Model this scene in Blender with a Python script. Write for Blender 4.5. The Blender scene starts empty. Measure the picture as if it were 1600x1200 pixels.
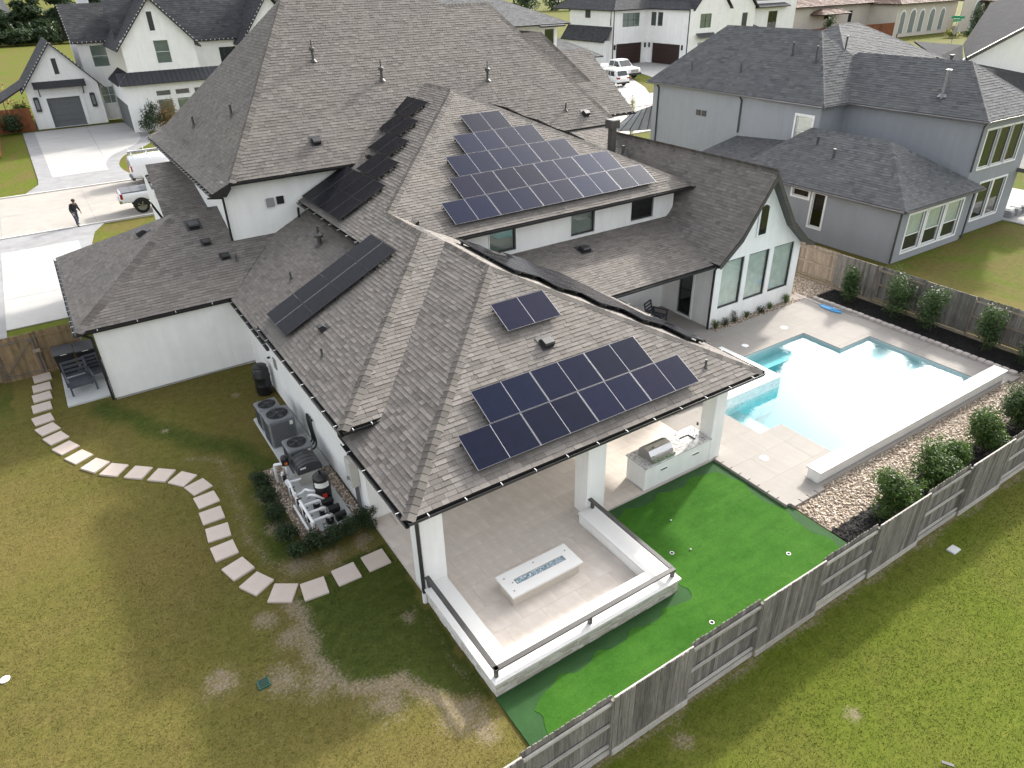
import bpy, bmesh, math, random
import numpy as np
from mathutils import Vector, Matrix

RND = random.Random(11)
scene = bpy.context.scene
COL = scene.collection
PI = math.pi

# ------------------------------------------------------------------ camera
CAM_H = 15.3
YAW, PITCH, ROLL = math.radians(32.43), math.radians(30.274), math.radians(1.408)
fwd = Vector((math.sin(YAW)*math.cos(PITCH), math.cos(YAW)*math.cos(PITCH), -math.sin(PITCH)))
rgt = Vector((math.cos(YAW), -math.sin(YAW), 0))
dwn = fwd.cross(rgt)
rgt2 = rgt*math.cos(ROLL) + dwn*math.sin(ROLL)
dwn2 = dwn*math.cos(ROLL) - rgt*math.sin(ROLL)
cam_data = bpy.data.cameras.new('camera')
cam_data.sensor_width = 36.0
cam_data.lens = 36.0*1104.37/1600.0
cam_data.clip_start = 0.1
cam_data.clip_end = 4000
cam = bpy.data.objects.new('camera', cam_data)
COL.objects.link(cam)
m = Matrix.Identity(4)
for i in range(3):
    m[i][0] = rgt2[i]; m[i][1] = -dwn2[i]; m[i][2] = -fwd[i]
m[2][3] = CAM_H
cam.matrix_world = m
scene.camera = cam

# ------------------------------------------------------------------ light
SUN_EL = math.radians(28.0)
SUN_AZ = math.radians(22.0)          # measured from +X towards +Y
sun_dir = Vector((math.cos(SUN_EL)*math.cos(SUN_AZ), math.cos(SUN_EL)*math.sin(SUN_AZ), math.sin(SUN_EL)))
world = bpy.data.worlds.new('World')
scene.world = world
world.use_nodes = True
wn = world.node_tree.nodes; wl = world.node_tree.links
for n in list(wn): wn.remove(n)
sky = wn.new('ShaderNodeTexSky'); sky.sky_type = 'NISHITA'; sky.sun_disc = False
sky.sun_elevation = SUN_EL
sky.sun_rotation = math.radians(90) - SUN_AZ     # nishita: 0 = +Y, clockwise
sky.air_density = 1.0; sky.dust_density = 4.0; sky.ozone_density = 1.0
bg = wn.new('ShaderNodeBackground'); bg.inputs['Strength'].default_value = 0.15
wo = wn.new('ShaderNodeOutputWorld')
hs = wn.new('ShaderNodeHueSaturation'); hs.inputs['Saturation'].default_value = 0.25      # thin bright haze
wl.new(sky.outputs['Color'], hs.inputs['Color']); wl.new(hs.outputs['Color'], bg.inputs['Color']); wl.new(bg.outputs['Background'], wo.inputs['Surface'])
sd = bpy.data.lights.new('sun', 'SUN'); sd.energy = 2.0; sd.angle = math.radians(3.0); sd.color = (1.0, 0.95, 0.87)
so = bpy.data.objects.new('sun', sd); COL.objects.link(so)
so.rotation_euler = (-sun_dir).to_track_quat('-Z', 'Y').to_euler()
vs = scene.view_settings
vs.view_transform = 'Standard'; vs.look = 'None'; vs.gamma = 1.0; vs.exposure = 1.66
vs.use_curve_mapping = False

# ------------------------------------------------------------------ materials
MATS = {}
class NT:
    def __init__(s, name):
        s.m = bpy.data.materials.new(name); s.m.use_nodes = True
        s.t = s.m.node_tree; s.n = s.t.nodes; s.l = s.t.links
        s.bsdf = s.n['Principled BSDF']; s.out = s.n['Material Output']
        s._co = None
    def new(s, typ, **kw):
        x = s.n.new('ShaderNode'+typ)
        for k, v in kw.items():
            if k.startswith('i_'):
                key = k[2:]
                key = int(key) if key.isdigit() else key.replace('_', ' ')
                x.inputs[key].default_value = v
            else: setattr(x, k, v)
        return x
    def link(s, a, b): s.l.new(a, b)
    @property
    def co(s):
        if s._co is None: s._co = s.new('TexCoord').outputs['Object']
        return s._co
    def noise(s, scale, detail=3, rough=.6, vec=None, dist=0):
        x = s.new('TexNoise'); x.inputs['Scale'].default_value = scale; x.inputs['Detail'].default_value = detail
        x.inputs['Roughness'].default_value = rough; x.inputs['Distortion'].default_value = dist
        s.link(vec or s.co, x.inputs['Vector']); return x.outputs['Fac']
    def ramp(s, fac, stops):
        x = s.new('ValToRGB'); e = x.color_ramp.elements
        while len(e) < len(stops): e.new(.5)
        for q, (p, c) in zip(e, stops):
            q.position = p; q.color = (c if isinstance(c, tuple) else (c, c, c)) + ((1,) if (not isinstance(c, tuple) or len(c) == 3) else ())
        s.link(fac, x.inputs['Fac']); return x.outputs['Color']
    def mix(s, fac, a, b, mode='MIX'):
        x = s.new('MixRGB', blend_type=mode)
        for sock, v in ((x.inputs['Fac'], fac), (x.inputs['Color1'], a), (x.inputs['Color2'], b)):
            if isinstance(v, (int, float)): sock.default_value = v
            elif isinstance(v, tuple): sock.default_value = v + (1,) if len(v) == 3 else v
            else: s.link(v, sock)
        return x.outputs['Color']
    def math(s, op, a, b=0.5):
        x = s.new('Math', operation=op)
        for sock, v in ((x.inputs[0], a), (x.inputs[1], b)):
            if isinstance(v, (int, float)): sock.default_value = v
            else: s.link(v, sock)
        return x.outputs[0]
    def attr(s, name): return s.new('Attribute', attribute_name=name).outputs['Fac']
    def rand(s): return s.new('ObjectInfo').outputs['Random']
    def scaled(s, sx, sy, sz):
        x = s.new('Mapping'); x.inputs['Scale'].default_value = (sx, sy, sz); s.link(s.co, x.inputs['Vector']); return x.outputs['Vector']
    def color(s, c):
        if isinstance(c, tuple): s.bsdf.inputs['Base Color'].default_value = c + (1,)
        else: s.link(c, s.bsdf.inputs['Base Color'])
    def bump(s, h, strength=.3, dist=.02):
        x = s.new('Bump'); x.inputs['Strength'].default_value = strength; x.inputs['Distance'].default_value = dist
        s.link(h, x.inputs['Height']); s.link(x.outputs['Normal'], s.bsdf.inputs['Normal'])
    def rough(s, r):
        if isinstance(r, (int, float)): s.bsdf.inputs['Roughness'].default_value = r
        else: s.link(r, s.bsdf.inputs['Roughness'])
    def metal(s, v): s.bsdf.inputs['Metallic'].default_value = v
    def spec(s, v): s.bsdf.inputs['Specular IOR Level'].default_value = v

def simple(name, c, rough=.6, var=.12, scale=3.0, metal=0, bump=0, bscale=40, obj_var=0.0, spec=.5):
    """painted / plastic / metal surface with soft mottling and optional fine relief"""
    t = NT(name); MATS[name] = t.m
    f = t.noise(scale, 4, .6)
    dark = tuple(x*(1-var) for x in c); lite = tuple(min(1, x*(1+var)) for x in c)
    col = t.ramp(f, [(.3, dark), (.7, lite)])
    if obj_var:
        r = t.ramp(t.rand(), [(0, (1-obj_var,)*3), (1, (1+obj_var,)*3)])
        col = t.mix(1.0, col, r, 'MULTIPLY')
    t.color(col); t.rough(rough); t.metal(metal); t.spec(spec)
    if bump: t.bump(t.noise(bscale, 3, .7), bump, .01)
    return t.m

def shingle_mat(name, cdark, cmid, clite, single=False):
    t = NT(name); MATS[name] = t.m
    src = t.rand() if single else t.attr('tint')
    c = t.ramp(src, [(0, cdark), (.5, cmid), (1, clite)])
    g = t.noise(60, 2, .8)
    c = t.mix(.55, c, t.ramp(g, [(.3, (.62,)*3), (.7, (1.25,)*3)]), 'MULTIPLY')
    big = t.noise(.35, 3, .6)
    c = t.mix(.5, c, t.ramp(big, [(.3, (.82, .82, .84)), (.7, (1.1, 1.08, 1.03))]), 'MULTIPLY')
    t.color(c); t.rough(.92); t.spec(.25)
    t.bump(t.noise(90, 2, .8), .35, .006)
    return t.m

shingle_mat('shingle_brown', (.130, .118, .107), (.176, .160, .146), (.218, .199, .183))
shingle_mat('shingle_brown_single', (.130, .118, .107), (.176, .160, .146), (.218, .199, .183), True)
shingle_mat('shingle_cap', (.095, .086, .078), (.130, .118, .107), (.165, .150, .137), True)
shingle_mat('shingle_cap_joined', (.095, .086, .078), (.130, .118, .107), (.165, .150, .137))
shingle_mat('shingle_grey', (.080, .082, .085), (.112, .114, .118), (.145, .148, .152))
shingle_mat('shingle_black', (.035, .036, .040), (.052, .053, .058), (.075, .077, .083))
simple('shingle_under', (.10, .095, .09), .95, .2)

def stucco(name, c, wear=.07):
    t = NT(name); MATS[name] = t.m
    f = t.noise(.9, 5, .65)
    col = t.ramp(f, [(.25, tuple(x*(1-wear) for x in c)), (.75, c)])
    st = t.noise(2.2, 4, .7, t.scaled(1.2, 1.2, .12))
    col = t.mix(.6, col, t.ramp(st, [(.35, (.90, .90, .885)), (.6, (1, 1, 1))]), 'MULTIPLY')
    t.color(col); t.rough(.9); t.spec(.25); t.bump(t.noise(55, 4, .7), .18, .01)
    return t.m
stucco('stucco_white', (.86, .855, .835), .10)
stucco('stucco_grey', (.295, .31, .335))
stucco('stucco_beige', (.58, .53, .46))
simple('white_trim', (.80, .80, .79), .5, .04)
simple('dark_bronze', (.020, .019, .019), .45, .2, metal=.2)
simple('black_metal', (.028, .027, .028), .45, .25)
simple('rail_metal', (.062, .058, .055), .5, .15)
simple('soffit', (.72, .71, .69), .8, .05)
simple('concrete_foot', (.36, .35, .33), .9, .2, bump=.3)
simple('clip_white', (.60, .60, .60), .5, .05)

def glass(name, tint=(.55, .68, .62), rough=.02, gain=.12):
    t = NT(name); MATS[name] = t.m
    t.n.remove(t.bsdf)
    lw = t.new('LayerWeight'); lw.inputs['Blend'].default_value = .5
    fr = t.math('ADD', t.math('MULTIPLY', t.math('POWER', lw.outputs['Facing'], 5.0), .94), .05)
    wob = t.new('Bump'); wob.inputs['Strength'].default_value = .015; wob.inputs['Distance'].default_value = .05
    t.link(t.noise(1.5, 2), wob.inputs['Height'])
    tr = t.new('BsdfTransparent'); tr.inputs['Color'].default_value = tint + (1,)
    gl = t.new('BsdfGlossy'); gl.inputs['Roughness'].default_value = rough
    t.link(wob.outputs['Normal'], gl.inputs['Normal'])
    f2 = t.math('ADD', fr, gain)
    mx = t.new('MixShader'); t.link(f2, mx.inputs['Fac']); t.link(tr.outputs[0], mx.inputs[1]); t.link(gl.outputs[0], mx.inputs[2])
    t.link(mx.outputs[0], t.out.inputs['Surface'])
    return t.m
glass('pane_glass', (.94, .97, .955), gain=.04)
glass('pane_dark', (.5, .56, .54), gain=.05)
simple('room_dark', (.012, .013, .014), .9, .3)
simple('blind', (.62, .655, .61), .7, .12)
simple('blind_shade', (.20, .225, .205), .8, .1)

# ------------------------------------------------------------------ mesh builder
class MB:
    def __init__(s): s.v = []; s.f = []; s.t = []; s.cur = .5; s.sm = []; s.smooth = False
    def add(s, vs, fs, tint=None):
        b = len(s.v); s.v.extend([tuple(q) for q in vs])
        tt = s.cur if tint is None else tint
        for f in fs:
            s.f.append([b+i for i in f]); s.t.append(tt); s.sm.append(s.smooth)
    def quad(s, a, b, c, d, tint=None): s.add([a, b, c, d], [(0, 1, 2, 3)], tint)
    def poly(s, pts, tint=None): s.add(pts, [tuple(range(len(pts)))], tint)
    def box(s, x0, x1, y0, y1, z0, z1, tint=None):
        s.add([(x0,y0,z0),(x1,y0,z0),(x1,y1,z0),(x0,y1,z0),(x0,y0,z1),(x1,y0,z1),(x1,y1,z1),(x0,y1,z1)],
              [(0,3,2,1),(4,5,6,7),(0,1,5,4),(1,2,6,5),(2,3,7,6),(3,0,4,7)], tint)
    def cbox(s, x0, x1, y0, y1, z0, z1, b=.02, tint=None):
        """box with chamfered vertical and top edges"""
        def ring(x0, x1, y0, y1, z, c): return [(x0+c,y0,z),(x1-c,y0,z),(x1,y0+c,z),(x1,y1-c,z),(x1-c,y1,z),(x0+c,y1,z),(x0,y1-c,z),(x0,y0+c,z)]
        r0 = ring(x0,x1,y0,y1,z0,b); r1 = ring(x0,x1,y0,y1,z1-b,b); r2 = ring(x0+b,x1-b,y0+b,y1-b,z1,b*.6)
        fs = [(7,6,5,4,3,2,1,0)]
        for k in (0, 8):
            for i in range(8): fs.append((k+i, k+(i+1)%8, k+8+(i+1)%8, k+8+i))
        fs.append(tuple(range(16, 24)))
        s.add(r0+r1+r2, fs, tint)
    def mbox(s, M, sx, sy, sz, tint=None, base=False):
        """box centred on M (or standing on it when base)"""
        z0, z1 = (0, sz) if base else (-sz/2, sz/2)
        P = [M @ Vector((x, y, z)) for z in (z0, z1) for x, y in ((-sx/2,-sy/2),(sx/2,-sy/2),(sx/2,sy/2),(-sx/2,sy/2))]
        s.add(P, [(0,3,2,1),(4,5,6,7),(0,1,5,4),(1,2,6,5),(2,3,7,6),(3,0,4,7)], tint)
    def bar(s, a, b, w, h, up=(0,0,1), tint=None):
        """rectangular bar from a to b"""
        a = Vector(a); b = Vector(b); d = (b-a).normalized(); u = Vector(up)
        r = d.cross(u)
        if r.length < 1e-4: r = d.cross(Vector((1,0,0)))
        r.normalize(); u = r.cross(d)
        P = []
        for p in (a, b):
            for i, j in ((-1,-1),(1,-1),(1,1),(-1,1)): P.append(p + r*(i*w/2) + u*(j*h/2))
        s.add(P, [(3,2,1,0),(4,5,6,7),(0,1,5,4),(1,2,6,5),(2,3,7,6),(3,0,4,7)], tint)
    def prism(s, pts, z0, z1, tint=None, bottom=True):
        n = len(pts)
        vs = [(p[0],p[1],z0) for p in pts]+[(p[0],p[1],z1) for p in pts]
        fs = [tuple(range(n, 2*n))]
        if bottom: fs.append(tuple(reversed(range(n))))
        for i in range(n): fs.append((i, (i+1)%n, n+(i+1)%n, n+i))
        s.add(vs, fs, tint)
    def slab(s, pts, thick, tint=None, axis=(0,0,-1)):
        """extrude a planar polygon along axis*thick"""
        n = len(pts); ax = Vector(axis)*thick
        vs = [Vector(p) for p in pts]+[Vector(p)+ax for p in pts]
        fs = [tuple(range(n)), tuple(reversed(range(n, 2*n)))]
        for i in range(n): fs.append((i, n+i, n+(i+1)%n, (i+1)%n))
        s.add(vs, fs, tint)
    def cyl(s, p0, p1, r0, r1=None, n=12, caps=True, tint=None):
        r1 = r0 if r1 is None else r1
        p0 = Vector(p0); p1 = Vector(p1); d = (p1-p0).normalized()
        a = d.orthogonal().normalized(); b = d.cross(a)
        vs = []
        for p, r in ((p0, r0), (p1, r1)):
            for i in range(n):
                t = 2*PI*i/n; vs.append(p + a*(r*math.cos(t)) + b*(r*math.sin(t)))
        sm = s.smooth; s.smooth = True
        s.add(vs, [(i, (i+1)%n, n+(i+1)%n, n+i) for i in range(n)], tint)
        s.smooth = sm
        if caps:
            s.add(vs[:n], [tuple(reversed(range(n)))], tint); s.add(vs[n:], [tuple(range(n))], tint)
    def tube(s, path, r, n=8, tint=None):
        path = [Vector(p) for p in path]; rings = []
        for i, p in enumerate(path):
            d = (path[min(i+1, len(path)-1)] - path[max(i-1, 0)]).normalized()
            a = d.cross(Vector((0,0,1)))
            if a.length < .05: a = d.cross(Vector((0,1,0)))
            a.normalize(); b = d.cross(a)
            rr = r[i] if isinstance(r, (list, tuple)) else r
            rings.append([p + a*(rr*math.cos(2*PI*k/n)) + b*(rr*math.sin(2*PI*k/n)) for k in range(n)])
        vs = [q for g in rings for q in g]; fs = []
        for i in range(len(path)-1):
            for k in range(n): fs.append((i*n+k, i*n+(k+1)%n, (i+1)*n+(k+1)%n, (i+1)*n+k))
        sm = s.smooth; s.smooth = True; s.add(vs, fs, tint); s.smooth = sm
        s.add(rings[0], [tuple(reversed(range(n)))], tint); s.add(rings[-1], [tuple(range(n))], tint)
    def lathe(s, prof, c=(0,0,0), n=20, tint=None, cap=True):
        vs = []; cx, cy, cz = c
        for r, z in prof:
            for k in range(n): vs.append((cx+r*math.cos(2*PI*k/n), cy+r*math.sin(2*PI*k/n), cz+z))
        fs = []
        for i in range(len(prof)-1):
            for k in range(n): fs.append((i*n+k, i*n+(k+1)%n, (i+1)*n+(k+1)%n, (i+1)*n+k))
        sm = s.smooth; s.smooth = True; s.add(vs, fs, tint); s.smooth = sm
        if cap:
            s.add(vs[:n], [tuple(reversed(range(n)))], tint); s.add(vs[-n:], [tuple(range(n))], tint)
    def mesh(s, name, mat):
        me = bpy.data.meshes.new(name)
        me.from_pydata(s.v, [], s.f)
        if len(set(s.t)) > 1 or s.t[0] != .5:
            at = me.attributes.new('tint', 'FLOAT', 'FACE'); at.data.foreach_set('value', np.array(s.t, dtype=np.float32))
        if any(s.sm): me.polygons.foreach_set('use_smooth', s.sm)
        if mat: me.materials.append(MATS[mat])
        me.update(); return me

# ------------------------------------------------------------------ objects
def _off(parent):
    o = Vector((0,0,0)); p = parent
    while p is not None: o += p.location; p = p.parent
    return o
def link(name, me, parent=None, local=False):
    o = bpy.data.objects.new(name, me); COL.objects.link(o)
    if parent is not None:
        o.parent = parent
        if not local: o.location = -_off(parent)
    return o
def part(name, mb, mat, parent, local=False, label=None, kind=None):
    o = link(name, mb.mesh(name, mat), parent, local)
    if label: o['label'] = label
    if kind: o['kind'] = kind
    return o
def tag(o, label, cat, group=None):
    o['label'] = label; o['category'] = cat
    if group: o['group'] = group
    return o
LABELS = {}
def thing(name, label, cat, loc=(0,0,0), rz=0, group=None):
    o = bpy.data.objects.new(name, None); COL.objects.link(o); o.empty_display_size = .2
    o.location = loc; o.rotation_euler = (0, 0, rz)
    return tag(o, label, cat, group)
def single(name, mb, mat, label, cat, loc=None, group=None):
    """a thing that is one mesh, its origin at loc (mesh given in world coordinates)"""
    o = link(name, mb.mesh(name, mat))
    if loc is not None:
        o.data.transform(Matrix.Translation(-Vector(loc))); o.location = loc
    return tag(o, label, cat, group)
def struct(name, mb, mat):
    o = link(name, mb.mesh(name, mat)); o['kind'] = 'structure'; return o
def stuff(name, mb, mat, label, cat):
    o = link(name, mb.mesh(name, mat)); tag(o, label, cat); o['kind'] = 'stuff'; return o
def copy_tree(o, parent=None, loc=None, rz=None, label=None, group=None):
    c = o.copy(); COL.objects.link(c); c.parent = parent
    if loc is not None: c.location = loc
    if rz is not None: c.rotation_euler = (0, 0, rz)
    if label: c['label'] = label
    if group: c['group'] = group
    for ch in list(o.children): copy_tree(ch, c)
    return c
def rect_minus(rect, holes):
    """cells of an axis aligned rectangle with rectangular holes removed"""
    x0, x1, y0, y1 = rect
    xs = sorted({x0, x1, *[min(max(h[i], x0), x1) for h in holes for i in (0, 1)]})
    ys = sorted({y0, y1, *[min(max(h[i], y0), y1) for h in holes for i in (2, 3)]})
    out = []
    for a, b in zip(xs, xs[1:]):
        for c, d in zip(ys, ys[1:]):
            mx, my = (a+b)/2, (c+d)/2
            if not any(h[0] < mx < h[1] and h[2] < my < h[3] for h in holes): out.append((a, b, c, d))
    return out
# ------------------------------------------------------------------ building kit
def PX(x0, z0, p): return (z0-p*x0, p, 0)
def PY(y0, z0, p): return (z0-p*y0, 0, p)
def I3(*pl):
    A = []; b = []
    for q in pl:
        if isinstance(q[0], str): A.append([float(q[0] == c) for c in 'xyz']); b.append(q[1])
        else: A.append([-q[1], -q[2], 1]); b.append(q[0])
    return Vector(np.linalg.solve(np.array(A, float), np.array(b, float)))
def onp(pl, x, y, d=0): return Vector((x, y, pl[0]+pl[1]*x+pl[2]*y+d))

def clip_convex(poly, win):
    """Sutherland-Hodgman, both counter-clockwise, 2-D"""
    out = poly
    n = len(win)
    for i in range(n):
        ax, ay = win[i]; bx, by = win[(i+1) % n]
        ex, ey = bx-ax, by-ay
        inp = out; out = []
        if not inp: return []
        px, py = inp[-1]; pd = ex*(py-ay)-ey*(px-ax)
        for qx, qy in inp:
            qd = ex*(qy-ay)-ey*(qx-ax)
            if qd >= -1e-9:
                if pd < -1e-9:
                    t = pd/(pd-qd); out.append((px+(qx-px)*t, py+(qy-py)*t))
                out.append((qx, qy))
            elif pd >= -1e-9:
                t = pd/(pd-qd); out.append((px+(qx-px)*t, py+(qy-py)*t))
            px, py, pd = qx, qy, qd
    return out

SINGLES = []          # candidate single shingles: (distance, matrix, width, thick)
TABW = (.22, .29, .37)
def frame_of(poly):
    p = [Vector(q) for q in poly]
    n = Vector((0,0,0))
    for i in range(len(p)): n += (p[i]-p[0]).cross(p[(i+1) % len(p)]-p[0])
    n.normalize()
    if n.z < 0: n = -n
    u = Vector((0,0,1)).cross(n).normalized() if abs(n.z) < .9999 else Vector((1,0,0))
    v = n.cross(u)
    return u, v, n
def shingle_plane(mb, polys, expo=.158, seed=0, thick=(.009, .018), cand=None, covered=(), lift=.004, wscale=1.0):
    """cover convex planar polygons (all in one plane) with overlapping tabs"""
    rnd = random.Random(seed)
    u, v, n = frame_of(polys[0])
    allp = [Vector(q) for P in polys for q in P]
    O = min(allp, key=lambda q: q.dot(v))
    wins = []
    for P in polys:
        w = [((Vector(q)-O).dot(u), (Vector(q)-O).dot(v)) for q in P]
        ar = sum(w[i][0]*w[(i+1) % len(w)][1]-w[(i+1) % len(w)][0]*w[i][1] for i in range(len(w)))
        wins.append(w if ar > 0 else w[::-1])
    smin = min(q[0] for w in wins for q in w); smax = max(q[0] for w in wins for q in w); tmax = max(q[1] for w in wins for q in w)
    row = 0; t0 = 0.0
    while t0 < tmax-1e-4:
        t1 = t0+expo*1.02
        s0 = smin - rnd.random()*.5
        while s0 < smax:
            w_ = rnd.choice(TABW)*wscale; s1 = s0+w_-.006
            th = thick[0] if rnd.random() < .5 else thick[1]
            tint = min(1, max(0, rnd.gauss(.5, .19)))
            rect = [(s0, t0), (s1, t0), (s1, t1), (s0, t1)]
            for w in wins:
                c = clip_convex(rect, w)
                if len(c) < 3: continue
                full = len(c) == 4 and all(abs(c[i][0]-rect[i][0])+abs(c[i][1]-rect[i][1]) < 1e-6 for i in range(4))
                if cand is not None and full:
                    ctr = O+u*((s0+s1)/2)+v*((t0+t1)/2)
                    if not any(a <= ctr.x <= b and c_ <= ctr.y <= d for a, b, c_, d in covered):
                        M = Matrix(((u.x, v.x, n.x, 0), (u.y, v.y, n.y, 0), (u.z, v.z, n.z, 0), (0, 0, 0, 1)))
                        M.translation = O+u*s0+v*t0+n*lift
                        cand.append(((ctr-Vector((0, 0, CAM_H))).length, M, w_, th, (mb, c, O, u, v, n, t0, th, expo, lift, tint)))
                        continue
                emit_tab(mb, c, O, u, v, n, t0, th, expo, lift, tint)
            s0 += w_
        t0 += expo; row += 1
def emit_tab(mb, c, O, u, v, n, t0, th, expo, lift, tint):
    k = len(c); top = []; bot = []
    for s_, t_ in c:
        h = th*(1-(t_-t0)/(expo*1.02))+lift
        p = O+u*s_+v*t_
        top.append(p+n*h); bot.append(p+n*(lift-.003))
    fs = [tuple(range(k))]
    for i in range(k):
        j = (i+1) % k
        if c[i][1] < t0+expo*.9 or c[j][1] < t0+expo*.9: fs.append((i, k+i, k+j, j))
    mb.add(top+bot, fs, tint)
TABMESH = {}
def tab_mesh(w, th, expo, mat):
    key = (w, th, mat)
    if key not in TABMESH:
        b = MB(); emit_tab(b, [(0, 0), (w-.006, 0), (w-.006, expo*1.02), (0, expo*1.02)], Vector((0,0,0)), Vector((1,0,0)), Vector((0,1,0)), Vector((0,0,1)), 0, th, expo, 0, .5)
        TABMESH[key] = b.mesh('shingle', mat)
    return TABMESH[key]

def roof_part(parent, polys, mat, seed, expo=.158, thick=.16, shingles=True, cand=None, covered=(), tabthick=(.009, .018), fascia='dark_bronze', name='roof', wscale=1.0, stuffed=True):
    """deck slab (the part) with its shingles as a child"""
    b = MB()
    for P in polys: b.slab(P, thick)
    deck = part(name, b, 'shingle_under' if fascia is None else fascia, parent)
    sb = MB()
    shingle_plane(sb, polys, expo, seed, cand=cand, covered=covered, thick=tabthick, wscale=wscale)
    return deck, sb, mat
def close_roof(deck, sb, mat):
    if sb.f: part('shingle_courses', sb, mat, deck, kind='stuff')

def cap_run(parent, a, b, n1, n2, mat, spacing=.24, width=.21, singles=True, thick=.02, rise=.014):
    """overlapping cap shingles from a (low end) to b along a hip or ridge; n1, n2 are the two slope normals"""
    a = Vector(a); b = Vector(b); d = (b-a); L = d.length; d.normalize()
    def side(nn):
        s_ = nn.cross(d)
        if s_.z > 0: s_ = -s_
        if abs(s_.z) < 1e-3: s_ = nn.cross(d)
        return s_.normalized()
    s1 = side(n1); s2 = side(n2)
    if s1.dot(s2) > .3: s2 = -s2
    up = (n1+n2).normalized()
    mb = MB()
    def cap(bld, P, tint=.5):
        # low end raised, high end tucked under the next cap
        rows = []
        for t, h in ((0, thick), (spacing*1.35, rise*.4)):
            c = P+d*t+up*(h+.012)
            rows.append([c+s1*width-up*.012, c+s1*width*.45-up*.002, c+up*.006, c+s2*width*.45-up*.002, c+s2*width-up*.012])
        base = [q-up*(thick*.9) for q in rows[0]]
        vs = rows[0]+rows[1]+base
        fs = []
        for i in range(4): fs.append((i, i+1, 6+i, 5+i)); fs.append((10+i, 11+i, i+1, i))
        fs.append((0, 5, 10)); fs.append((4, 14, 9))
        bld.add(vs, fs, tint)
    n = max(1, int(L/spacing))
    if singles:
        cap(mb, Vector((0,0,0))); me = mb.mesh('ridge_cap', mat)
        for i in range(n):
            o = link('ridge_cap', me, parent); o.location = o.location + a + d*(i*spacing)
    else:
        rnd = random.Random(int(L*1000))
        for i in range(n): cap(mb, a+d*(i*spacing), rnd.random())
        part('ridge_caps', mb, mat, parent, kind='stuff')

def gutter(parent, a, b, out, w=.13, h=.12, clip_gap=0.0, mat='dark_bronze', clip='clip_white', drop=.02):
    """open channel below the eave from a to b, out = outward unit vector"""
    a = Vector(a)-Vector((0,0,drop)); b = Vector(b)-Vector((0,0,drop)); o = Vector(out).normalized(); Z = Vector((0,0,1)); t = .014
    mb = MB()
    prof = [(0, 0), (0, -h), (w*.72, -h), (w, -h*.45), (w, .0), (w-t, .0), (w-t, -h*.42), (w*.70, -h+t), (t, -h+t), (t, 0)]
    vs = [p+o*x+Z*z for p in (a, b) for x, z in prof]; k = len(prof)
    fs = [(i, (i+1) % k, k+(i+1) % k, k+i) for i in range(k)] + [tuple(range(k)), tuple(reversed(range(k, 2*k)))]
    mb.add(vs, fs)
    g = part('gutter', mb, mat, parent)
    if clip_gap:
        L = (b-a).length; d = (b-a).normalized(); n = max(1, int(L/clip_gap))
        cm = MB(); cm.mbox(Matrix.Identity(4), .03, .03, .03)
        cb = MB(); q = o*(w-.01)
        cb.bar(o*.02+Z*.010, o*(w+.006)+Z*.010, .022, .010); cb.bar(o*(w+.006)+Z*.012, o*(w+.006)-Z*.03, .022, .010, up=o)
        me = cb.mesh('gutter_clip', clip)
        for i in range(n):
            c = link('gutter_clip', me, g); c.location = c.location + a + d*((i+.5)*L/n)
    return g
def downspout(parent, pts, mat='dark_bronze', w=.09):
    mb = MB()
    for p, q in zip(pts, pts[1:]): mb.bar(p, q, w, w*.75, up=(0,0,1) if abs(Vector(q).z-Vector(p).z) < .3*(Vector(q)-Vector(p)).length else (0,1,0))
    return part('downspout', mb, mat, parent)

def wall(parent, p0, p1, z0, z1, openings=(), mat='stucco_white', thick=.22, reveal=.13, name='wall', z1b=None, foot=None):
    """straight wall from p0 to p1 (plan), outside on the right-hand side when walking p0->p1; openings (u0,u1,za,zb)"""
    p0 = Vector((p0[0], p0[1], 0)); p1 = Vector((p1[0], p1[1], 0)); L = (p1-p0).length; d = (p1-p0)/L
    n = Vector((d.y, -d.x, 0)); Z = Vector((0,0,1))
    mb = MB()
    def P(u, z, off=0): return p0+d*u+Z*z-n*off
    for a, b, c, e in rect_minus((0, L, z0, z1), [(o[0], o[1], o[2], o[3]) for o in openings]):
        mb.quad(P(a, c), P(b, c), P(b, e), P(a, e))
    for o in openings:
        a, b, c, e = o[:4]
        mb.quad(P(a, c), P(a, c, reveal), P(b, c, reveal), P(b, c)); mb.quad(P(a, e), P(b, e), P(b, e, reveal), P(a, e, reveal))
        mb.quad(P(a, c), P(a, e), P(a, e, reveal), P(a, c, reveal)); mb.quad(P(b, c), P(b, c, reveal), P(b, e, reveal), P(b, e))
    # inner skin, ends, top
    mb.quad(P(0, z0, thick), P(0, z1, thick), P(L, z1, thick), P(L, z0, thick)) if not openings else None
    w = part(name, mb, mat, parent)
    return w, (p0, d, n)
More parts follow.
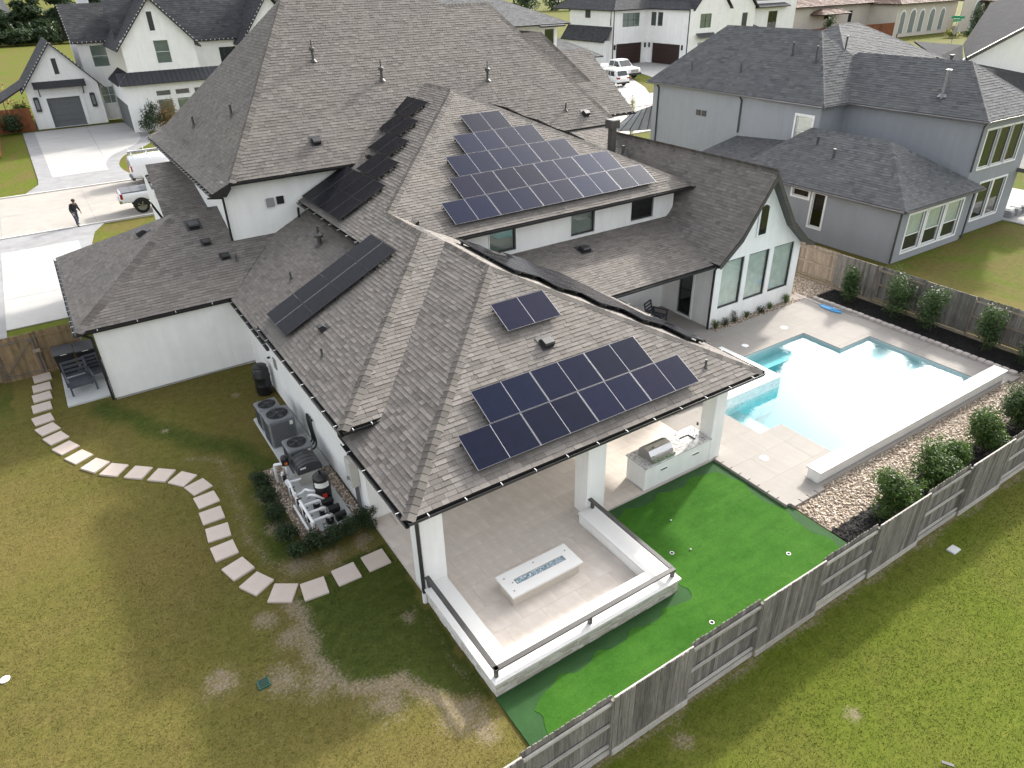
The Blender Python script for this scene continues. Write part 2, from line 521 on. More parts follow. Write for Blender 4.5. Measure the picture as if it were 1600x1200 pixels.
def window(parent, fr, u0, u1, z0, z1, cols=1, rows=1, frame='black_metal', pane='pane_dark', back='room_dark', fw=.05, depth=.09, trim=None, trim_w=.1, split=None, mull=.045, name='window'):
    """frame (part) with a pane per light and what hangs behind it; sits inside an opening of a wall"""
    p0, d, n = fr; Z = Vector((0,0,1))
    def bar(mb, a, b, c, e, o0, o1):
        vs = [p0+d*u+Z*z-n*o for o in (o0, o1) for u, z in ((a, c), (b, c), (b, e), (a, e))]
        mb.add(vs, [(0,1,2,3),(7,6,5,4),(0,4,5,1),(1,5,6,2),(2,6,7,3),(3,7,4,0)])
    mb = MB(); e0, e1 = depth-.035, depth+.03
    bar(mb, u0, u1, z0, z0+fw, e0, e1); bar(mb, u0, u1, z1-fw, z1, e0, e1); bar(mb, u0, u0+fw, z0+fw, z1-fw, e0, e1); bar(mb, u1-fw, u1, z0+fw, z1-fw, e0, e1)
    us = [u0+fw+(u1-u0-2*fw)*i/cols for i in range(cols+1)]
    zs = [z0+fw+(z1-z0-2*fw)*i/rows for i in range(rows+1)] if split is None else [z0+fw, z0+(z1-z0)*split, z1-fw]
    for u in us[1:-1]: bar(mb, u-mull/2, u+mull/2, z0+fw, z1-fw, e0+.004, e1-.004)
    for z in zs[1:-1]: bar(mb, u0+fw, u1-fw, z-mull/2, z+mull/2, e0+.002, e1-.002)
    w = part(name, mb, frame, parent)
    if trim:
        tb = MB(); tw = trim_w
        bar(tb, u0-tw, u1+tw, z1, z1+tw, -.03, .03); bar(tb, u0-tw, u1+tw, z0-tw, z0, -.035, .03)
        bar(tb, u0-tw, u0, z0, z1, -.03, .03); bar(tb, u1, u1+tw, z0, z1, -.03, .03)
        part('window_trim', tb, trim, w)
    backs = back if isinstance(back, (list, tuple)) else [back]*((cols)*(len(zs)-1))
    k = 0
    for j in range(len(zs)-1):
        for i in range(cols):
            pb = MB(); bar(pb, us[i], us[i+1], zs[j], zs[j+1], depth-.004, depth+.004); part('pane', pb, pane, w)
            bk = MB(); bar(bk, us[i]-.01, us[i+1]+.01, zs[j]-.01, zs[j+1]+.01, depth+.07+.002*k, depth+.075+.002*k)
            part('blind' if backs[k].startswith('blind') else 'dark_room', bk, backs[k], w); k += 1
    return w
def box_part(parent, name, mat, *a, bev=0, **kw):
    mb = MB()
    (mb.cbox(*a, b=bev) if bev else mb.box(*a)); return part(name, mb, mat, parent, **kw)
def prism_part(parent, name, mat, pts, z0, z1):
    mb = MB(); mb.prism(pts, z0, z1); return part(name, mb, mat, parent)
def nrm(pl):
    v = Vector((-pl[1], -pl[2], 1)); return v.normalized()
# ------------------------------------------------------------------ ground materials
def lawn_mat(name, use_attr, blades=False):
    t = NT(name); MATS[name] = t.m
    fine = t.noise(34, 5, .8); grain = t.noise(15, 5, .85); mid = t.noise(3.2, 5, .75); big = t.noise(.30, 5, .65, dist=.8)
    streak = t.noise(9, 4, .75, t.scaled(.35, 1.6, 1))
    base = t.ramp(mid, [(.28, (0.0858, 0.0775, 0.0239)), (.5, (0.111, 0.0966, 0.0312)), (.72, (0.1376, 0.1142, 0.0406))])
    green = t.ramp(mid, [(.28, (0.0646, 0.0915, 0.012)), (.55, (0.0897, 0.1162, 0.016)), (.75, (0.1178, 0.132, 0.023))])
    k = t.ramp(big, [(.40, (0,)*3), (.60, (1,)*3)])
    if use_attr:
        sod = t.attr('sod'); dry = t.attr('dry'); dirt = t.attr('dirt'); out = t.attr('out')
        k = t.mix(.75, k, out, 'MIX')
    c = t.mix(k, base, green)
    if use_attr:
        c = t.mix(dry, c, t.ramp(grain, [(.25, (0.0962, 0.0802, 0.0243)), (.75, (0.1739, 0.1414, 0.0513))]))
        sodc = t.ramp(mid, [(.28, (0.0306, 0.048, 0.0112)), (.55, (0.0493, 0.0704, 0.0154)), (.75, (0.0808, 0.0864, 0.0238))])
        c = t.mix(t.math('MULTIPLY', sod, .85), c, sodc)
    c = t.mix(.38, c, t.ramp(grain, [(.28, (.55, .57, .53)), (.5, (1, 1, 1)), (.72, (1.4, 1.36, 1.3))]), 'MULTIPLY')
    c = t.mix(.7, c, t.ramp(fine, [(.3, (.55, .56, .54)), (.7, (1.5, 1.46, 1.4))]), 'MULTIPLY')
    c = t.mix(.25, c, t.ramp(streak, [(.35, (.7, .72, .7)), (.65, (1.25, 1.22, 1.2))]), 'MULTIPLY')
    if blades:
        c = t.mix(.7, c, t.ramp(t.attr('tint'), [(0, (.75, .78, .7)), (.5, (1.03, 1.03, 1.0)), (1, (1.35, 1.28, 1.18))]), 'MULTIPLY')
    elif use_attr:
        sp = t.noise(13, 6, .85); sp2 = t.noise(3.5, 4, .7)
        soil = t.ramp(t.noise(16, 5, .8), [(.28, (0.096, 0.076, 0.0496)), (.5, (0.208, 0.168, 0.116)), (.72, (0.352, 0.296, 0.216))])
        kk = t.math('ADD', t.math('MULTIPLY', dirt, .78), t.math('ADD', t.math('MULTIPLY', t.math('SUBTRACT', sp, .5), 1.9), t.math('MULTIPLY', t.math('SUBTRACT', sp2, .5), .7)))
        k2 = t.math('MULTIPLY', t.ramp(kk, [(.36, (0,)*3), (.66, (.9,)*3)]), t.ramp(dirt, [(.03, (0,)*3), (.25, (1,)*3)]))
        c = t.mix(k2, c, soil)
    t.color(c); t.rough(.95); t.spec(.04)
    t.bump(t.math('ADD', t.math('MULTIPLY', fine, .6), grain), .4, .025)
    return t.m
lawn_mat('grass_blade', True, True)
lawn_mat('grass_near', True); lawn_mat('grass_far', False)
def conc(name, c, var=.1, scale=1.2, stain=.15, obj_var=0, bump=.12, rough=.85):
    t = NT(name); MATS[name] = t.m
    col = t.ramp(t.noise(scale, 5, .65), [(.25, tuple(x*(1-var) for x in c)), (.75, tuple(min(1, x*(1+var*.5)) for x in c))])
    col = t.mix(stain, col, t.ramp(t.noise(.45, 5, .7, dist=1.0), [(.4, (.6, .57, .54)), (.6, (1, 1, 1))]), 'MULTIPLY')
    col = t.mix(.25, col, t.ramp(t.noise(70, 2, .8), [(.3, (.8,)*3), (.7, (1.15,)*3)]), 'MULTIPLY')
    if obj_var: col = t.mix(1, col, t.ramp(t.rand(), [(0, (1-obj_var, 1-obj_var*1.1, 1-obj_var*1.2)), (1, (1+obj_var*.6,)*3)]), 'MULTIPLY')
    t.color(col); t.rough(rough); t.spec(.3); t.bump(t.noise(45, 3, .7), bump, .006)
    return t.m
conc('road_concrete', (.335, .312, .282)); conc('drive_white', (.38, .372, .358), .05); conc('apron_grey', (.27, .27, .275), .15, stain=.35)
conc('tile_stone', (.68, .615, .555), .14, 1.1, .38, .035); conc('deck_stone', (.31, .288, .264), .07, .9, .18, .035)
conc('paver_pink', (.54, .462, .408), .06, 2.5, .12, .06); conc('edge_block', (.50, .45, .42), .15, 4, .25, .12)
conc('grout', (.58, .53, .485)); conc('pad_concrete', (.50, .51, .50), .1); conc('kerb_concrete', (.55, .53, .50))
conc('plaster', (.48, .535, .54), .03, 1.0, .05); conc('coping_white', (.74, .73, .705), .04, 1, .06, .02)
t = NT('turf_green'); MATS['turf_green'] = t.m
c = t.ramp(t.noise(.8, 4, .6), [(.3, (.030, .100, .012)), (.7, (.046, .128, .018))])
c = t.mix(.7, c, t.ramp(t.noise(26, 4, .85), [(.3, (.68,)*3), (.7, (1.32,)*3)]), 'MULTIPLY')
c = t.mix(.6, c, t.ramp(t.noise(1.6, 4, .7, t.scaled(.4, 1.8, 1), .5), [(.35, (.82, .84, .8)), (.65, (1.14, 1.1, 1.1))]), 'MULTIPLY')
c = t.mix(.5, c, t.ramp(t.noise(3.5, 5, .8), [(.36, (.72, .72, .7)), (.5, (1, 1, 1))]), 'MULTIPLY'); t.color(c); t.rough(.95); t.spec(.06); t.bump(t.noise(45, 3, .8), .5, .02)
t = NT('turf_fringe'); MATS['turf_fringe'] = t.m
c = t.ramp(t.noise(1.1, 4, .6), [(.3, (.012, .052, .009)), (.7, (.020, .078, .014))])
c = t.mix(.5, c, t.ramp(t.noise(90, 2, .8), [(.3, (.5,)*3), (.7, (1.4,)*3)]), 'MULTIPLY'); t.color(c); t.rough(.95); t.bump(t.noise(100, 2, .8), .6, .02)
t = NT('mulch_black'); MATS['mulch_black'] = t.m
t.color(t.ramp(t.noise(30, 4, .8), [(.3, (.004, .0035, .0035)), (.7, (.016, .014, .013))])); t.rough(.95); t.bump(t.noise(35, 4, .8), .9, .05)
t = NT('pebble'); MATS['pebble'] = t.m
t.color(t.mix(.5, t.ramp(t.attr('tint'), [(0, (.24, .185, .135)), (.3, (.38, .305, .23)), (.6, (.48, .395, .31)), (.85, (.58, .50, .41)), (1, (.68, .62, .54))]), t.ramp(t.noise(40, 3), [(.3, (.75,)*3), (.7, (1.2,)*3)]), 'MULTIPLY')); t.rough(.7)
simple('pebble_bed', (.22, .17, .13), .95, .3, 25)
t = NT('paver_edge_soil'); MATS['paver_edge_soil'] = t.m
t.color(t.ramp(t.noise(18, 4, .8), [(.3, (.03, .024, .016)), (.7, (.075, .06, .04))])); t.rough(.97); t.bump(t.noise(30, 4, .8), .7, .03)

# ------------------------------------------------------------------ ground sheets
b = MB()
for q in rect_minus((-1500, 1500, -1500, 1500), [(-15.8, 39.8, -1.8, 35.8)]): b.quad((q[0], q[2], -.03), (q[1], q[2], -.03), (q[1], q[3], -.03), (q[0], q[3], -.03))
struct('ground', b, 'grass_far')

SOD1 = [(2.23, 15.44), (2.22, 14.76), (2.24, 13.14), (2.48, 11.96), (3.71, 11.42), (4.12, 10.92), (5.4, 9.58), (5.42, 13.41), (5.4, 16.15), (4.79, 16.23), (3.68, 16.01)]
SOD2 = [(-0.9, 30.3), (0.39, 27.75), (1.64, 25.54), (2.95, 24.11), (3.5, 22.2), (2.9, 19.61), (2.6, 17.6)]
DIRT1 = [(2.23, 15.44), (2.22, 14.76), (2.24, 13.14), (2.51, 11.83), (3.64, 11.28), (4.24, 10.55), (4.81, 9.64)]
DIRT2 = [(1.41, 24.44), (2.15, 23.68), (2.25, 21.8), (1.99, 19.2), (2.17, 17.37), (2.6, 16.5), (3.8, 16.35), (4.8, 16.6)]
DIRTP = [(-0.08, 13.9, .55), (1.23, 13.13, .7), (4.53, 9.62, .7), (4.8, 9.05, .5), (3.23, 11.1, .7), (2.0, 12.4, .7), (4.78, 13.07, .25), (1.43, 15.2, .5), (2.88, 16.7, .6), (3.78, 16.5, .5), (5.0, 16.6, .5),
         (1.9, 14.2, .5), (.9, 26.9, .22), (3.9, 28.2, .22), (-.6, 31.2, .3), (-1.9, 32.6, .3), (3.1, 20.5, .5), (2.9, 18.8, .5), (12.2, 4.6, .3), (8.3, 6.3, .3)]
def seg_dist(px, py, path):
    d = 1e9
    for (ax, ay), (bx, by) in zip(path, path[1:]):
        ex, ey = bx-ax, by-ay; L2 = ex*ex+ey*ey
        tt = np.clip(((px-ax)*ex+(py-ay)*ey)/L2, 0, 1)
        d = np.minimum(d, np.hypot(px-ax-ex*tt, py-ay-ey*tt))
    return d
def in_poly(px, py, P):
    ins = np.zeros(px.shape, bool); n = len(P)
    for i in range(n):
        (ax, ay), (bx, by) = P[i], P[(i+1) % n]
        c = ((ay > py) != (by > py)) & (px < (bx-ax)*(py-ay)/((by-ay) if by != ay else 1e-9)+ax)
        ins ^= c
    return ins
def build_lawn():
    x0, x1, y0, y1, st = -16.0, 40.0, -2.0, 36.0, .14
    nx = int((x1-x0)/st)+1; ny = int((y1-y0)/st)+1
    gx, gy = np.meshgrid(np.linspace(x0, x1, nx), np.linspace(y0, y1, ny))
    rs = np.random.RandomState(3)
    def wob(f, a):
        ph = rs.rand(4)*7
        return a*(np.sin(gx*f+ph[0]+1.3*np.sin(gy*f*.7+ph[1]))+np.sin(gy*f*1.1+ph[2]+1.1*np.sin(gx*f*.6+ph[3])))*.5
    wx = gx+wob(2.1, .12)+wob(5.2, .06); wy = gy+wob(2.3, .12)+wob(4.8, .06)
    z = wob(.55, .022)+wob(1.7, .010)
    z = np.where((wx > 5.2) & (wx < 36) & (wy > 7.2), np.minimum(z, 0)-.015, z)
    sod = np.clip(in_poly(wx, wy, SOD1)*1.0 + np.clip(1-seg_dist(wx, wy, SOD2)/.75, 0, 1)*1.4, 0, 1)
    sod = np.maximum(sod, np.clip(1-np.abs(wy-33.2)/3.0, 0, 1)*(wx < -4)*.9)
    dirt = np.clip(.95-seg_dist(wx, wy, DIRT1)/.62, 0, 1)
    dirt = np.maximum(dirt, np.clip(.58-seg_dist(wx, wy, DIRT2)/1.0, 0, 1))
    for x, y, r in DIRTP: dirt = np.maximum(dirt, np.clip(1.05-np.hypot(wx-x, wy-y)/(r*1.5), 0, .85))
    dirt = np.maximum(dirt, np.clip(.75-np.abs(wy-6.85)/.45, 0, 1)*(wx > 4.6)*(gx < 34))      # worn strip below the fence
    dirt = np.maximum(dirt, np.clip(.55-np.abs(wx-5.15)/.4, 0, 1)*(wy > 9.7)*(wy < 13.5))
    dry = np.clip(.5+wob(.45, .6)+wob(1.3, .35)-.35, 0, .75)
    dry = np.where(gy < 6.9, dry*.4, dry*.8)
    outm = (gy < 6.95)*1.0
    P = np.stack([gx, gy, z], -1).reshape(-1, 3)
    idx = np.arange(nx*ny).reshape(ny, nx)
    cx, cy = gx[:-1, :-1]+st/2, gy[:-1, :-1]+st/2
    keep = ~((cx > 19.3) & (cx < 30.6) & (cy > 10.7) & (cy < 18.6))
    F = np.stack([idx[:-1, :-1], idx[:-1, 1:], idx[1:, 1:], idx[1:, :-1]], -1)[keep]
    me = bpy.data.meshes.new('lawn'); me.from_pydata(P.tolist(), [], F.tolist())
    for nm, arr in (('sod', sod), ('dirt', dirt), ('dry', dry), ('out', outm)):
        a = me.attributes.new(nm, 'FLOAT', 'POINT'); a.data.foreach_set('value', arr.reshape(-1).astype(np.float32))
    me.polygons.foreach_set('use_smooth', [True]*len(me.polygons)); me.materials.append(MATS['grass_near']); me.update()
    o = bpy.data.objects.new('lawn', me); COL.objects.link(o); o['kind'] = 'structure'
    # short blades standing in the lawn
    def look(arr, x, y): return arr[np.clip(((y-y0)/st).round().astype(int), 0, ny-1), np.clip(((x-x0)/st).round().astype(int), 0, nx-1)]
    rr = np.random.RandomState(8); px_ = []; py_ = []
    for (a, b_, c, d, dens) in ((-9, 5.35, 7.5, 20, 420), (-9, 5.35, 20, 31, 260), (1.5, 30, -.5, 6.85, 420), (-9, 1.5, 5, 7.5, 420)):
        n = int((b_-a)*(d-c)*dens); px_.append(rr.uniform(a, b_, n)); py_.append(rr.uniform(c, d, n))
    X = np.concatenate(px_); Y = np.concatenate(py_)
    ok = ~((X > 3.25) & (Y > 17.3) & (Y < 25.8)) & ~((X > -2.2) & (Y > 30.5)) & (rr.rand(len(X)) > look(dirt, X, Y)*.95)
    for q in STONES: ok &= (np.hypot(X-q[0], Y-q[1]) > .44)
    X, Y = X[ok], Y[ok]; n = len(X); Zb = look(z, X, Y)
    K = 2; X = np.repeat(X, K)+rr.uniform(-.02, .02, n*K); Y = np.repeat(Y, K)+rr.uniform(-.02, .02, n*K); Zb = np.repeat(Zb, K); n *= K
    A_ = rr.uniform(0, 6.283, n); hh = rr.uniform(.009, .024, n); ln = rr.uniform(.4, 1.6, n)*hh*1.5; ww = rr.uniform(.006, .014, n); B_ = rr.uniform(0, 6.283, n)
    V = np.empty((n, 3, 3), np.float32)
    V[:, 0] = np.stack([X-np.cos(A_)*ww, Y-np.sin(A_)*ww, Zb-.004], -1); V[:, 1] = np.stack([X+np.cos(A_)*ww, Y+np.sin(A_)*ww, Zb-.004], -1); V[:, 2] = np.stack([X+np.cos(B_)*ln, Y+np.sin(B_)*ln, Zb+hh], -1)
    me = bpy.data.meshes.new('grass'); me.vertices.add(n*3); me.loops.add(n*3); me.polygons.add(n)
    me.vertices.foreach_set('co', V.reshape(-1)); me.loops.foreach_set('vertex_index', np.arange(n*3, dtype=np.int32)); me.polygons.foreach_set('loop_start', np.arange(0, n*3, 3, dtype=np.int32)); me.update(calc_edges=True)
    for nm, arr in (('tint', np.clip(rr.normal(.5, .22, n), 0, 1)), ('sod', look(sod, X, Y)), ('dry', look(dry, X, Y)), ('out', look(outm, X, Y)), ('dirt', np.zeros(n))):
        a = me.attributes.new(nm, 'FLOAT', 'FACE'); a.data.foreach_set('value', np.asarray(arr, np.float32))
    me.materials.append(MATS['grass_blade']); g = bpy.data.objects.new('grass', me); COL.objects.link(g); tag(g, 'short patchy grass of the lawn around the stepping stones and fence', 'grass'); g['kind'] = 'stuff'
STONES = [(-2.87, 34.72, 3), (-2.94, 33.7, 2), (-2.98, 32.75, 4), (-3.04, 31.77, 3.0), (-3.06, 30.66, 9.0), (-2.95, 29.72, 19.0), (-2.72, 28.8, 21.0), (-2.46, 27.83, 25.0), (-2.1, 26.87, 27.0), (-1.65, 25.93, 35.0), (-1.11, 25.23, 47.0), (-0.4, 24.54, 48.0), (0.27, 23.89, 48.0), (0.85, 23.22, 37.0), (1.22, 22.42, 16.0), (1.29, 21.53, 4.0), (1.25, 20.59, -1.0), (1.22, 19.62, -5.0), (1.18, 18.66, 1.0), (1.33, 17.63, 16.0), (1.62, 16.71, 28.0), (2.15, 15.91, 56.0), (2.96, 15.56, -7.0), (3.94, 15.58, -1.0), (4.9, 15.62, 0.0)]
build_lawn()

# street, kerbs, driveways
b = MB(); b.box(-160, 330, 59.2, 71.6, -.04, .006); road = struct('road', b, 'road_concrete')
for i, x in enumerate(range(-16, 120, 6)):
    jb = MB(); jb.box(x-.02, x+.02, 59.25, 71.55, .0065, .0095); part('expansion_joint', jb, 'apron_grey', road)
jb = MB(); jb.box(-160, 330, 65.37, 65.42, .0065, .0100); part('centre_joint', jb, 'apron_grey', road)
for nm, ya in (('kerb', 59.0), ('kerb', 71.6)):
    kb = MB(); kb.box(-160, 330, ya, ya+.2, -.05, .09); struct(nm, kb, 'kerb_concrete')
b = MB(); b.prism([(-4.1, 41.5), (.42, 41.5), (.42, 55.6), (-4.1, 55.6)], -.02, .03)
drv = struct('driveway', b, 'drive_white')
for y in (46.2, 50.9):
    jb = MB(); jb.box(-4.1, .42, y-.015, y+.015, .0305, .0345); part('expansion_joint', jb, 'apron_grey', drv)
b = MB(); b.prism([(-5.6, 36), (-4.1, 36), (-4.1, 55.6), (.42, 55.6), (.42, 41.5), (1.15, 41.5), (1.15, 54.6), (1.6, 57.2), (2.4, 59.0), (-7.5, 59.0), (-5.9, 57.0), (-5.6, 54)], -.02, .022)
struct('driveway_border', b, 'apron_grey')
def smooth(pts, n=6):
    out = []
    P = [pts[0]]+list(pts)+[pts[-1]]
    for i in range(1, len(P)-2):
        for k in range(n):
            t_ = k/n; p0, p1, p2, p3 = P[i-1], P[i], P[i+1], P[i+2]
            out.append(tuple(.5*((2*p1[j])+(-p0[j]+p2[j])*t_+(2*p0[j]-5*p1[j]+4*p2[j]-p3[j])*t_*t_+(-p0[j]+3*p1[j]-3*p2[j]+p3[j])*t_**3) for j in range(len(p1))))
    out.append(tuple(pts[-1])); return out
rc = smooth([(9.7, 104.3), (10.0, 99), (10.1, 93.9), (9.0, 89.0), (6.2, 84.5), (5.1, 81.0), (4.9, 77.4)])
ro = smooth([(10.6, 104.5), (11.0, 99), (11.1, 93), (10.0, 88), (7.3, 84), (6.2, 80.5), (6.0, 77), (6.6, 74), (8.6, 71.8)])
b = MB(); b.prism([(0.1, 104.4), (.24, 77.3)]+rc[::-1], -.02, .03); d2 = struct('driveway', b, 'drive_white')
for y in (84, 91, 98):
    jb = MB(); jb.box(.2, 6.5 if y < 88 else 9.6, y-.02, y+.02, .0305, .034); part('expansion_joint', jb, 'apron_grey', d2)
jb = MB(); jb.bar((5.6, 104, .032), (5.2, 84, .032), .06, .005); part('expansion_joint', jb, 'apron_grey', d2)
b = MB(); b.prism([(-1.1, 104.5), (-.9, 77), (-1.0, 75), (-2.2, 71.8)]+ro[::-1], -.02, .022); struct('driveway_border', b, 'apron_grey')
b = MB(); b.prism([(60, 71.8), (69, 71.8), (78, 84), (88, 101), (101, 109.5), (92, 112), (74, 92), (66, 80)], -.02, .03); struct('driveway', b, 'drive_white')
b = MB(); b.prism([(82, 74.5), (93, 78), (101, 97), (101, 109.5), (91, 103), (86, 90)], -.02, .026); struct('driveway', b, 'drive_white')
b = MB(); b.prism([(57, 71.8), (73, 71.8), (78, 79), (66.5, 79.5)], -.02, .036); struct('driveway_apron', b, 'apron_grey')
# ------------------------------------------------------------------ main house
HOUSE = thing('house', 'large white stucco house under a brown shingle roof with solar panels', 'house', (11.5, 30, 0))
Lf = PY(13.05, 3.36, .485); Ll = PX(5.05, 3.36, .485); Lr = PX(18.4, 3.36, -.485)
Uf = PY(17.05, 3.92, .46); Ul = PX(4.97, 3.92, .485)
Wf = PY(24.7, 5.95, .50); Wr = PX(26.74, 5.95, -.50)
Mf = PY(33.0, 7.55, .83); Ml = PX(6.56, 7.6, 1.1); Mr = PX(28.75, 7.6, -1.53)
Vp = PX(5.05, 3.3, .485); Gf = PY(30.5, 3.35, .49); Gl = PX(-.9, 3.35, .49); Gb = PY(41.0, 3.35, -.49)
Qp = PY(20.9, 3.42, .23); Rl = PX(25.75, 4.6, 1.405); Rr = PX(29.45, 4.6, -1.405); RlF = PX(24.45, 3.5, .846); RrF = PX(30.75, 3.5, -.846)
CAND = []
COV = [(7.3, 15.8, 13.4, 14.6), (8.3, 14.8, 14.5, 15.75), (10.6, 12.95, 16.9, 18.3), (5.35, 10.1, 23.2, 25.8)]
roofs = []
def RP(polys, seed, **kw):
    r = roof_part(HOUSE, polys, 'shingle_brown', seed, **kw); roofs.append(r); return r[0]
# patio hip roof
A = I3(Lf, Ll, Lr)
vt = I3(Uf, Ll, Lr)
L1 = Vector((5.05, 13.05, 3.36)); L2 = Vector((18.4, 13.05, 3.36))
vs0 = I3(Uf, Ll, ('y', 17.05))
rfLf = RP([[L1, L2, A]], 1, cand=CAND, covered=COV)
rfLl = RP([[L1, A, vt, vs0], [L1, vs0, onp(Ll, 5.05, 17.9)]], 2, cand=CAND, covered=COV)
Wc = I3(Wf, Lr, ('y', 24.75))
rfLr = RP([[L2, onp(Lr, 18.4, 20.85), I3(Qp, Lr, ('y', 24.2)), onp(Lr, 13.2, 24.9), onp(Lr, 11.72, 24.9), A]], 3)
# rear wing roof (higher eave) with its hip end, and the slope that runs on up to the second storey
Ue = I3(Uf, Ul, Lr)
U1 = Vector((4.97, 17.05, 3.92))
rfUf = RP([[U1, vs0, vt, Ue]], 4, cand=CAND, covered=COV)
K1 = I3(Ul, Lr, Wf)
Wap = I3(Ul, Wf, Wr)
Wbk = I3(Ul, Mf, Wr)
Cc = I3(Ul, Mf, ('z', 7.55))
y_s = 25.75
rfUl = RP([[U1, Ue, onp(Ul, Ue.x, y_s), onp(Ul, 4.97, y_s)], [onp(Ul, 9.55, y_s), onp(Ul, Ue.x, y_s), K1, onp(Ul, 9.55, K1.y)],
           [onp(Ul, 9.55, K1.y), K1, Wap, onp(Ul, Wap.x, 33.5), onp(Ul, 9.55, 33.5)],
           [onp(Ul, Cc.x, 33.5), onp(Ul, Wap.x, 33.5), Wbk]], 5, cand=CAND, covered=COV)
rfUr = RP([[Ue, vt, onp(Lr, 11.72, 24.9), onp(Lr, 13.4, 24.9), onp(Lr, 13.4, 26.5), K1]], 51)
# second-storey front slope and its right hand slope
W2 = Vector((26.74, 24.7, 5.95))
Wl0 = I3(Wf, Lr, ('z', 5.96))
rfWf = RP([[Wl0, W2, Wap, K1]], 6)
rfWr = RP([[W2, onp(Wr, 26.74, 33.2), I3(Wr, Mf, ('x', 25.5)), Wbk, Wap]], 7)
# lower slope beside the wing
rfV = RP([[onp(Vp, 5.05, 25.6), onp(Vp, 12, 25.6), onp(Vp, 12, 33.55), onp(Vp, 8.0, 33.55), I3(Vp, Gf, ('x', 5.05))]], 8)
# left wing
gt = I3(Gf, Gl, Gb)
rfGf = RP([[Vector((-.9, 30.5, 3.35)), onp(Gf, 5.15, 30.5), onp(Gf, 6.35, 31.75), onp(Gf, 6.35, gt.y), gt], [onp(Gf, 6.35, 31.75), I3(Gf, Vp, ('y', 33.55)), onp(Gf, 6.35, 33.55)]], 9)
rfGl = RP([[Vector((-.9, 30.5, 3.35)), gt, Vector((-.9, 41.0, 3.35))]], 10)
rfGb = RP([[gt, onp(Gb, 6.35, gt.y), onp(Gb, 6.35, 41.0), Vector((-.9, 41.0, 3.35))]], 11)
Tp = PY(37.0, 4.9, .30)
rfT = RP([[onp(Tp, 4.05, 36.6), onp(Tp, 6.35, 36.6), onp(Tp, 6.35, 43.2), onp(Tp, 4.5, 43.2)]], 12)
# main two-storey roof
B0 = Vector((6.56, 33.0, 7.55)); rz = 14.44; r1y = 33+(rz-7.55)/.83
P1 = I3(Mf, Ml, ('z', rz)); P2 = Vector((20.9, r1y, rz)); z2 = 13.73; r2y = 33+(z2-7.55)/.83
P3 = Vector((21.75, r2y, z2)); P4 = Vector((24.65, r2y, z2)); P5 = Vector((28.75, 33.0, 7.55))
rfMf = RP([[B0, P5, P4, P3], [B0, P3, P2, P1]], 13, expo=.17)
yb = 2*r1y-33
flare = [(6.56, 7.60), (6.1, 7.34), (5.7, 7.18)]
mid = Vector((P1.x, r1y, rz))
rfMl = RP([[B0, P1, Vector((6.56, yb-.6, 7.55))]], 14, expo=.17)
rfMl2 = RP([[Vector((5.7, 32.95, 7.18)), B0, Vector((6.56, yb-.6, 7.55)), Vector((5.7, yb-.3, 7.18))]], 15, expo=.17)
b = MB(); b.slab([P1, P2, Vector((P2.x+4, yb, 7.55)), Vector((6.56, yb-.6, 7.55))], .16); b.slab([P3, P4, Vector((28.75, 47, 7.55)), Vector((21, 47, 7.55))], .16)
b.slab([P2, P3, Vector((P3.x, r2y+3, z2-2.5)), Vector((P2.x, r1y+3, rz-2.5))], .1)
rb = part('roof', b, 'shingle_under', HOUSE)
rfMr = RP([[P4, P5, Vector((28.75, 46.9, 7.55)), Vector((24.65, r2y+.1, z2))]], 16, expo=.17)
# right hand part of the main roof, further back
rfM2 = RP([[Vector((24.9, 36.4, 7.5)), Vector((31.8, 36.4, 7.5)), Vector((28.17, 40, 12.0)), Vector((24.9, 40, 12.0))]], 17, expo=.17)
rfM2r = RP([[Vector((31.8, 36.4, 7.5)), Vector((31.8, 46, 7.5)), Vector((28.17, 43, 12.0)), Vector((28.17, 40, 12.0))]], 18, expo=.17)
rfM3 = RP([[Vector((28.9, 35.45, 7.5)), Vector((32.15, 35.45, 7.5)), Vector((31.9, 40.0, 10.85)), Vector((28.9, 40.0, 10.85))]], 19, expo=.17)
b = MB(); b.slab([Vector((31.9, 40, 10.85)), Vector((32.15, 44.5, 7.5)), Vector((28.9, 44.5, 7.5)), Vector((28.9, 40, 10.85))], .15); part('roof', b, 'shingle_under', HOUSE)
# link roof by the flue
Sp = PY(29.0, 6.2, .31)
rfS = RP([[onp(Sp, 22.0, 29), onp(Sp, 26.2, 29), onp(Sp, 27.6, 31), onp(Sp, 29.6, 35.2), onp(Sp, 22.0, 35.2)]], 20)
# gabled wing on the right and the porch roof
rtop = I3(Rl, Rr, ('y', 20.55)); rbk = Vector((rtop.x, 32.0, rtop.z))
rfRl = RP([[Vector((25.75, 20.55, 4.6)), rtop, rbk, Vector((25.75, 32.0, 4.6))]], 21)
RP([[Vector((24.45, 20.55, 3.5)), Vector((25.75, 20.55, 4.6)), Vector((25.75, 32.0, 4.6)), Vector((24.45, 32.0, 3.5))]], 211)
rfRr = RP([[rtop, Vector((29.45, 20.55, 4.6)), Vector((29.45, 32, 4.6)), rbk]], 22)
RP([[Vector((29.45, 20.55, 4.6)), Vector((30.75, 20.55, 3.5)), Vector((30.75, 32, 3.5)), Vector((29.45, 32, 4.6))]], 221)
rfRf = RP([[Vector((30.75, 20.55, 3.5)), Vector((31.35, 20.55, 3.2)), Vector((31.35, 32, 3.2)), Vector((30.75, 32, 3.5))]], 23)
rfQ = RP([[onp(Qp, 17.5, 20.9), onp(Qp, 24.5, 20.9), onp(Qp, 24.95, 22.2), onp(Qp, 25.55, 25.3), onp(Qp, 14.5, 25.3), onp(Qp, 14.5, 24.9)]], 24)

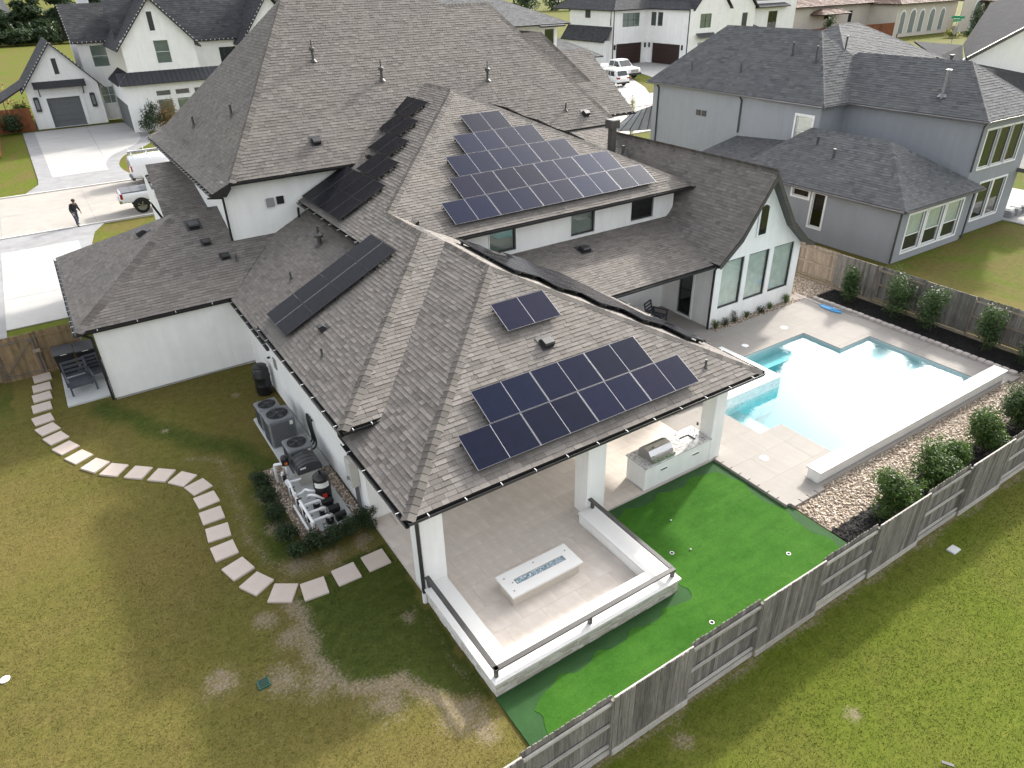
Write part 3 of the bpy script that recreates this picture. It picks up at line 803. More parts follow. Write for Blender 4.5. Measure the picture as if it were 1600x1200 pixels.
# single shingles nearest the camera, the rest joined
CAND.sort(key=lambda q: q[0])
for i, (dist, M, w_, th, em) in enumerate(CAND):
    if i < 300:
        deck = next(r[0] for r in roofs if r[1] is em[0])
        o = link('shingle', tab_mesh(w_, th, .158, 'shingle_brown_single'), deck, True)
        M2_ = M.copy(); M2_.translation = M.translation; o.matrix_local = M2_   # deck's own frame is the world frame
    else: emit_tab(*em)
for r in roofs: close_roof(*r)

# hip and ridge caps
def caps(deck, a, b_, p1, p2, s=True, **kw): cap_run(deck, a, b_, nrm(p1), nrm(p2), 'shingle_cap' if s else 'shingle_cap_joined', singles=s, **kw)
caps(rfLf, L1, A, Lf, Ll); caps(rfLf, L2, A, Lf, Lr); caps(rfLl, A, vt, Ll, Lr); caps(rfUf, U1, Ue, Uf, Ul); caps(rfUl, Ue, K1, Ul, Lr); caps(rfWf, K1, Wap, Wf, Ul)
caps(rfWf, W2, Wap, Wf, Wr, False); caps(rfWf, Wap, Wbk, Ul, Wr, False); caps(rfGf, Vector((-.9, 30.5, 3.35)), gt, Gf, Gl, False, width=.26); caps(rfGf, gt, onp(Gf, 6.35, gt.y), Gf, Gb, False)
caps(rfMf, B0, P1, Mf, Ml, False, width=.26); caps(rfMf, P1, P2, Mf, (0, 0, -.83), False, width=.26); caps(rfMf, P3, P4, Mf, (0, 0, -.83), False, width=.26); caps(rfMf, P5, P4, Mf, Mr, False, width=.26)
caps(rfM2, Vector((31.8, 36.4, 7.5)), Vector((28.17, 40, 12)), (0, 0, 1.25), (0, -1.24, 0), False, width=.26); caps(rfM2, Vector((24.9, 40, 12)), Vector((28.17, 40, 12)), (0, 0, 1.25), (0, 0, -1.2), False, width=.26)
caps(rfRl, rtop, rbk, Rl, Rr, False)

# gutters with their light clips
gutter(HOUSE, L1, L2, (0, -1, 0), clip_gap=1.05); gutter(HOUSE, L1+Vector((0, -.13, 0)), onp(Ll, 5.05, 17.3), (-1, 0, 0), clip_gap=.95)
gutter(HOUSE, U1, onp(Uf, 6.15, 17.05), (0, -1, 0), clip_gap=.4); gutter(HOUSE, U1+Vector((0, -.13, 0)), onp(Ul, 4.97, y_s), (-1, 0, 0), clip_gap=.9)
gutter(HOUSE, onp(Ul, 9.55, y_s), onp(Ul, 9.55, 33.4), (-1, 0, 0), clip_gap=.9)
gutter(HOUSE, onp(Vp, 5.05, 24.9), onp(Vp, 5.05, 30.5), (-1, 0, 0), clip_gap=.8)
gutter(HOUSE, Vector((-.9, 30.5, 3.35)), onp(Gf, 5.0, 30.5), (0, -1, 0), clip_gap=1.3); gutter(HOUSE, Vector((-.9, 30.37, 3.35)), Vector((-.9, 41, 3.35)), (-1, 0, 0), clip_gap=.62)
gutter(HOUSE, Vector((6.56, 33, 7.55)), Vector((12.6, 33, 7.55)), (0, -1, 0)); gutter(HOUSE, Vector((5.7, 32.95, 7.18)), Vector((5.7, yb-.3, 7.18)), (-1, 0, 0), clip_gap=.55)
gutter(HOUSE, Wl0, W2, (0, -1, 0)); gutter(HOUSE, onp(Qp, 17.6, 20.9), onp(Qp, 24.45, 20.9), (0, -1, 0)); gutter(HOUSE, L2, onp(Lr, 18.4, 20.6), (1, 0, 0), clip_gap=1.2)
gutter(HOUSE, Vector((28.9, 35.45, 7.5)), Vector((32.15, 35.45, 7.5)), (0, -1, 0), clip_gap=.45)
lb = MB(); lb.box(0, .05, 0, .05, 0, .09); lme = lb.mesh('string_light', 'clip_white')
for i in range(11):
    f_ = i/11; o = link('string_light', lme, rfM3); o.location = o.location+Vector((32.16-.25*f_, 35.5+4.5*f_, 7.5+3.35*f_))

# soffits
b = MB(); b.box(5.1, 18.3, 13.1, 20.6, 3.16, 3.18); part('ceiling', b, 'soffit', HOUSE)
# walls
wall(HOUSE, (5.5, 33.0), (5.5, 25.7), .0, 3.25); wall(HOUSE, (5.5, 25.7), (5.5, 17.3), .0, 3.75); wall(HOUSE, (5.5, 17.3), (9.5, 17.3), .0, 3.3)
wall(HOUSE, (9.5, 17.3), (9.5, 24.8), .0, 3.3); 
wall(HOUSE, (-.36, 30.62), (5.5, 30.62), .12, 3.32); wall(HOUSE, (-.36, 40.7), (-.36, 30.62), .12, 3.32); wall(HOUSE, (6, 40.7), (-.36, 40.7), .12, 3.3)
b = MB(); b.box(-.33, 5.5, 30.66, 40.6, -.03, .13); part('footing', b, 'concrete_foot', HOUSE)
b = MB(); b.box(5.53, 9, 17.5, 33, -.03, .2); part('footing', b, 'concrete_foot', HOUSE)
wall(HOUSE, (6.3, 33.5), (12.9, 33.5), 3.8, 7.5); wall(HOUSE, (6.3, 47.5), (6.3, 33.5), 0, 7.3); wall(HOUSE, (12.9, 33.5), (29.0, 33.5), 3.8, 7.5)
wall(HOUSE, (29, 33.5), (29, 46), 0, 7.4); wall(HOUSE, (4.25, 43), (4.25, 37), 0, 4.9)
b = MB(); b.poly([(4.25, 36.7, 4.6), (4.25, 43.1, 4.6), (4.25, 43.1, 6.6), (4.25, 36.7, 4.75)][::-1]); part('wall', b, 'stucco_white', HOUSE)
wall(HOUSE, (31.5, 36.9), (31.5, 45), 0, 7.4); wall(HOUSE, (29, 36.9), (31.5, 36.9), 0, 7.4)
# rake boards of the main roof's left corner
b = MB(); b.slab([(5.7, 32.94, 7.18), (6.56, 32.94, 7.55), (6.56, 32.94, 7.30), (6.3, 32.94, 6.98), (5.7, 32.94, 7.0)], .5, axis=(0, 1, 0)); part('soffit_return', b, 'dark_bronze', HOUSE)
# second storey strip with three windows
ww, fr = wall(HOUSE, (12.6, 25.3), (25.95, 25.3), 3.9, 5.93, openings=[(2.5, 3.85, 4.62, 5.72), (6.9, 8.3, 4.58, 5.70), (10.55, 12.0, 4.62, 5.74)])
for k, (u0, u1, za, zb) in enumerate([(2.5, 3.85, 4.62, 5.72), (6.9, 8.3, 4.58, 5.70), (10.55, 12.0, 4.62, 5.74)]):
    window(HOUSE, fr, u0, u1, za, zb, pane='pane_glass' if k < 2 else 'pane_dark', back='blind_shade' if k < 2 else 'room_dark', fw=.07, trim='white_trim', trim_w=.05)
wall(HOUSE, (25.95, 25.3), (25.95, 33), 3.9, 5.93)
# gabled wing
ops = [(.45, 1.95, .95, 3.35), (2.25, 3.75, .95, 3.35), (4.05, 5.6, .95, 3.35)]
ww, fr = wall(HOUSE, (24.75, 21.0), (30.85, 21.0), 0.0, 3.5, openings=ops)
for o_ in ops: window(HOUSE, fr, *o_, pane='pane_glass', back='blind', fw=.06)
b = MB(); zt = rtop.z-.28
b.slab([(24.75, 21.0, 3.5), (30.85, 21.0, 3.5), (30.4, 21.0, 3.65), (29.4, 21.0, 4.5), (rtop.x, 21.0, zt), (25.8, 21.0, 4.5), (24.75, 21.0, 3.62)], .2, axis=(0, 1, 0)); gw = part('gable_wall', b, 'stucco_white', HOUSE)
def arched(parent, x0, x1, z0, z1, y, rise):
    n = 8; pts = [(x0, z0), (x1, z0), (x1, z1)]+[(x1+(x0-x1)*i/n, z1+rise*math.sin(PI*i/n)) for i in range(1, n)]+[(x0, z1)]
    fb = MB(); fb.slab([(x, y-.05, z) for x, z in pts], .06, axis=(0, 1, 0)); f_ = part('window', fb, 'black_metal', parent)
    cx, cz = (x0+x1)/2, (z0+z1)/2
    pb = MB(); pb.slab([(cx+(x-cx)*.78, y-.062, cz+(z-cz)*.93) for x, z in pts], .02, axis=(0, 1, 0)); part('pane', pb, 'pane_dark', f_)
    tb = MB(); tb.slab([(cx+(x-cx)*1.45, y-.025, cz+(z-cz)*1.12) for x, z in pts], .03, axis=(0, 1, 0)); part('window_trim', tb, 'white_trim', f_)
arched(HOUSE, 27.33, 27.83, 4.25, 5.55, 20.97, .12)
wall(HOUSE, (30.85, 21.0), (30.85, 32), 0, 3.5)
rk = MB()
for s_, x_ in ((1, 24.45), (-1, 30.75)):
    rk.slab([(x_+s_*1.3, 20.53, 4.55), (rtop.x, 20.53, rtop.z-.04), (rtop.x, 20.53, rtop.z-.32), (x_+s_*1.4, 20.53, 4.33)], .04, axis=(0, 1, 0)); rk.slab([(x_, 20.53, 3.46), (x_+s_*1.3, 20.53, 4.55), (x_+s_*1.4, 20.53, 4.33), (x_+s_*.1, 20.53, 3.28)], .04, axis=(0, 1, 0))
rk.slab([(30.72, 20.53, 3.46), (31.35, 20.53, 3.16), (31.35, 20.53, 3.04), (30.6, 20.53, 3.22)], .04, axis=(0, 1, 0))
part('rake_board', rk, 'rail_metal', HOUSE)
so_ = MB(); so_.slab([(29.45, 20.56, 4.36), (rtop.x, 20.56, rtop.z-.24), (rtop.x, 21, rtop.z-.24), (29.45, 21, 4.36)], .03); part('soffit_board', so_, 'rail_metal', HOUSE)
so_ = MB(); so_.slab([(30.75, 20.56, 3.28), (29.45, 20.56, 4.36), (29.45, 21, 4.36), (30.75, 21, 3.28)], .03); part('soffit_board', so_, 'rail_metal', HOUSE)
# porch: side wall with a door, back wall with a window
ops = [(1.1, 2.0, .2, 2.75)]
ww, fr = wall(HOUSE, (24.75, 24.3), (24.75, 21.0), 0, 3.4, openings=ops); window(HOUSE, fr, *ops[0], rows=2, pane='pane_dark', fw=.07, trim='white_trim', trim_w=.12, name='door')
ops = [(5.0, 8.3, 1.35, 2.9)]
ww, fr = wall(HOUSE, (14.5, 24.3), (24.75, 24.3), 0, 3.5, openings=ops); window(HOUSE, fr, *ops[0], cols=2, pane='pane_dark', fw=.07, trim='white_trim')
downspout(HOUSE, [(24.5, 20.75, 3.3), (24.6, 20.93, 3.1), (24.6, 20.93, .1)]); downspout(HOUSE, [(5.5, 32.9, 7.05), (6.2, 33.4, 6.85), (6.2, 33.4, 4.9)]); downspout(HOUSE, [(-.7, 30.45, 3.2), (-.45, 30.55, 3.0), (-.45, 30.55, .1)])
downspout(HOUSE, [(9.4, 33.2, 5.9), (9.4, 33.35, 5.2)]); downspout(HOUSE, [(5.3, 18.35, 3.0), (5.42, 18.35, 2.8), (5.42, 18.35, 1.9)])
downspout(HOUSE, [(5.35, 13.15, 3.15), (5.4, 13.33, 3.0), (5.4, 13.33, .35)]); b = MB(); b.cyl((5.4, 13.33, .0), (5.4, 13.33, .36), .07, n=12); part('downspout_boot', b, 'white_trim', HOUSE)
# columns
def column(x0, x1, y0, y1):
    c_ = box_part(HOUSE, 'column', 'stucco_white', x0, x1, y0, y1, .1, 3.17, bev=.02); return c_
column(5.5, 6.2, 13.42, 14.1); column(11.28, 12.0, 13.5, 14.15); column(16.72, 17.28, 13.42, 14.0); column(17.4, 17.9, 19.6, 20.2)
# flue, roof vents, pipes
def vent_box(deck, p, pl, s=.32):
    n_ = nrm(pl); p = Vector(p)+n_*.02; u_, v_, _ = frame_of([p, p+Vector((1, 0, pl[1])), p+Vector((1, 1, pl[1]+pl[2])), p+Vector((0, 1, pl[2]))])
    M = Matrix(((u_.x, v_.x, n_.x, p.x), (u_.y, v_.y, n_.y, p.y), (u_.z, v_.z, n_.z, p.z), (0, 0, 0, 1)))
    mb = MB(); q = s
    P = lambda x, y, z: M @ Vector((x, y, z))
    mb.mbox(M @ Matrix.Translation((0, .05, .006)), q*1.5, q*1.6, .012)
    prof = [(-.5*q, .0), (-.5*q, .16), (-.38*q, .20), (.3*q, .17), (.55*q, .02), (.55*q, 0)]
    vs = [P(x, y, z) for x in (-q/2, q/2) for y, z in prof]; k = len(prof)
    mb.add(vs, [tuple(range(k)), tuple(reversed(range(k, 2*k)))]+[(i, k+i, k+(i+1) % k, (i+1) % k) for i in range(k)])
    v = part('roof_vent', mb, 'black_metal', deck)
    g = MB(); g.add([P(-q*.42, -.505*q, .02), P(q*.42, -.505*q, .02), P(q*.42, -.505*q, .14), P(-q*.42, -.505*q, .14)], [(0, 1, 2, 3)]); part('vent_opening', g, 'room_dark', v)
def vent_pipe(deck, p, h=.35, r=.04, head=False, mat='rail_metal'):
    p = Vector(p); mb = MB(); mb.cyl(p-Vector((0, 0, .1)), p+Vector((0, 0, h)), r, n=10); mb.cyl(p-Vector((0, 0, .05)), p+Vector((0, 0, .08)), r*2.6, r*1.1, n=10)
    if head: mb.cyl(p+Vector((0, 0, h)), p+Vector((0, 0, h+.12)), r*2, r*2, n=10); mb.cyl(p+Vector((0, 0, h+.12)), p+Vector((0, 0, h+.2)), r*2.4, r*.6, n=10); mb.cyl(p+Vector((0, 0, h+.2)), p+Vector((0, 0, h+.5)), r*.5, n=6)
    part('vent_pipe', mb, mat, deck)
vent_box(rfLf, onp(Lf, 11.77, 16.41), Lf, .36); vent_pipe(rfLf, onp(Lf, 16.45, 13.86), .32)
vent_box(rfUl, onp(Ul, 6.46, 22.37), Ul, .24); vent_pipe(rfUl, onp(Ul, 5.88, 20.97), .32); vent_box(rfUl, onp(Ul, 12.97, 32.53), Ul, .2)
vent_pipe(rfV, onp(Vp, 9.0, 29.44), .35, .1, True); vent_pipe(rfV, onp(Vp, 7.23, 28.4), .35)
for x, y, s_ in ((4.92, 34.82, .45), (5.11, 33.69, .3), (5.61, 32.7, .3)): vent_box(rfGf, onp(Gf, x, y), Gf, s_)
vent_pipe(rfGf, onp(Gf, 6.0, 32.36), .3); vent_box(rfGl, onp(Gl, 2.84, 36.06), Gl, .45)
for x, y in ((12.79, 37.93), (15.83, 36.68), (21.85, 36.12)): vent_pipe(rfMf, onp(Mf, x, y), .45, .07, True)
vent_box(rfMf, onp(Mf, 11.06, 34.17), Mf, .36); vent_pipe(rfMf, onp(Mf, 25.71, 34.05), .4, .05); vent_box(rfMf, onp(Mf, 26.87, 33.7), Mf, .34)
vent_pipe(rfMl, onp(Ml, 7.34, 42.89), .5, .06); vent_pipe(rfMl, onp(Ml, 8.32, 37.95), .5, .06); vent_box(rfQ, onp(Qp, 19.53, 24.29), Qp, .42)
b = MB(); b.box(26.0, 26.32, 30.3, 30.62, 6.0, 7.9); fl = part('flue', b, 'rail_metal', HOUSE); b = MB(); b.cbox(25.86, 26.46, 30.16, 30.76, 7.9, 8.35, b=.04); part('flue_cap', b, 'rail_metal', fl); vent_pipe(rfS, onp(Sp, 26.6, 30.0), .5, .08)
# boxes on the upper left wall
box_part(HOUSE, 'wall_vent', 'apron_grey', 8.05, 8.42, 33.38, 33.5, 6.1, 6.5, bev=.03); box_part(HOUSE, 'wall_vent', 'room_dark', 8.55, 8.88, 33.44, 33.5, 6.15, 6.5)

# ------------------------------------------------------------------ solar panels
t = NT('cell_sky_blue'); MATS['cell_sky_blue'] = t.m  # blue of the reflected sky is put into the cell colour
g1 = t.new('TexBrick', offset=0.0, squash=1.0); g1.inputs['Scale'].default_value = 1; g1.inputs['Mortar Size'].default_value = .004; g1.inputs['Brick Width'].default_value = .166; g1.inputs['Row Height'].default_value = .166
g1.inputs['Color1'].default_value = (.0055, .0085, .027, 1); g1.inputs['Color2'].default_value = (.007, .0105, .032, 1); g1.inputs['Mortar'].default_value = (.011, .014, .028, 1)
t.link(t.co, g1.inputs['Vector'])
t.color(t.mix(1, g1.outputs['Color'], t.ramp(t.rand(), [(0, (.8, .7, .6)), (.4, (1.0, 1.0, 1.0)), (.7, (1.5, 1.0, .85)), (1, (.8, 1.35, 1.5))]), 'MULTIPLY')); t.rough(.10); t.spec(.16)
t = NT('cell_sky_dark'); MATS['cell_sky_dark'] = t.m  # same kind of cells, dark sky reflection put into the colour as black
t.color(t.ramp(t.noise(3), [(.3, (.010, .010, .013)), (.7, (.016, .016, .020))])); t.rough(.16); t.spec(.05)
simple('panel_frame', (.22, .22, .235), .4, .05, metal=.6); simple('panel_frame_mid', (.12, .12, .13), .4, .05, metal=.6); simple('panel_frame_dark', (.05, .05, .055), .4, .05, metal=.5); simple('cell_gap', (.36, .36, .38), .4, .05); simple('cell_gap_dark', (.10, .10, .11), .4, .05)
def make_panel(sx, sy, cell, frame, gap, label):
    """panel lying in its own x (long) / y plane"""
    root = thing('solar_panel', label, 'solar panel')
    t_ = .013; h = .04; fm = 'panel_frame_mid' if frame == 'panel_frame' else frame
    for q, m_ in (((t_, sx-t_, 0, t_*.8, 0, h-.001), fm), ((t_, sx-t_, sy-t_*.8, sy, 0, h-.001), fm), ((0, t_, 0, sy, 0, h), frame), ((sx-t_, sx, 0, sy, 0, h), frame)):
        fr_ = MB(); fr_.box(*q); part('frame_bar', fr_, m_, root, True)
    c_ = MB(); c_.box(t_, sx-t_, t_, sy-t_, .005, h-.004); sheet = part('cell_sheet', c_, cell, root, True)
    g_ = MB(); g_.box(sx/2-.007, sx/2+.007, t_, sy-t_, h-.003, h-.001); part('centre_strip', g_, gap, sheet, True)
    for y in (sy*.22, sy*.78):
        rl = MB(); rl.box(-.05, sx+.03, y, y+.04, -.06, -.002)
        for x in (.12, sx-.2): rl.box(x, x+.09, y-.02, y+.06, -.14, -.05)
        part('mounting_rail', rl, 'black_metal', root, True)
    return root
def place_panel(root, pl, x, y, dirx, first, label):
    """lower-left corner at plan point (x,y) on plane pl; dirx = plan direction of the long side"""
    o = root if first else copy_tree(root)
    o['label'] = label
    n_ = nrm(pl); dx = Vector(dirx); ux = Vector((dx.x, dx.y, pl[1]*dx.x+pl[2]*dx.y)).normalized(); uy = n_.cross(ux)
    p = onp(pl, x, y)+n_*.15
    o.matrix_world = Matrix(((ux.x, uy.x, n_.x, p.x), (ux.y, uy.y, n_.y, p.y), (ux.z, uy.z, n_.z, p.z), (0, 0, 0, 1)))
    return o
ORD = ['first', 'second', 'third', 'fourth', 'fifth', 'sixth', 'seventh', 'eighth']
G_ = 'solar panels on the roof'
k = math.sqrt(1+.485**2)
pA = make_panel(2.065, 1.075*k, 'cell_sky_blue', 'panel_frame', 'cell_gap', '')
first = True
for r_, (x0, y0, n_) in enumerate(((7.36, 13.46, 4), (8.43, 14.55, 3), (10.73, 17.1, 1))):
    for i in range(n_):
        lab = ('navy solar panel on the patio roof, alone above the two rows' if r_ == 2 else f'navy solar panel on the patio roof, {ORD[i]} from the left in the {"lower" if r_ == 0 else "upper"} row')
        place_panel(pA, Lf, x0+i*2.085, y0, (1, 0), first, lab)['group'] = G_; first = False
k = math.sqrt(1+.5**2)
pB = make_panel(2.20, 1.205*k, 'cell_sky_blue', 'panel_frame', 'cell_gap', ''); first = True
for r_, (x0, n_) in enumerate(((13.42, 5), (14.52, 4), (15.05, 3), (16.15, 2), (17.25, 1))):
    for i in range(n_):
        place_panel(pB, Wf, x0+i*2.225, 25.2+r_*1.225, (1, 0), first, f'blue-grey solar panel on the upper front roof, {ORD[i]} from the left in the {["bottom", "second", "third", "fourth", "top"][r_]} row')['group'] = G_; first = False
k = math.sqrt(1+.485**2)
pC = make_panel(2.27, 1.125*k, 'cell_sky_dark', 'panel_frame_dark', 'cell_gap', ''); first = True
for i in range(4):
    place_panel(pC, Ul, 5.44+i*1.14, 25.62, (0, -1), first, f'dark solar panel on the lower left slope, {ORD[i]} up from the gutter')['group'] = G_; first = False
pD = make_panel(2.32, 1.13*k, 'cell_sky_dark', 'panel_frame_dark', 'cell_gap_dark', ''); first = True
BL = [(9.75, 33.2, 'black solar panel by the white wall, lower left of the block of four'), (9.75, 30.85, 'black solar panel right of the white wall, lower right of the block of four'), (10.9, 33.2, 'black solar panel under the eave, upper left of the block of four'), (10.9, 30.85, 'black solar panel, upper right of the block of four')]
for i, (x, y) in enumerate(((12.12, 31.95), (13.3, 33.25), (14.48, 34.5), (15.68, 35.75))): BL.append((x, y, f'black solar panel in the stepped chain along the valley, {ORD[i]} from the bottom'))
for x, y, lab in BL: place_panel(pD, Ul, x, y, (0, -1), first, lab)['group'] = G_; first = False
pE = make_panel(2.08, 1.16, 'cell_sky_dark', 'panel_frame_dark', 'cell_gap_dark', ''); first = True
nE = 0
for r_ in range(5):
    xx = 17.75-r_*1.06
    y0 = 13.05+(18.4-(xx-1.06))+.35
    nn = max(1, int((23.6-y0)/2.1)) if r_ > 0 else 1
    for i in range(nn):
        place_panel(pE, Lr, xx, y0+i*2.1, (0, 1), first, f'edge-on solar panel behind the patio hip, {ORD[r_]} row up, {ORD[i]} from front')['group'] = G_; first = False
pF = make_panel(2.2, 1.2, 'cell_sky_dark', 'panel_frame_dark', 'cell_gap_dark', ''); first = True
for r_ in range(3):
    xx = 23.4-r_*1.1
    place_panel(pF, Wr, xx, 24.7+(26.74-(xx-1.1))+.3, (0, 1), first, f'solar panel behind the upper right hip, {ORD[r_]} up the slope')['group'] = G_; first = False
# ------------------------------------------------------------------ patio, pool deck, pool
POOL = [(20.76, 28.0, 10.9, 18.0), (28.0, 30.2, 10.9, 16.0), (19.55, 20.76, 13.5, 15.52), (19.9, 23.15, 15.52, 18.75)]
IWALL = (18.75, 31.0, 10.4, 10.9)
b = MB()
for c_ in rect_minus((17.12, 31.75, 10.25, 20.5), [(h[0]-.03, h[1]+.03, h[2]-.03, h[3]+.03) for h in POOL]): b.box(c_[0], c_[1], c_[2], c_[3], -.05, .07)
b.box(5.5, 17.12, 13.4, 20.5, -.05, .07); b.box(14.5, 24.75, 20.5, 24.3, -.05, .07); b.box(5.6, 11.4, 9.8, 13.4, -.05, .07); b.box(24.75, 31.75, 20.5, 20.55, -.05, .07)
slab = struct('patio_slab', b, 'grout')
def tiles(parent, rect, tw, th, holes, mat, z0=.07, z1=.1, gap=.006, name='tile', stagger=0, seed=1):
    x0, x1, y0, y1 = rect; j = 0; y = y0; cache = {}
    while y < y1-.05:
        x = x0-(stagger*tw if j % 2 else 0)
        while x < x1-.03:
            a, b_ = max(x, x0)+gap/2, min(x+tw, x1)-gap/2; c, d = y+gap/2, min(y+th, y1)-gap/2
            if b_-a > .04:
                for q in rect_minus((a, b_, c, d), holes):
                    w_, h_ = round(q[1]-q[0], 3), round(q[3]-q[2], 3)
                    if w_ < .02 or h_ < .02: continue
                    if (w_, h_) not in cache:
                        mb = MB(); mb.box(-w_/2, w_/2, -h_/2, h_/2, 0, z1-z0); cache[(w_, h_)] = mb.mesh(name, mat)
                    o = link(name, cache[(w_, h_)], parent, True); o.location = ((q[0]+q[1])/2, (q[2]+q[3])/2, z0+RND.uniform(0, .0015))
            x += tw
        y += th; j += 1
COLS = [(5.5, 6.2, 13.42, 14.1), (11.28, 12.0, 13.5, 14.15), (16.72, 17.28, 13.42, 14.0), (17.4, 17.9, 19.6, 20.2), (13.65, 16.72, 13.4, 14.35)]
BEN = [(5.0, 6.12, 9.0, 13.42), (10.9, 12, 9.0, 13.42), (5, 12, 9, 10.33), (12, 13, 9, 13.4)]
tiles(slab, (5.5, 17.12, 10.33, 20.4), 1.2, .9, COLS+BEN+[(11.0, 18, 9, 13.4)], 'tile_stone', stagger=.5, gap=.0035)
tiles(slab, (17.12, 31.75, 10.25, 20.5), 1.85, 1.2, POOL+[IWALL, (17.28, 17.28, 0, 0), (17.4, 17.9, 19.6, 20.2), (16.72, 17.28, 13.42, 14.0)], 'deck_stone', stagger=.5, gap=.004)
tiles(slab, (14.5, 24.75, 20.5, 24.25), 1.85, 1.25, [], 'deck_stone', gap=.004)

# pool basin: cells with their own depth
cells = {(20.76, 28.0, 10.9, 18.0): None}
xs = [19.55, 20.76, 23.15, 27.35, 28.0, 30.2]; ys = [10.9, 11.5, 13.5, 15.52, 16.0, 17.3, 18.0]
def depth(x, y):
    if 19.9 < x < 23.15 and y > 15.52: return None
    if x < 20.76: return -.38 if 13.5 < y < 15.52 else None
    if x > 28.0: return -.26 if y < 16.0 else None
    if y > 17.3: return -.48
    if x > 27.35: return -.7
    return -1.25
b = MB(); cb_ = .062
for a, c in zip(xs, xs[1:]):
    for d, e in zip(ys, ys[1:]):
        z = depth((a+c)/2, (d+e)/2)
        if z is None: continue
        b.quad((a, d, z), (c, d, z), (c, e, z), (a, e, z))
        for (p, q, mx, my) in (((a, d), (c, d), (a+c)/2, d-.05), ((c, d), (c, e), c+.05, (d+e)/2), ((c, e), (a, e), (a+c)/2, e+.05), ((a, e), (a, d), a-.05, (d+e)/2)):
            zz = depth(mx, my) if (ys[0] < my < ys[-1] and xs[0] < mx < xs[-1]) else None
            top = cb_ if zz is None else zz
            if top > z+1e-6: b.quad((p[0], p[1], z), (p[0], p[1], top), (q[0], q[1], top), (q[0], q[1], z))
basin = struct('pool', b, 'plaster')
t = NT('water'); MATS['water'] = t.m; t.n.remove(t.bsdf)
w1 = t.noise(2.6, 3, .6, t.scaled(1, 1.5, 1), .8); w2 = t.noise(9, 2, .6)
h = t.math('ADD', w1, t.math('MULTIPLY', w2, .25))
bp = t.new('Bump'); bp.inputs['Strength'].default_value = .085; bp.inputs['Distance'].default_value = .05; t.link(h, bp.inputs['Height'])
lw = t.new('LayerWeight'); lw.inputs['Blend'].default_value = .5; t.link(bp.outputs['Normal'], lw.inputs['Normal'])
fr_ = t.math('ADD', t.math('MULTIPLY', t.math('POWER', lw.outputs['Facing'], 5.0), .97), .022)
tr = t.new('BsdfTransparent'); tr.inputs['Color'].default_value = (.93, .985, .98, 1)
gl = t.new('BsdfGlossy'); gl.inputs['Roughness'].default_value = .03; t.link(bp.outputs['Normal'], gl.inputs['Normal'])
mx = t.new('MixShader'); t.link(fr_, mx.inputs[0]); t.link(tr.outputs[0], mx.inputs[1]); t.link(gl.outputs[0], mx.inputs[2]); t.link(mx.outputs[0], t.out.inputs['Surface'])
va = t.new('VolumeAbsorption'); va.inputs['Color'].default_value = (.05, .80, .85, 1); va.inputs['Density'].default_value = .55; t.link(va.outputs[0], t.out.inputs['Volume'])
e_ = .006
b = MB(); b.prism([(20.76-e_, 10.9-e_), (30.2+e_, 10.9-e_), (30.2+e_, 16+e_), (28+e_, 16+e_), (28+e_, 18+e_), (23.15-e_, 18+e_), (23.15-e_, 15.52+e_), (19.55-e_, 15.52+e_), (19.55-e_, 13.5-e_), (20.76-e_, 13.5-e_)], -1.6, -.03)
struct('pool_water', b, 'water')
# raised spa with its own water
t = NT('marble'); MATS['marble'] = t.m
wv = t.noise(1.3, 6, .7, dist=2.2)
t.color(t.ramp(wv, [(.47, (.80, .80, .79)), (.497, (.52, .52, .53)), (.512, (.80, .80, .79)), (1, (.82, .82, .81))])); t.rough(.25)
SPA = thing('spa', 'raised square spa with white marble walls beside the pool', 'spa', (21.5, 17.1, 0))
b = MB()
for q in rect_minus((19.91, 23.165, 15.505, 18.74), [(20.28, 22.82, 15.95, 18.4)]): b.box(*q, -1.24, .44)
part('wall', b, 'marble', SPA)
b = MB()
for q in rect_minus((19.88, 23.19, 15.48, 18.77), [(20.28, 22.82, 15.95, 18.4)]): b.box(*q, .441, .49)
part('coping', b, 'coping_white', SPA)
b = MB(); b.box(20.27, 22.83, 15.94, 18.41, -.5, -.45); b.box(20.28, 22.82, 17.9, 18.4, -.45, -.05); part('floor', b, 'plaster', SPA)
b = MB(); b.box(20.275, 22.825, 15.945, 18.405, -.48, .33); part('spa_water', b, 'water', SPA)
for i, (x0, x1, z1) in enumerate(((17.5, 18.3, .2), (18.3, 19.87, .31))):
    mb = MB(); mb.cbox(x0, x1, 16.3, 18.4, .1015, z1, b=.015); single('spa_step', mb, 'deck_stone', ('lower' if i == 0 else 'upper')+' stone step leading up to the spa under the patio roof', 'step', ((x0+x1)/2, 17.3, .1), 'spa steps')
# infinity-edge wall
IW = thing('pool_wall', 'low white raised wall along the far edge of the pool by the gravel', 'wall', (25, 10.65, 0))
box_part(IW, 'wall', 'stucco_white', 18.8, 30.95, 10.42, 10.88, -1.3, .49, bev=.01); box_part(IW, 'coping', 'coping_white', 18.74, 31.02, 10.36, 10.94, .491, .55, bev=.012)
def lid(x, y, r, label, mat='white_trim', name='skimmer_lid', z=.102):
    mb = MB(); mb.lathe([(r, 0), (r, .006), (r*.92, .011), (r*.2, .011), (r*.18, .006), (.001, .006)], (x, y, z), 20); single(name, mb, mat, label, 'lid', (x, y, z))
lid(18.45, 12.38, .16, 'round white deck lid between the column and the pool'); lid(24.72, 18.7, .16, 'round white deck lid beside the spa corner'); lid(27.71, 18.9, .16, 'round white deck lid behind the pool corner')

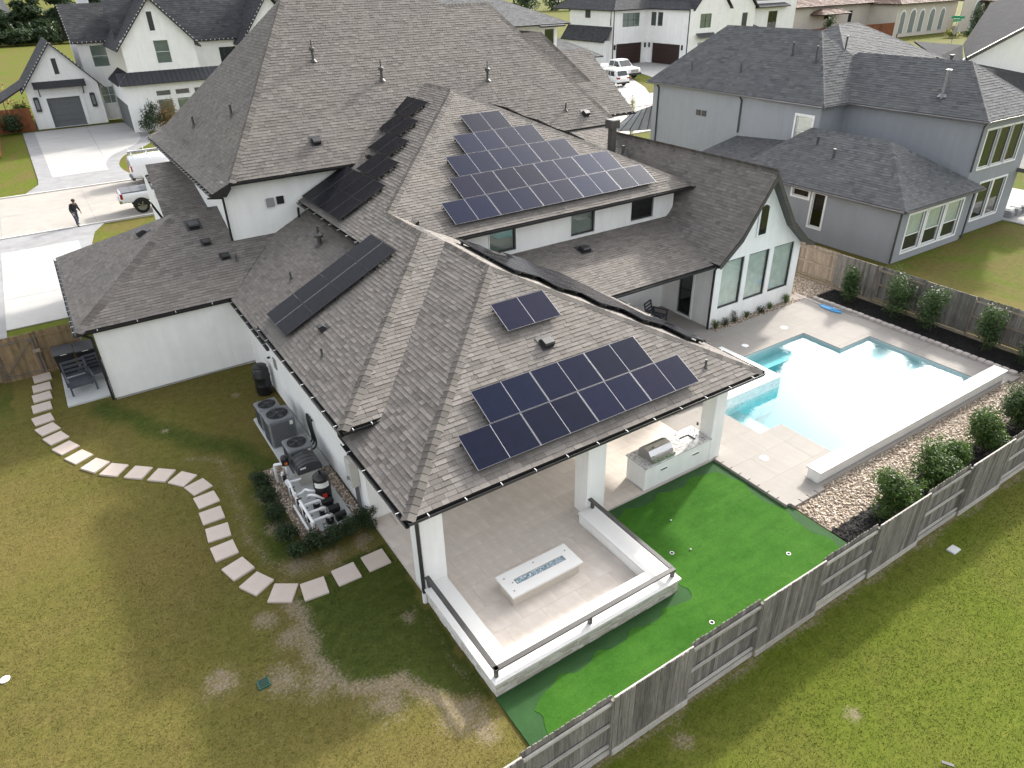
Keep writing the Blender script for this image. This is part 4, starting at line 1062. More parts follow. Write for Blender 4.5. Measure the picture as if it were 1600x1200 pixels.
# ------------------------------------------------------------------ bench wall with hand rail
t = NT('ledge_stone'); MATS['ledge_stone'] = t.m
t.color(t.mix(.5, t.ramp(t.attr('tint'), [(0, (.50, .46, .40)), (.5, (.66, .63, .58)), (1, (.76, .74, .70))]), t.ramp(t.noise(14, 4), [(.3, (.8,)*3), (.7, (1.1,)*3)]), 'MULTIPLY')); t.rough(.85); t.bump(t.noise(40, 4), .4, .01)
BW = thing('bench_wall', 'U-shaped white bench wall with stacked stone face around the patio', 'bench', (8.5, 9.7, 0))
b = MB()
for q in ((5.47, 6.10, 9.65, 13.41), (10.92, 11.47, 10.31, 13.41), (6.10, 11.47, 9.65, 10.31)): b.box(*q, -.03, .46)
part('core', b, 'stucco_white', BW)
b = MB()
def prect(x0, x1, y0, y1): return [(x0, y0), (x1, y0), (x1, y1), (x0, y1)]
b.prism([(5.40, 9.58), (11.55, 9.58), (11.55, 13.42), (10.88, 13.42), (10.88, 10.35), (6.14, 10.35), (6.14, 13.42), (5.40, 13.42)], .461, .53); part('cap', b, 'coping_white', BW)
b = MB(); rs = random.Random(5)
for (ax, ay, bx, by, nx_, ny_) in ((5.47, 9.65, 11.47, 9.65, 0, -1), (5.47, 13.4, 5.47, 9.65, -1, 0), (11.47, 9.65, 11.47, 13.4, 1, 0)):
    L = math.hypot(bx-ax, by-ay); dx, dy = (bx-ax)/L, (by-ay)/L
    z = 0.0
    while z < .455:
        hgt_ = rs.choice((.045, .06, .075)); u = 0
        hgt_ = min(hgt_, .46-z)
        while u < L-.01:
            w_ = min(rs.uniform(.14, .42), L-u); o_ = rs.uniform(.008, .035)
            p = [(ax+dx*s_, ay+dy*s_) for s_ in (u+.003, u+w_-.003)]
            q = [(x+nx_*o_, y+ny_*o_) for x, y in p]
            b.add([(p[0][0], p[0][1], z), (p[1][0], p[1][1], z), (q[1][0], q[1][1], z), (q[0][0], q[0][1], z), (p[0][0], p[0][1], z+hgt_-.004), (p[1][0], p[1][1], z+hgt_-.004), (q[1][0], q[1][1], z+hgt_-.004), (q[0][0], q[0][1], z+hgt_-.004)],
                  [(0, 1, 2, 3), (4, 7, 6, 5), (3, 2, 6, 7), (0, 3, 7, 4), (1, 5, 6, 2)], rs.random()); u += w_
        z += hgt_
part('stone_courses', b, 'ledge_stone', BW, kind='stuff')
HR = thing('hand_rail', 'dark flat metal hand rail on top of the bench wall', 'railing', (8.5, 9.8, .53))
b = MB(); zr = .80
for a_, c_ in (((5.56, 13.42), (5.56, 9.74)), ((5.51, 9.79), (11.44, 9.79)), ((11.39, 9.84), (11.39, 13.5))): b.bar((a_[0], a_[1], zr), (c_[0], c_[1], zr), .13, .05)
part('rail', b, 'rail_metal', HR)
for x, y in ((5.56, 13.3), (5.56, 9.79), (8.45, 9.79), (11.39, 9.79), (11.39, 13.35)):
    mb = MB(); mb.box(x-.045, x+.045, y-.045, y+.045, .531, zr-.025); part('post', mb, 'rail_metal', HR)
# fire table
FT = thing('fire_table', 'long white fire table with a glass bead trough on the patio', 'fire table', (8.46, 12.1, .1))
box_part(FT, 'base', 'ledge_stone', 7.33, 9.59, 11.71, 12.47, .1, .48); 
b = MB()
for q in rect_minus((7.25, 9.67, 11.63, 12.55), [(7.63, 9.33, 11.98, 12.2)]): b.box(*q, .481, .545)
part('top', b, 'coping_white', FT)
box_part(FT, 'trough', 'apron_grey', 7.64, 9.32, 11.99, 12.19, .40, .482)
t = NT('glass_bead'); MATS['glass_bead'] = t.m; t.color(t.ramp(t.attr('tint'), [(0, (.16, .24, .28)), (.7, (.40, .50, .54)), (1, (.85, .9, .92))])); t.rough(.1)
b = MB(); rs = random.Random(9)
for i in range(700):
    M = Matrix.Translation((rs.uniform(7.66, 9.30), rs.uniform(12.0, 12.18), .495+rs.uniform(0, .02))) @ Matrix.Rotation(rs.uniform(0, 6), 4, (rs.random(), rs.random(), rs.random()+.1)); b.mbox(M, .028, .028, .022, rs.random())
part('glass_beads', b, 'glass_bead', FT, kind='stuff')
for x, y in ((7.42, 12.35), (7.42, 11.82), (8.46, 12.42), (9.5, 12.3), (7.55, 12.1)):
    mb = MB(); mb.lathe([(.02, 0), (.022, .012), (.012, .02), (.001, .02)], (x, y, .5455), 10); part('knob', mb, 'panel_frame', FT)
# outdoor kitchen
t = NT('granite'); MATS['granite'] = t.m
vz = t.new('TexVoronoi'); vz.inputs['Scale'].default_value = 45; t.link(t.co, vz.inputs['Vector'])
t.color(t.mix(.5, t.ramp(t.noise(9, 5, .8), [(.32, (.07, .065, .065)), (.48, (.48, .47, .46)), (.7, (.75, .74, .73))]), t.ramp(vz.outputs['Distance'], [(.2, (.3,)*3), (.6, (.7,)*3)]), 'OVERLAY')); t.rough(.2)
t = NT('steel'); MATS['steel'] = t.m
t.color(t.ramp(t.noise(4, 3, .6, t.scaled(1, 25, 25)), [(.3, (.42, .41, .40)), (.7, (.62, .61, .60))])); t.metal(1); t.rough(.28)
simple('ac_dark0', (.06, .055, .05), .35, .2, metal=.6)
KC = thing('kitchen_counter', 'white outdoor kitchen island with a granite top beside the column', 'counter', (15.2, 13.9, .1))
box_part(KC, 'cabinet', 'stucco_white', 13.68, 16.71, 13.43, 14.33, .101, 1.02)
b = MB()
for q in rect_minus((13.63, 16.715, 13.38, 14.38), [(15.75, 16.25, 13.68, 14.06)]): b.box(*q, 1.021, 1.068)
part('countertop', b, 'granite', KC)
b = MB()
for q in rect_minus((15.74, 16.26, 13.67, 14.07), [(15.78, 16.22, 13.71, 14.03)]): b.box(*q, .82, 1.03)
b.box(15.78, 16.22, 13.71, 14.03, .82, .83); part('sink', b, 'ac_dark0', KC)
b = MB(); b.tube(smooth([(16.33, 13.87, 1.068), (16.33, 13.87, 1.30), (16.27, 13.87, 1.42), (16.16, 13.87, 1.42), (16.10, 13.87, 1.33)], 5), .014, 8); part('faucet', b, 'steel', KC)
for x in (14.35, 15.85):
    mb = MB(); mb.box(x, x+.32, 13.405, 13.43, .66, .74); f_ = part('vent_plate', mb, 'white_trim', KC); mb = MB(); mb.box(x+.02, x+.3, 13.40, 13.404, .675, .725); part('vent_slot', mb, 'room_dark', f_)
box_part(KC, 'outlet', 'rail_metal', 16.70, 16.718, 14.05, 14.13, 1.25, 1.38)
GR = thing('gas_grill', 'stainless steel gas grill set into the granite counter', 'grill', (14.5, 13.85, 1.07))
prof = [(-.30, .0), (-.33, .12), (-.30, .20), (-.16, .36), (.06, .40), (.24, .32), (.31, .18), (.31, 0)]
b = MB(); vs_ = [(x, 13.86+y, 1.07+z) for x in (14.0, 15.0) for y, z in prof]; n_ = len(prof)
b.add(vs_, [tuple(range(n_)), tuple(reversed(range(n_, 2*n_)))]+[(i, n_+i, n_+(i+1) % n_, (i+1) % n_) for i in range(n_)]); part('hood', b, 'steel', GR)
b = MB(); b.box(14.0, 15.0, 13.42, 13.56, 1.069, 1.19); pnl = part('control_panel', b, 'steel', GR)
for i in range(5):
    mb = MB(); mb.cyl((14.12+i*.19, 13.42, 1.13), (14.12+i*.19, 13.385, 1.13), .03, n=12); part('knob', mb, 'steel', pnl)
b = MB(); b.tube([(14.08, 13.50, 1.30), (14.92, 13.50, 1.30)], .016, 8); b.bar((14.1, 13.50, 1.30), (14.1, 13.6, 1.28), .02, .02); b.bar((14.9, 13.50, 1.30), (14.9, 13.6, 1.28), .02, .02); part('handle', b, 'steel', GR)
b = MB(); b.cyl((14.3, 13.78, 1.47), (14.3, 13.78, 1.50), .04, n=12); part('thermometer', b, 'steel', GR)

# ------------------------------------------------------------------ putting green
b = MB()
for q in rect_minus((5.42, 17.14, 7.1, 13.38), [(5.42, 11.5, 9.62, 13.38)]): b.box(*q, -.03, .018)
struct('turf_fringe', b, 'turf_fringe')
def wave(p, q, amp, lam, n=10, ph=0):
    out = []; L = math.hypot(q[0]-p[0], q[1]-p[1]); nx_, ny_ = -(q[1]-p[1])/L, (q[0]-p[0])/L; m = max(8, int(L/.12))
    for i in range(m):
        s_ = i/m; w_ = amp*math.sin(ph+2*PI*s_*L/lam)+amp*.35*math.sin(ph*2+2*PI*s_*L/lam*2.1); out.append((p[0]+(q[0]-p[0])*s_+nx_*w_, p[1]+(q[1]-p[1])*s_+ny_*w_))
    return out
ring = wave((16.78, 7.12), (16.7, 12.82), .1, 1.75)+wave((16.5, 13.0), (12.05, 13.0), .1, 1.5, ph=1)+wave((11.85, 12.8), (11.85, 9.4), .09, 1.7)+wave((11.75, 9.3), (6.2, 9.12), .09, 1.25)+wave((6.0, 8.8), (5.85, 7.5), .1, 1.2)+[(5.95, 7.25), (6.3, 7.12)]
b = MB(); b.prism(ring, -.02, .026); struct('putting_green', b, 'turf_green')
for x, y, w_ in ((12.45, 10.82, 'beside the bench wall'), (15.3, 8.83, 'near the gravel bed'), (11.47, 8.3, 'beside the wooden fence')):
    c_ = thing('golf_cup', f'white putting cup sunk in the green {w_}', 'golf cup', (x, y, .026), group='cups in the putting green')
    mb = MB(); mb.lathe([(.068, .001), (.068, .008), (.05, .008), (.05, .001)], (x, y, .026), 20, cap=False); part('rim', mb, 'white_trim', c_)
    mb = MB(); mb.cyl((x, y, .0262), (x, y, .0285), .049, n=16); part('hole', mb, 'room_dark', c_)
for i, (x, y, w_) in enumerate(((13.44, 11.89, 'in the shade of the patio roof'), (13.0, 10.6, 'in the sunny middle of the green'))):
    mb = MB(); mb.lathe([(.001, 0), (.02, .01), (.03, .03), (.02, .05), (.001, .06)], (x, y, .027), 10, cap=False); single('golf_ball', mb, 'white_trim', f'small white golf ball {w_}', 'golf ball', (x, y, .027))

# ------------------------------------------------------------------ beds, pebbles, edging
def pebbles(rects, dens, size, seed, label, name='pebbles', z=.0):
    rs = random.Random(seed); bm_ = bmesh.new(); bmesh.ops.create_icosphere(bm_, subdivisions=1, radius=1.0)
    V = np.array([v.co[:] for v in bm_.verts]); Fc = [[v.index for v in f.verts] for f in bm_.faces]; bm_.free()
    V = V*(1+.12*np.random.RandomState(seed).randn(len(V), 1)); mb = MB(); mb.smooth = True
    for (x0, x1, y0, y1) in rects:
        for _ in range(int((x1-x0)*(y1-y0)*dens)):
            s_ = size*rs.uniform(.55, 1.25); a_ = rs.uniform(0, 6.28); ca, sa = math.cos(a_), math.sin(a_)
            sx_, sy_, sz_ = s_*rs.uniform(.8, 1.3), s_*rs.uniform(.6, 1), s_*rs.uniform(.4, .7)
            tx, ty = rs.uniform(-.35, .35), rs.uniform(-.35, .35)
            X = V[:, 0]*sx_; Y = V[:, 1]*sy_; Z_ = V[:, 2]*sz_+X*tx+Y*ty
            px_ = rs.uniform(x0, x1); py_ = rs.uniform(y0, y1); pz_ = z+s_*.25+rs.uniform(0, .03)
            mb.add(np.stack([px_+X*ca-Y*sa, py_+X*sa+Y*ca, pz_+Z_], -1).tolist(), Fc, rs.random())
    return stuff(name, mb, 'pebble', label, 'pebbles')
b = MB(); b.box(17.2, 33.9, 8.72, 10.24, -.03, .012); struct('pebble_bed', b, 'pebble_bed')
pebbles([(17.25, 33.6, 8.74, 10.36)], 300, .043, 4, 'tan river pebbles between the pool wall and the front shrubs')
b = MB(); b.box(31.0, 33.9, 20.55, 28, -.03, .012); struct('pebble_bed', b, 'pebble_bed')
pebbles([(31.0, 33.9, 20.6, 26.5)], 260, .045, 5, 'tan river pebbles beside the gabled wing and the right fence')
b = MB(); b.box(24.8, 31.0, 20.5, 20.98, -.03, .06); struct('pebble_bed', b, 'pebble_bed')
pebbles([(24.85, 31.0, 20.52, 20.96)], 260, .04, 6, 'pebbles in the narrow plant bed under the gable windows', z=.055)
b = MB(); b.prism([(3.34, 17.5), (5.45, 17.5), (5.45, 22.05), (3.34, 22.05)], -.03, .03); struct('pebble_bed', b, 'pebble_bed')
pebbles([(3.36, 5.44, 17.5, 22.0)], 330, .04, 7, 'small pebbles under the white pipes of the pool equipment', z=.02)
def mulch(rects, seed, label):
    rs = random.Random(seed); mb = MB()
    for (x0, x1, y0, y1) in rects:
        for _ in range(int((x1-x0)*(y1-y0)*130)):
            M = Matrix.Translation((rs.uniform(x0, x1), rs.uniform(y0, y1), .025+rs.uniform(0, .03))) @ Matrix.Rotation(rs.uniform(0, 6.3), 4, 'Z') @ Matrix.Rotation(rs.uniform(-.5, .5), 4, 'X'); mb.mbox(M, rs.uniform(.05, .14), rs.uniform(.015, .035), .012, rs.random())
    stuff('mulch_chips', mb, 'mulch_black', label, 'mulch')
b = MB(); b.box(17.2, 33.9, 7.12, 8.72, -.03, .02); struct('mulch_bed', b, 'mulch_black'); mulch([(17.22, 33.8, 7.15, 8.75)], 8, 'black bark mulch around the shrubs along the front fence')
b = MB(); b.box(31.98, 33.9, 10.26, 20.5, -.03, .03); struct('mulch_bed', b, 'mulch_black'); mulch([(32.0, 33.85, 10.3, 20.5)], 9, 'black bark mulch around the shrubs along the right fence')
ED = thing('block_edging', 'row of rough concrete edging blocks between the pool deck and the mulch', 'edging', (31.86, 15.4, 0))
rs = random.Random(3); bm1 = MB(); bm1.cbox(-.12, .12, -.155, .155, 0, .23, b=.03); me_ = bm1.mesh('block', 'edge_block'); y = 10.45
while y < 20.45:
    o = link('block', me_, ED); o.location = o.location+Vector((31.84+rs.uniform(-.012, .012), y, rs.uniform(-.01, .006))); o.rotation_euler = (0, 0, rs.uniform(-.05, .05)); y += .325
ED2 = thing('block_edging', 'low stone edging blocks between the putting green and the pool deck', 'edging', (17.1, 11.8, 0))
bm1 = MB(); bm1.cbox(-.09, .09, -.19, .19, 0, .115, b=.012); me_ = bm1.mesh('block', 'deck_stone'); y = 10.45
while y < 13.3:
    o = link('block', me_, ED2); o.location = o.location+Vector((17.06, y, rs.uniform(-.004, .004))); y += .4
ED3 = thing('block_edging', 'short stone edging blocks at the pool wall corner by the pebbles', 'edging', (18, 10.2, 0))
x = 17.35
while x < 18.9:
    o = link('block', me_, ED3); o.location = o.location+Vector((x, 10.16, 0)); o.rotation_euler = (0, 0, PI/2); x += .4
for x in (31.25, 31.62):
    o = link('block', me_, ED3); o.location = o.location+Vector((x, 10.2, 0)); o.rotation_euler = (0, 0, PI/2)
# stepping stones
bm1 = MB(); bm1.cbox(-.35, .35, -.35, .35, -.02, .06, b=.012); me_ = bm1.mesh('stepping_stone', 'paver_pink')
NTH = ['nearest the patio slab', 'second', 'third', 'fourth', 'fifth', 'sixth', 'seventh', 'eighth', 'ninth', 'tenth', 'eleventh', 'twelfth', 'thirteenth', 'fourteenth', 'fifteenth', 'sixteenth', 'seventeenth', 'eighteenth', 'nineteenth', 'twentieth', 'twenty-first', 'twenty-second', 'twenty-third', 'twenty-fourth', 'last by the wooden gate']
for i, (x, y, a_) in enumerate(STONES):
    kx = len(STONES)-1-i
    o = link('stepping_stone', me_); o.location = (x, y, 0); o.rotation_euler = (0, 0, math.radians(a_))
    tag(o, f'square pale stepping stone, {NTH[kx]}'+('' if kx in (0, 24) else ' along the path from the patio'), 'stepping stone', 'stepping stones of the lawn path')
for x, y, s_, w_ in ((30.95, 21.05, .5, 'against the gabled wing wall'), (31.5, 20.95, .55, 'between the deck corner and the wing'), (31.2, 21.9, .5, 'in the pebbles beside the gabled wing')):
    mb = MB(); mb.cbox(x-s_/2, x+s_/2, y-.3, y+.3, -.02, .07, b=.012); single('stepping_stone', mb, 'paver_pink', f'pale stepping stone {w_}', 'stepping stone', (x, y, 0), 'stepping stones by the wing')
# ------------------------------------------------------------------ fences
def wood(name, dark, mid, lite, vary=.35):
    t = NT(name); MATS[name] = t.m
    off = t.new('VectorMath', operation='SCALE'); off.inputs[0].default_value = (13, 7, 31); t.link(t.rand(), off.inputs['Scale'])
    ad = t.new('VectorMath', operation='ADD'); t.link(t.co, ad.inputs[0]); t.link(off.outputs[0], ad.inputs[1])
    mp = t.new('Mapping'); mp.inputs['Scale'].default_value = (22, 22, 1.3); t.link(ad.outputs[0], mp.inputs['Vector'])
    g = t.noise(1.6, 6, .7, mp.outputs[0], .6)
    c = t.ramp(g, [(.25, dark), (.5, mid), (.78, lite)])
    c = t.mix(1, c, t.ramp(t.rand(), [(0, (1-vary,)*3), (.5, (1, 1, 1)), (1, (1+vary*.7,)*3)]), 'MULTIPLY')
    st = t.noise(.9, 4, .7, ad.outputs[0]); c = t.mix(.5, c, t.ramp(st, [(.35, (.62, .6, .58)), (.6, (1.08,)*3)]), 'MULTIPLY')
    t.color(c); t.rough(.9); t.spec(.2); t.bump(g, .4, .008); return t.m
wood('wood_grey', (.082, .075, .066), (.19, .175, .156), (.34, .318, .288))
wood('wood_tan', (.16, .125, .09), (.30, .245, .19), (.42, .36, .29), .2)
wood('wood_brown', (.10, .065, .035), (.22, .155, .09), (.34, .26, .165), .3)
wood('wood_light', (.30, .28, .25), (.44, .415, .38), (.55, .53, .49), .15)
wood('wood_red', (.10, .035, .015), (.20, .075, .035), (.27, .11, .055), .2)
def picket_mesh(h, mat, w=.137, t_=.019):
    mb = MB(); e = .03
    pts = [(-w/2, 0), (w/2, 0), (w/2, h-e*1.1), (w/2-e, h), (-w/2+e, h), (-w/2, h-e*1.1)]
    mb.slab([(x, -t_/2, z) for x, z in pts], t_, axis=(0, 1, 0)); return mb.mesh('picket', mat)
def fence(name, label, p0, p1, bounds, h=1.98, flip=0, pm='wood_grey', rm='wood_light', postm='wood_grey', kick=True, seed=1, pitch=.143, mats=None):
    """board fence whose panels alternate the face their boards are nailed to; viewer on the right of p0->p1"""
    rs = random.Random(seed)
    a = Vector((p0[0], p0[1], 0)); b_ = Vector((p1[0], p1[1], 0)); d = (b_-a).normalized(); n_ = Vector((d.y, -d.x, 0)); ang = math.atan2(d.y, d.x)
    F = thing(name, label, 'fence', a)
    kz = .16 if kick else .0
    meshes = {}
    for i, (u0, u1) in enumerate(zip(bounds, bounds[1:])):
        front = (i+flip) % 2 == 0
        off = .055 if front else -.055
        pmat = mats(u0) if mats else pm
        if pmat not in meshes: meshes[pmat] = [picket_mesh(h-kz-.01+dz, pmat) for dz in (0, -.012, .01)]
        nn = int(round((u1-u0)/pitch)); st = (u1-u0)/nn
        for k_ in range(nn):
            o = link('picket', rs.choice(meshes[pmat]), F, True); q = d*(u0+(k_+.5)*st)+n_*(off+rs.uniform(-.004, .004)); o.location = (q.x, q.y, kz+.012); o.rotation_euler = (0, rs.uniform(-.006, .006), ang)
        for z in (h-.22, h*.52, kz+.12):
            mb = MB(); mb.bar(d*(u0+.01)+Vector((0, 0, z)), d*(u1-.01)+Vector((0, 0, z)), .045, .085); part('rail', mb, rm, F, True)
        if kick:
            mb = MB(); mb.bar(d*(u0+.004)+n_*(off+.03 if front else off+.075)+Vector((0, 0, .08)), d*(u1-.004)+n_*(off+.03 if front else off+.075)+Vector((0, 0, .08)), .04, .16); part('kickboard', mb, rm, F, True)
        mb = MB(); ctop = h+.012
        if front:
            mb.bar(d*u0+n_*(off-.03)+Vector((0, 0, h-.05)), d*u1+n_*(off-.03)+Vector((0, 0, h-.05)), .035, .09); part('top_board', mb, rm, F, True)
    for u in bounds:
        mb = MB(); q = d*u; mb.mbox(Matrix.Translation((q.x, q.y, -.1)) @ Matrix.Rotation(ang, 4, 'Z'), .088, .088, h-.02, base=True); part('post', mb, postm, F, True)
    return F
X0 = 2.05
FB = [2.05, 4.45, 6.82, 9.16, 11.55, 13.95, 16.32, 18.77, 21.1, 23.6, 26.0, 28.4, 30.8, 33.9]
fence('wooden_fence', 'weathered grey board fence along the front of the yard beside the putting green', (X0, 7.02), (33.9, 7.02), [x-X0 for x in FB], flip=0, seed=2)
fence('wooden_fence', 'tan to grey board fence behind the shrubs on the right of the pool', (34.02, 33.0), (34.02, 7.05), [0, 2.5, 4.95, 7.4, 9.8, 12.2, 14.6, 17.0, 19.4, 21.8, 24.2, 25.95], flip=1, seed=3, postm='wood_tan', mats=lambda u: 'wood_tan' if u < 12 else 'wood_grey', rm='wood_tan')
fence('wooden_fence', 'brown wooden fence with a gate left of the wheeled bins', (-12.0, 35.15), (-.95, 35.15), [0, 2.6, 5.2, 7.7, 9.35, 11.05], h=2.05, flip=1, seed=4, pm='wood_brown', rm='wood_brown', kick=False)
GT = thing('gate_brace', 'thin metal brace frame on the brown wooden gate', 'gate frame', (-3.3, 35.0, 0))
b = MB()
for p, q in (((-4.15, .25), (-2.75, .25)), ((-4.15, 1.8), (-2.75, 1.8)), ((-4.15, .25), (-4.15, 1.8)), ((-2.75, .25), (-2.75, 1.8)), ((-4.15, .25), (-2.75, 1.8))): b.bar((p[0], 35.02, p[1]), (q[0], 35.02, q[1]), .03, .03)
part('frame', b, 'panel_frame', GT)
b = MB(); b.box(-2.85, -2.55, 34.95, 35.0, 1.15, 1.3); part('latch_block', b, 'wood_tan', GT)

# ------------------------------------------------------------------ air conditioners and pool equipment
simple('ac_grey', (.16, .165, .17), .5, .1, obj_var=.1); simple('ac_dark', (.045, .046, .05), .5, .15); simple('pvc', (.80, .80, .80), .35, .05); simple('plastic_black', (.012, .012, .013), .4, .3); simple('tan_box', (.46, .44, .40), .5, .08)
simple('orange_label', (.55, .13, .03), .5, .05); simple('red_label', (.5, .03, .02), .5, .05); simple('label_white', (.75, .74, .68), .5, .06)
b = MB(); b.cbox(4.02, 5.47, 21.0, 25.65, -.03, .1, b=.015); struct('equipment_pad', b, 'pad_concrete')
b = MB(); b.cbox(3.95, 5.1, 17.75, 21.0, -.02, .09, b=.012); struct('equipment_pad', b, 'pad_concrete')
def ac_unit(x, y, s_, h, label):
    r = thing('air_conditioner', label, 'air conditioner', (x, y, .1), group='air conditioners by the side wall')
    b = MB(); c_ = .12*s_
    b.cbox(-s_/2, s_/2, -s_/2, s_/2, 0, h-.06, b=.06); body = part('body', b, 'ac_grey', r, True)
    nl = 18; mb = MB()
    for i in range(nl):
        z = .07+i*(h-.2)/nl
        for sx_, sy_ in ((0, -1), (-1, 0), (0, 1), (1, 0)):
            if sx_ == 0: mb.box(-s_/2+.07, s_/2-.07, sy_*(s_/2)-.008, sy_*(s_/2)+.008, z, z+.018)
            else: mb.box(sx_*(s_/2)-.008, sx_*(s_/2)+.008, -s_/2+.07, s_/2-.07, z, z+.018)
    part('louvres', mb, 'ac_dark', body, True)
    b = MB(); b.cbox(-s_/2-.02, s_/2+.02, -s_/2-.02, s_/2+.02, h-.06, h, b=.05); part('top_cover', b, 'ac_grey', r, True)
    R_ = s_*.40; b = MB(); b.cyl((0, 0, h+.002), (0, 0, h+.006), R_, n=28); g = part('fan_opening', b, 'room_dark', r, True)
    b = MB()
    for k_ in range(1, 8):
        rr = R_*k_/7; n2 = 28
        for i in range(n2):
            t0, t1 = 2*PI*i/n2, 2*PI*(i+1)/n2; z = h+.03+.02*(1-k_/7)
            b.bar((rr*math.cos(t0), rr*math.sin(t0), z), (rr*math.cos(t1), rr*math.sin(t1), z), .008, .008)
    for i in range(8): t0 = PI*i/4; b.bar((.05*math.cos(t0), .05*math.sin(t0), h+.05), (R_*math.cos(t0), R_*math.sin(t0), h+.03), .012, .01)
    part('fan_grille', b, 'ac_dark', r, True)
    b = MB()
    for i in range(4):
        M = Matrix.Translation((0, 0, h+.012)) @ Matrix.Rotation(i*PI/2+.3, 4, 'Z') @ Matrix.Translation((R_*.5, 0, 0)) @ Matrix.Rotation(.15, 4, 'X'); b.mbox(M, R_*.8, R_*.34, .006)
    b.cyl((0, 0, h+.005), (0, 0, h+.05), R_*.2, n=14); part('fan', b, 'ac_dark', r, True)
    b = MB(); b.box(s_*.28, s_*.40, -s_/2-.012, -s_/2-.009, h*.72, h*.86); part('label_plate', b, 'label_white', r, True)
    return r
ac_unit(4.5, 24.85, .82, .92, 'grey air conditioner nearest the black rain barrel'); ac_unit(4.55, 23.55, .98, 1.15, 'tall grey air conditioner, largest of the three by the side wall'); ac_unit(4.6, 21.55, .84, .98, 'grey air conditioner beside the pool heater')
LS = thing('line_set', 'dark insulated refrigerant lines on the wall behind the air conditioners', 'pipes', (5.45, 23, .2))
for y in (22.3, 22.55, 22.75):
    b = MB(); b.tube(smooth([(5.46, y, 1.25), (5.40, y-.05, 1.35), (5.38, y-.15, 1.0), (5.38, y-.3, .4), (5.1, y-.4, .3)], 5), .035, 8); part('line', b, 'plastic_black', LS)
RBL = thing('rain_barrel', 'black plastic barrel standing against the side wall', 'barrel', (5.05, 27.6, 0))
b = MB(); b.lathe([(.30, 0), (.33, .1), (.335, .4), (.35, .42), (.335, .45), (.335, .8), (.35, .83), (.335, .86), (.33, 1.12), (.27, 1.25)], (5.05, 27.6, 0), 24); part('body', b, 'plastic_black', RBL)
b = MB(); b.lathe([(.28, 1.25), (.29, 1.30), (.26, 1.33), (.05, 1.34), (.001, 1.34)], (5.05, 27.6, 0), 24); part('lid', b, 'plastic_black', RBL)
b = MB(); b.tube(smooth([(4.83, 27.42, 1.1), (4.74, 27.4, 1.15), (4.83, 27.6, 1.18)], 5), .012, 6); part('handle', b, 'panel_frame', RBL)
box = thing('hose_bib', 'small grey wall box above the black barrel', 'wall box', (5.45, 26.6, 1.6)); box_part(box, 'plate', 'apron_grey', 5.46, 5.498, 26.4, 26.75, 1.5, 1.95); b = MB(); b.cyl((5.46, 27.2, 1.75), (5.36, 27.2, 1.75), .05, n=10); part('spout', b, 'plastic_black', box)
FLT = thing('pool_filter', 'black upright pool filter tank with a white label band', 'filter', (4.62, 19.2, .09))
b = MB(); b.lathe([(.24, 0), (.26, .05), (.27, .3), (.27, .55)], (4.62, 19.2, .09), 24); part('tank', b, 'plastic_black', FLT)
b = MB(); b.lathe([(.285, .55), (.29, .6), (.272, .63), (.272, .9), (.25, 1.0), (.16, 1.07), (.06, 1.09), (.001, 1.09)], (4.62, 19.2, .09), 24); part('dome', b, 'plastic_black', FLT)
b = MB()
for i in range(9):
    t0 = math.radians(200+i*12); t1 = math.radians(200+(i+1)*12)
    b.quad(*[(4.62+.277*math.cos(t_), 19.2+.277*math.sin(t_), z) for t_, z in ((t0, .75), (t1, .75), (t1, .95), (t0, .95))])
part('label_band', b, 'label_white', FLT)
b = MB(); b.cyl((4.62, 19.2, 1.18), (4.62, 19.2, 1.3), .04, n=10); b.bar((4.56, 19.2, 1.27), (4.70, 19.2, 1.27), .03, .03); part('valve', b, 'plastic_black', FLT)
b = MB(); b.box(4.52, 4.66, 18.92, 18.935, .35, .52); part('warning_label', b, 'red_label', FLT)
HT = thing('pool_heater', 'dark grey pool heater with a ribbed rounded top', 'heater', (4.55, 20.65, .09))
box_part(HT, 'body', 'tan_box', 4.2, 4.95, 20.3, 21.0, .09, .62, bev=.05)
b = MB(); n_ = 10
pr = [(-.42, .60), (-.44, .70), (-.38, .88), (-.2, .97), (.0, .99), (.2, .97), (.38, .88), (.44, .70), (.42, .60)]
vs_ = [(4.575+x, y, z) for y in (20.25, 21.03) for x, z in pr]; k_ = len(pr)
b.add(vs_, [tuple(reversed(range(k_))), tuple(range(k_, 2*k_))]+[(i, (i+1) % k_, k_+(i+1) % k_, k_+i) for i in range(k_)]); cv = part('cover', b, 'ac_dark', HT)
for y in (20.4, 20.64, 20.88):
    mb = MB(); vs_ = [(4.575+x*1.012, yy, .6+(z-.6)*1.02) for yy in (y-.03, y+.03) for x, z in pr]; mb.add(vs_, [tuple(reversed(range(k_))), tuple(range(k_, 2*k_))]+[(i, (i+1) % k_, k_+(i+1) % k_, k_+i) for i in range(k_)]); part('rib', mb, 'plastic_black', cv)
b = MB(); b.box(4.25, 4.45, 20.24, 20.248, .8, .86); part('label_plate', b, 'label_white', HT)
def pump(x, y, a_, label):
    p = thing('pool_pump', label, 'pump', (x, y, .09), a_, 'pool pumps on the pad')
    b = MB(); b.cyl((0, 0, .16), (.34, 0, .16), .115, n=16); b.box(.0, .32, -.1, .1, 0, .06); part('motor', b, 'plastic_black', p, True)
    b = MB(); b.lathe([(.11, 0), (.13, .05), (.13, .24), (.10, .27)], (-.2, 0, .02), 16); part('basket', b, 'plastic_black', p, True)
    b = MB(); b.lathe([(.125, 0), (.13, .02), (.11, .05), (.001, .055)], (-.2, 0, .29), 16, cap=False); part('lid', b, 'steel', p, True)
pump(4.45, 18.85, .1, 'black pool pump below the filter tank'); pump(4.5, 18.4, .0, 'black pool pump, middle of the three'); pump(4.55, 17.95, .05, 'black pool pump at the shrub end of the pad')
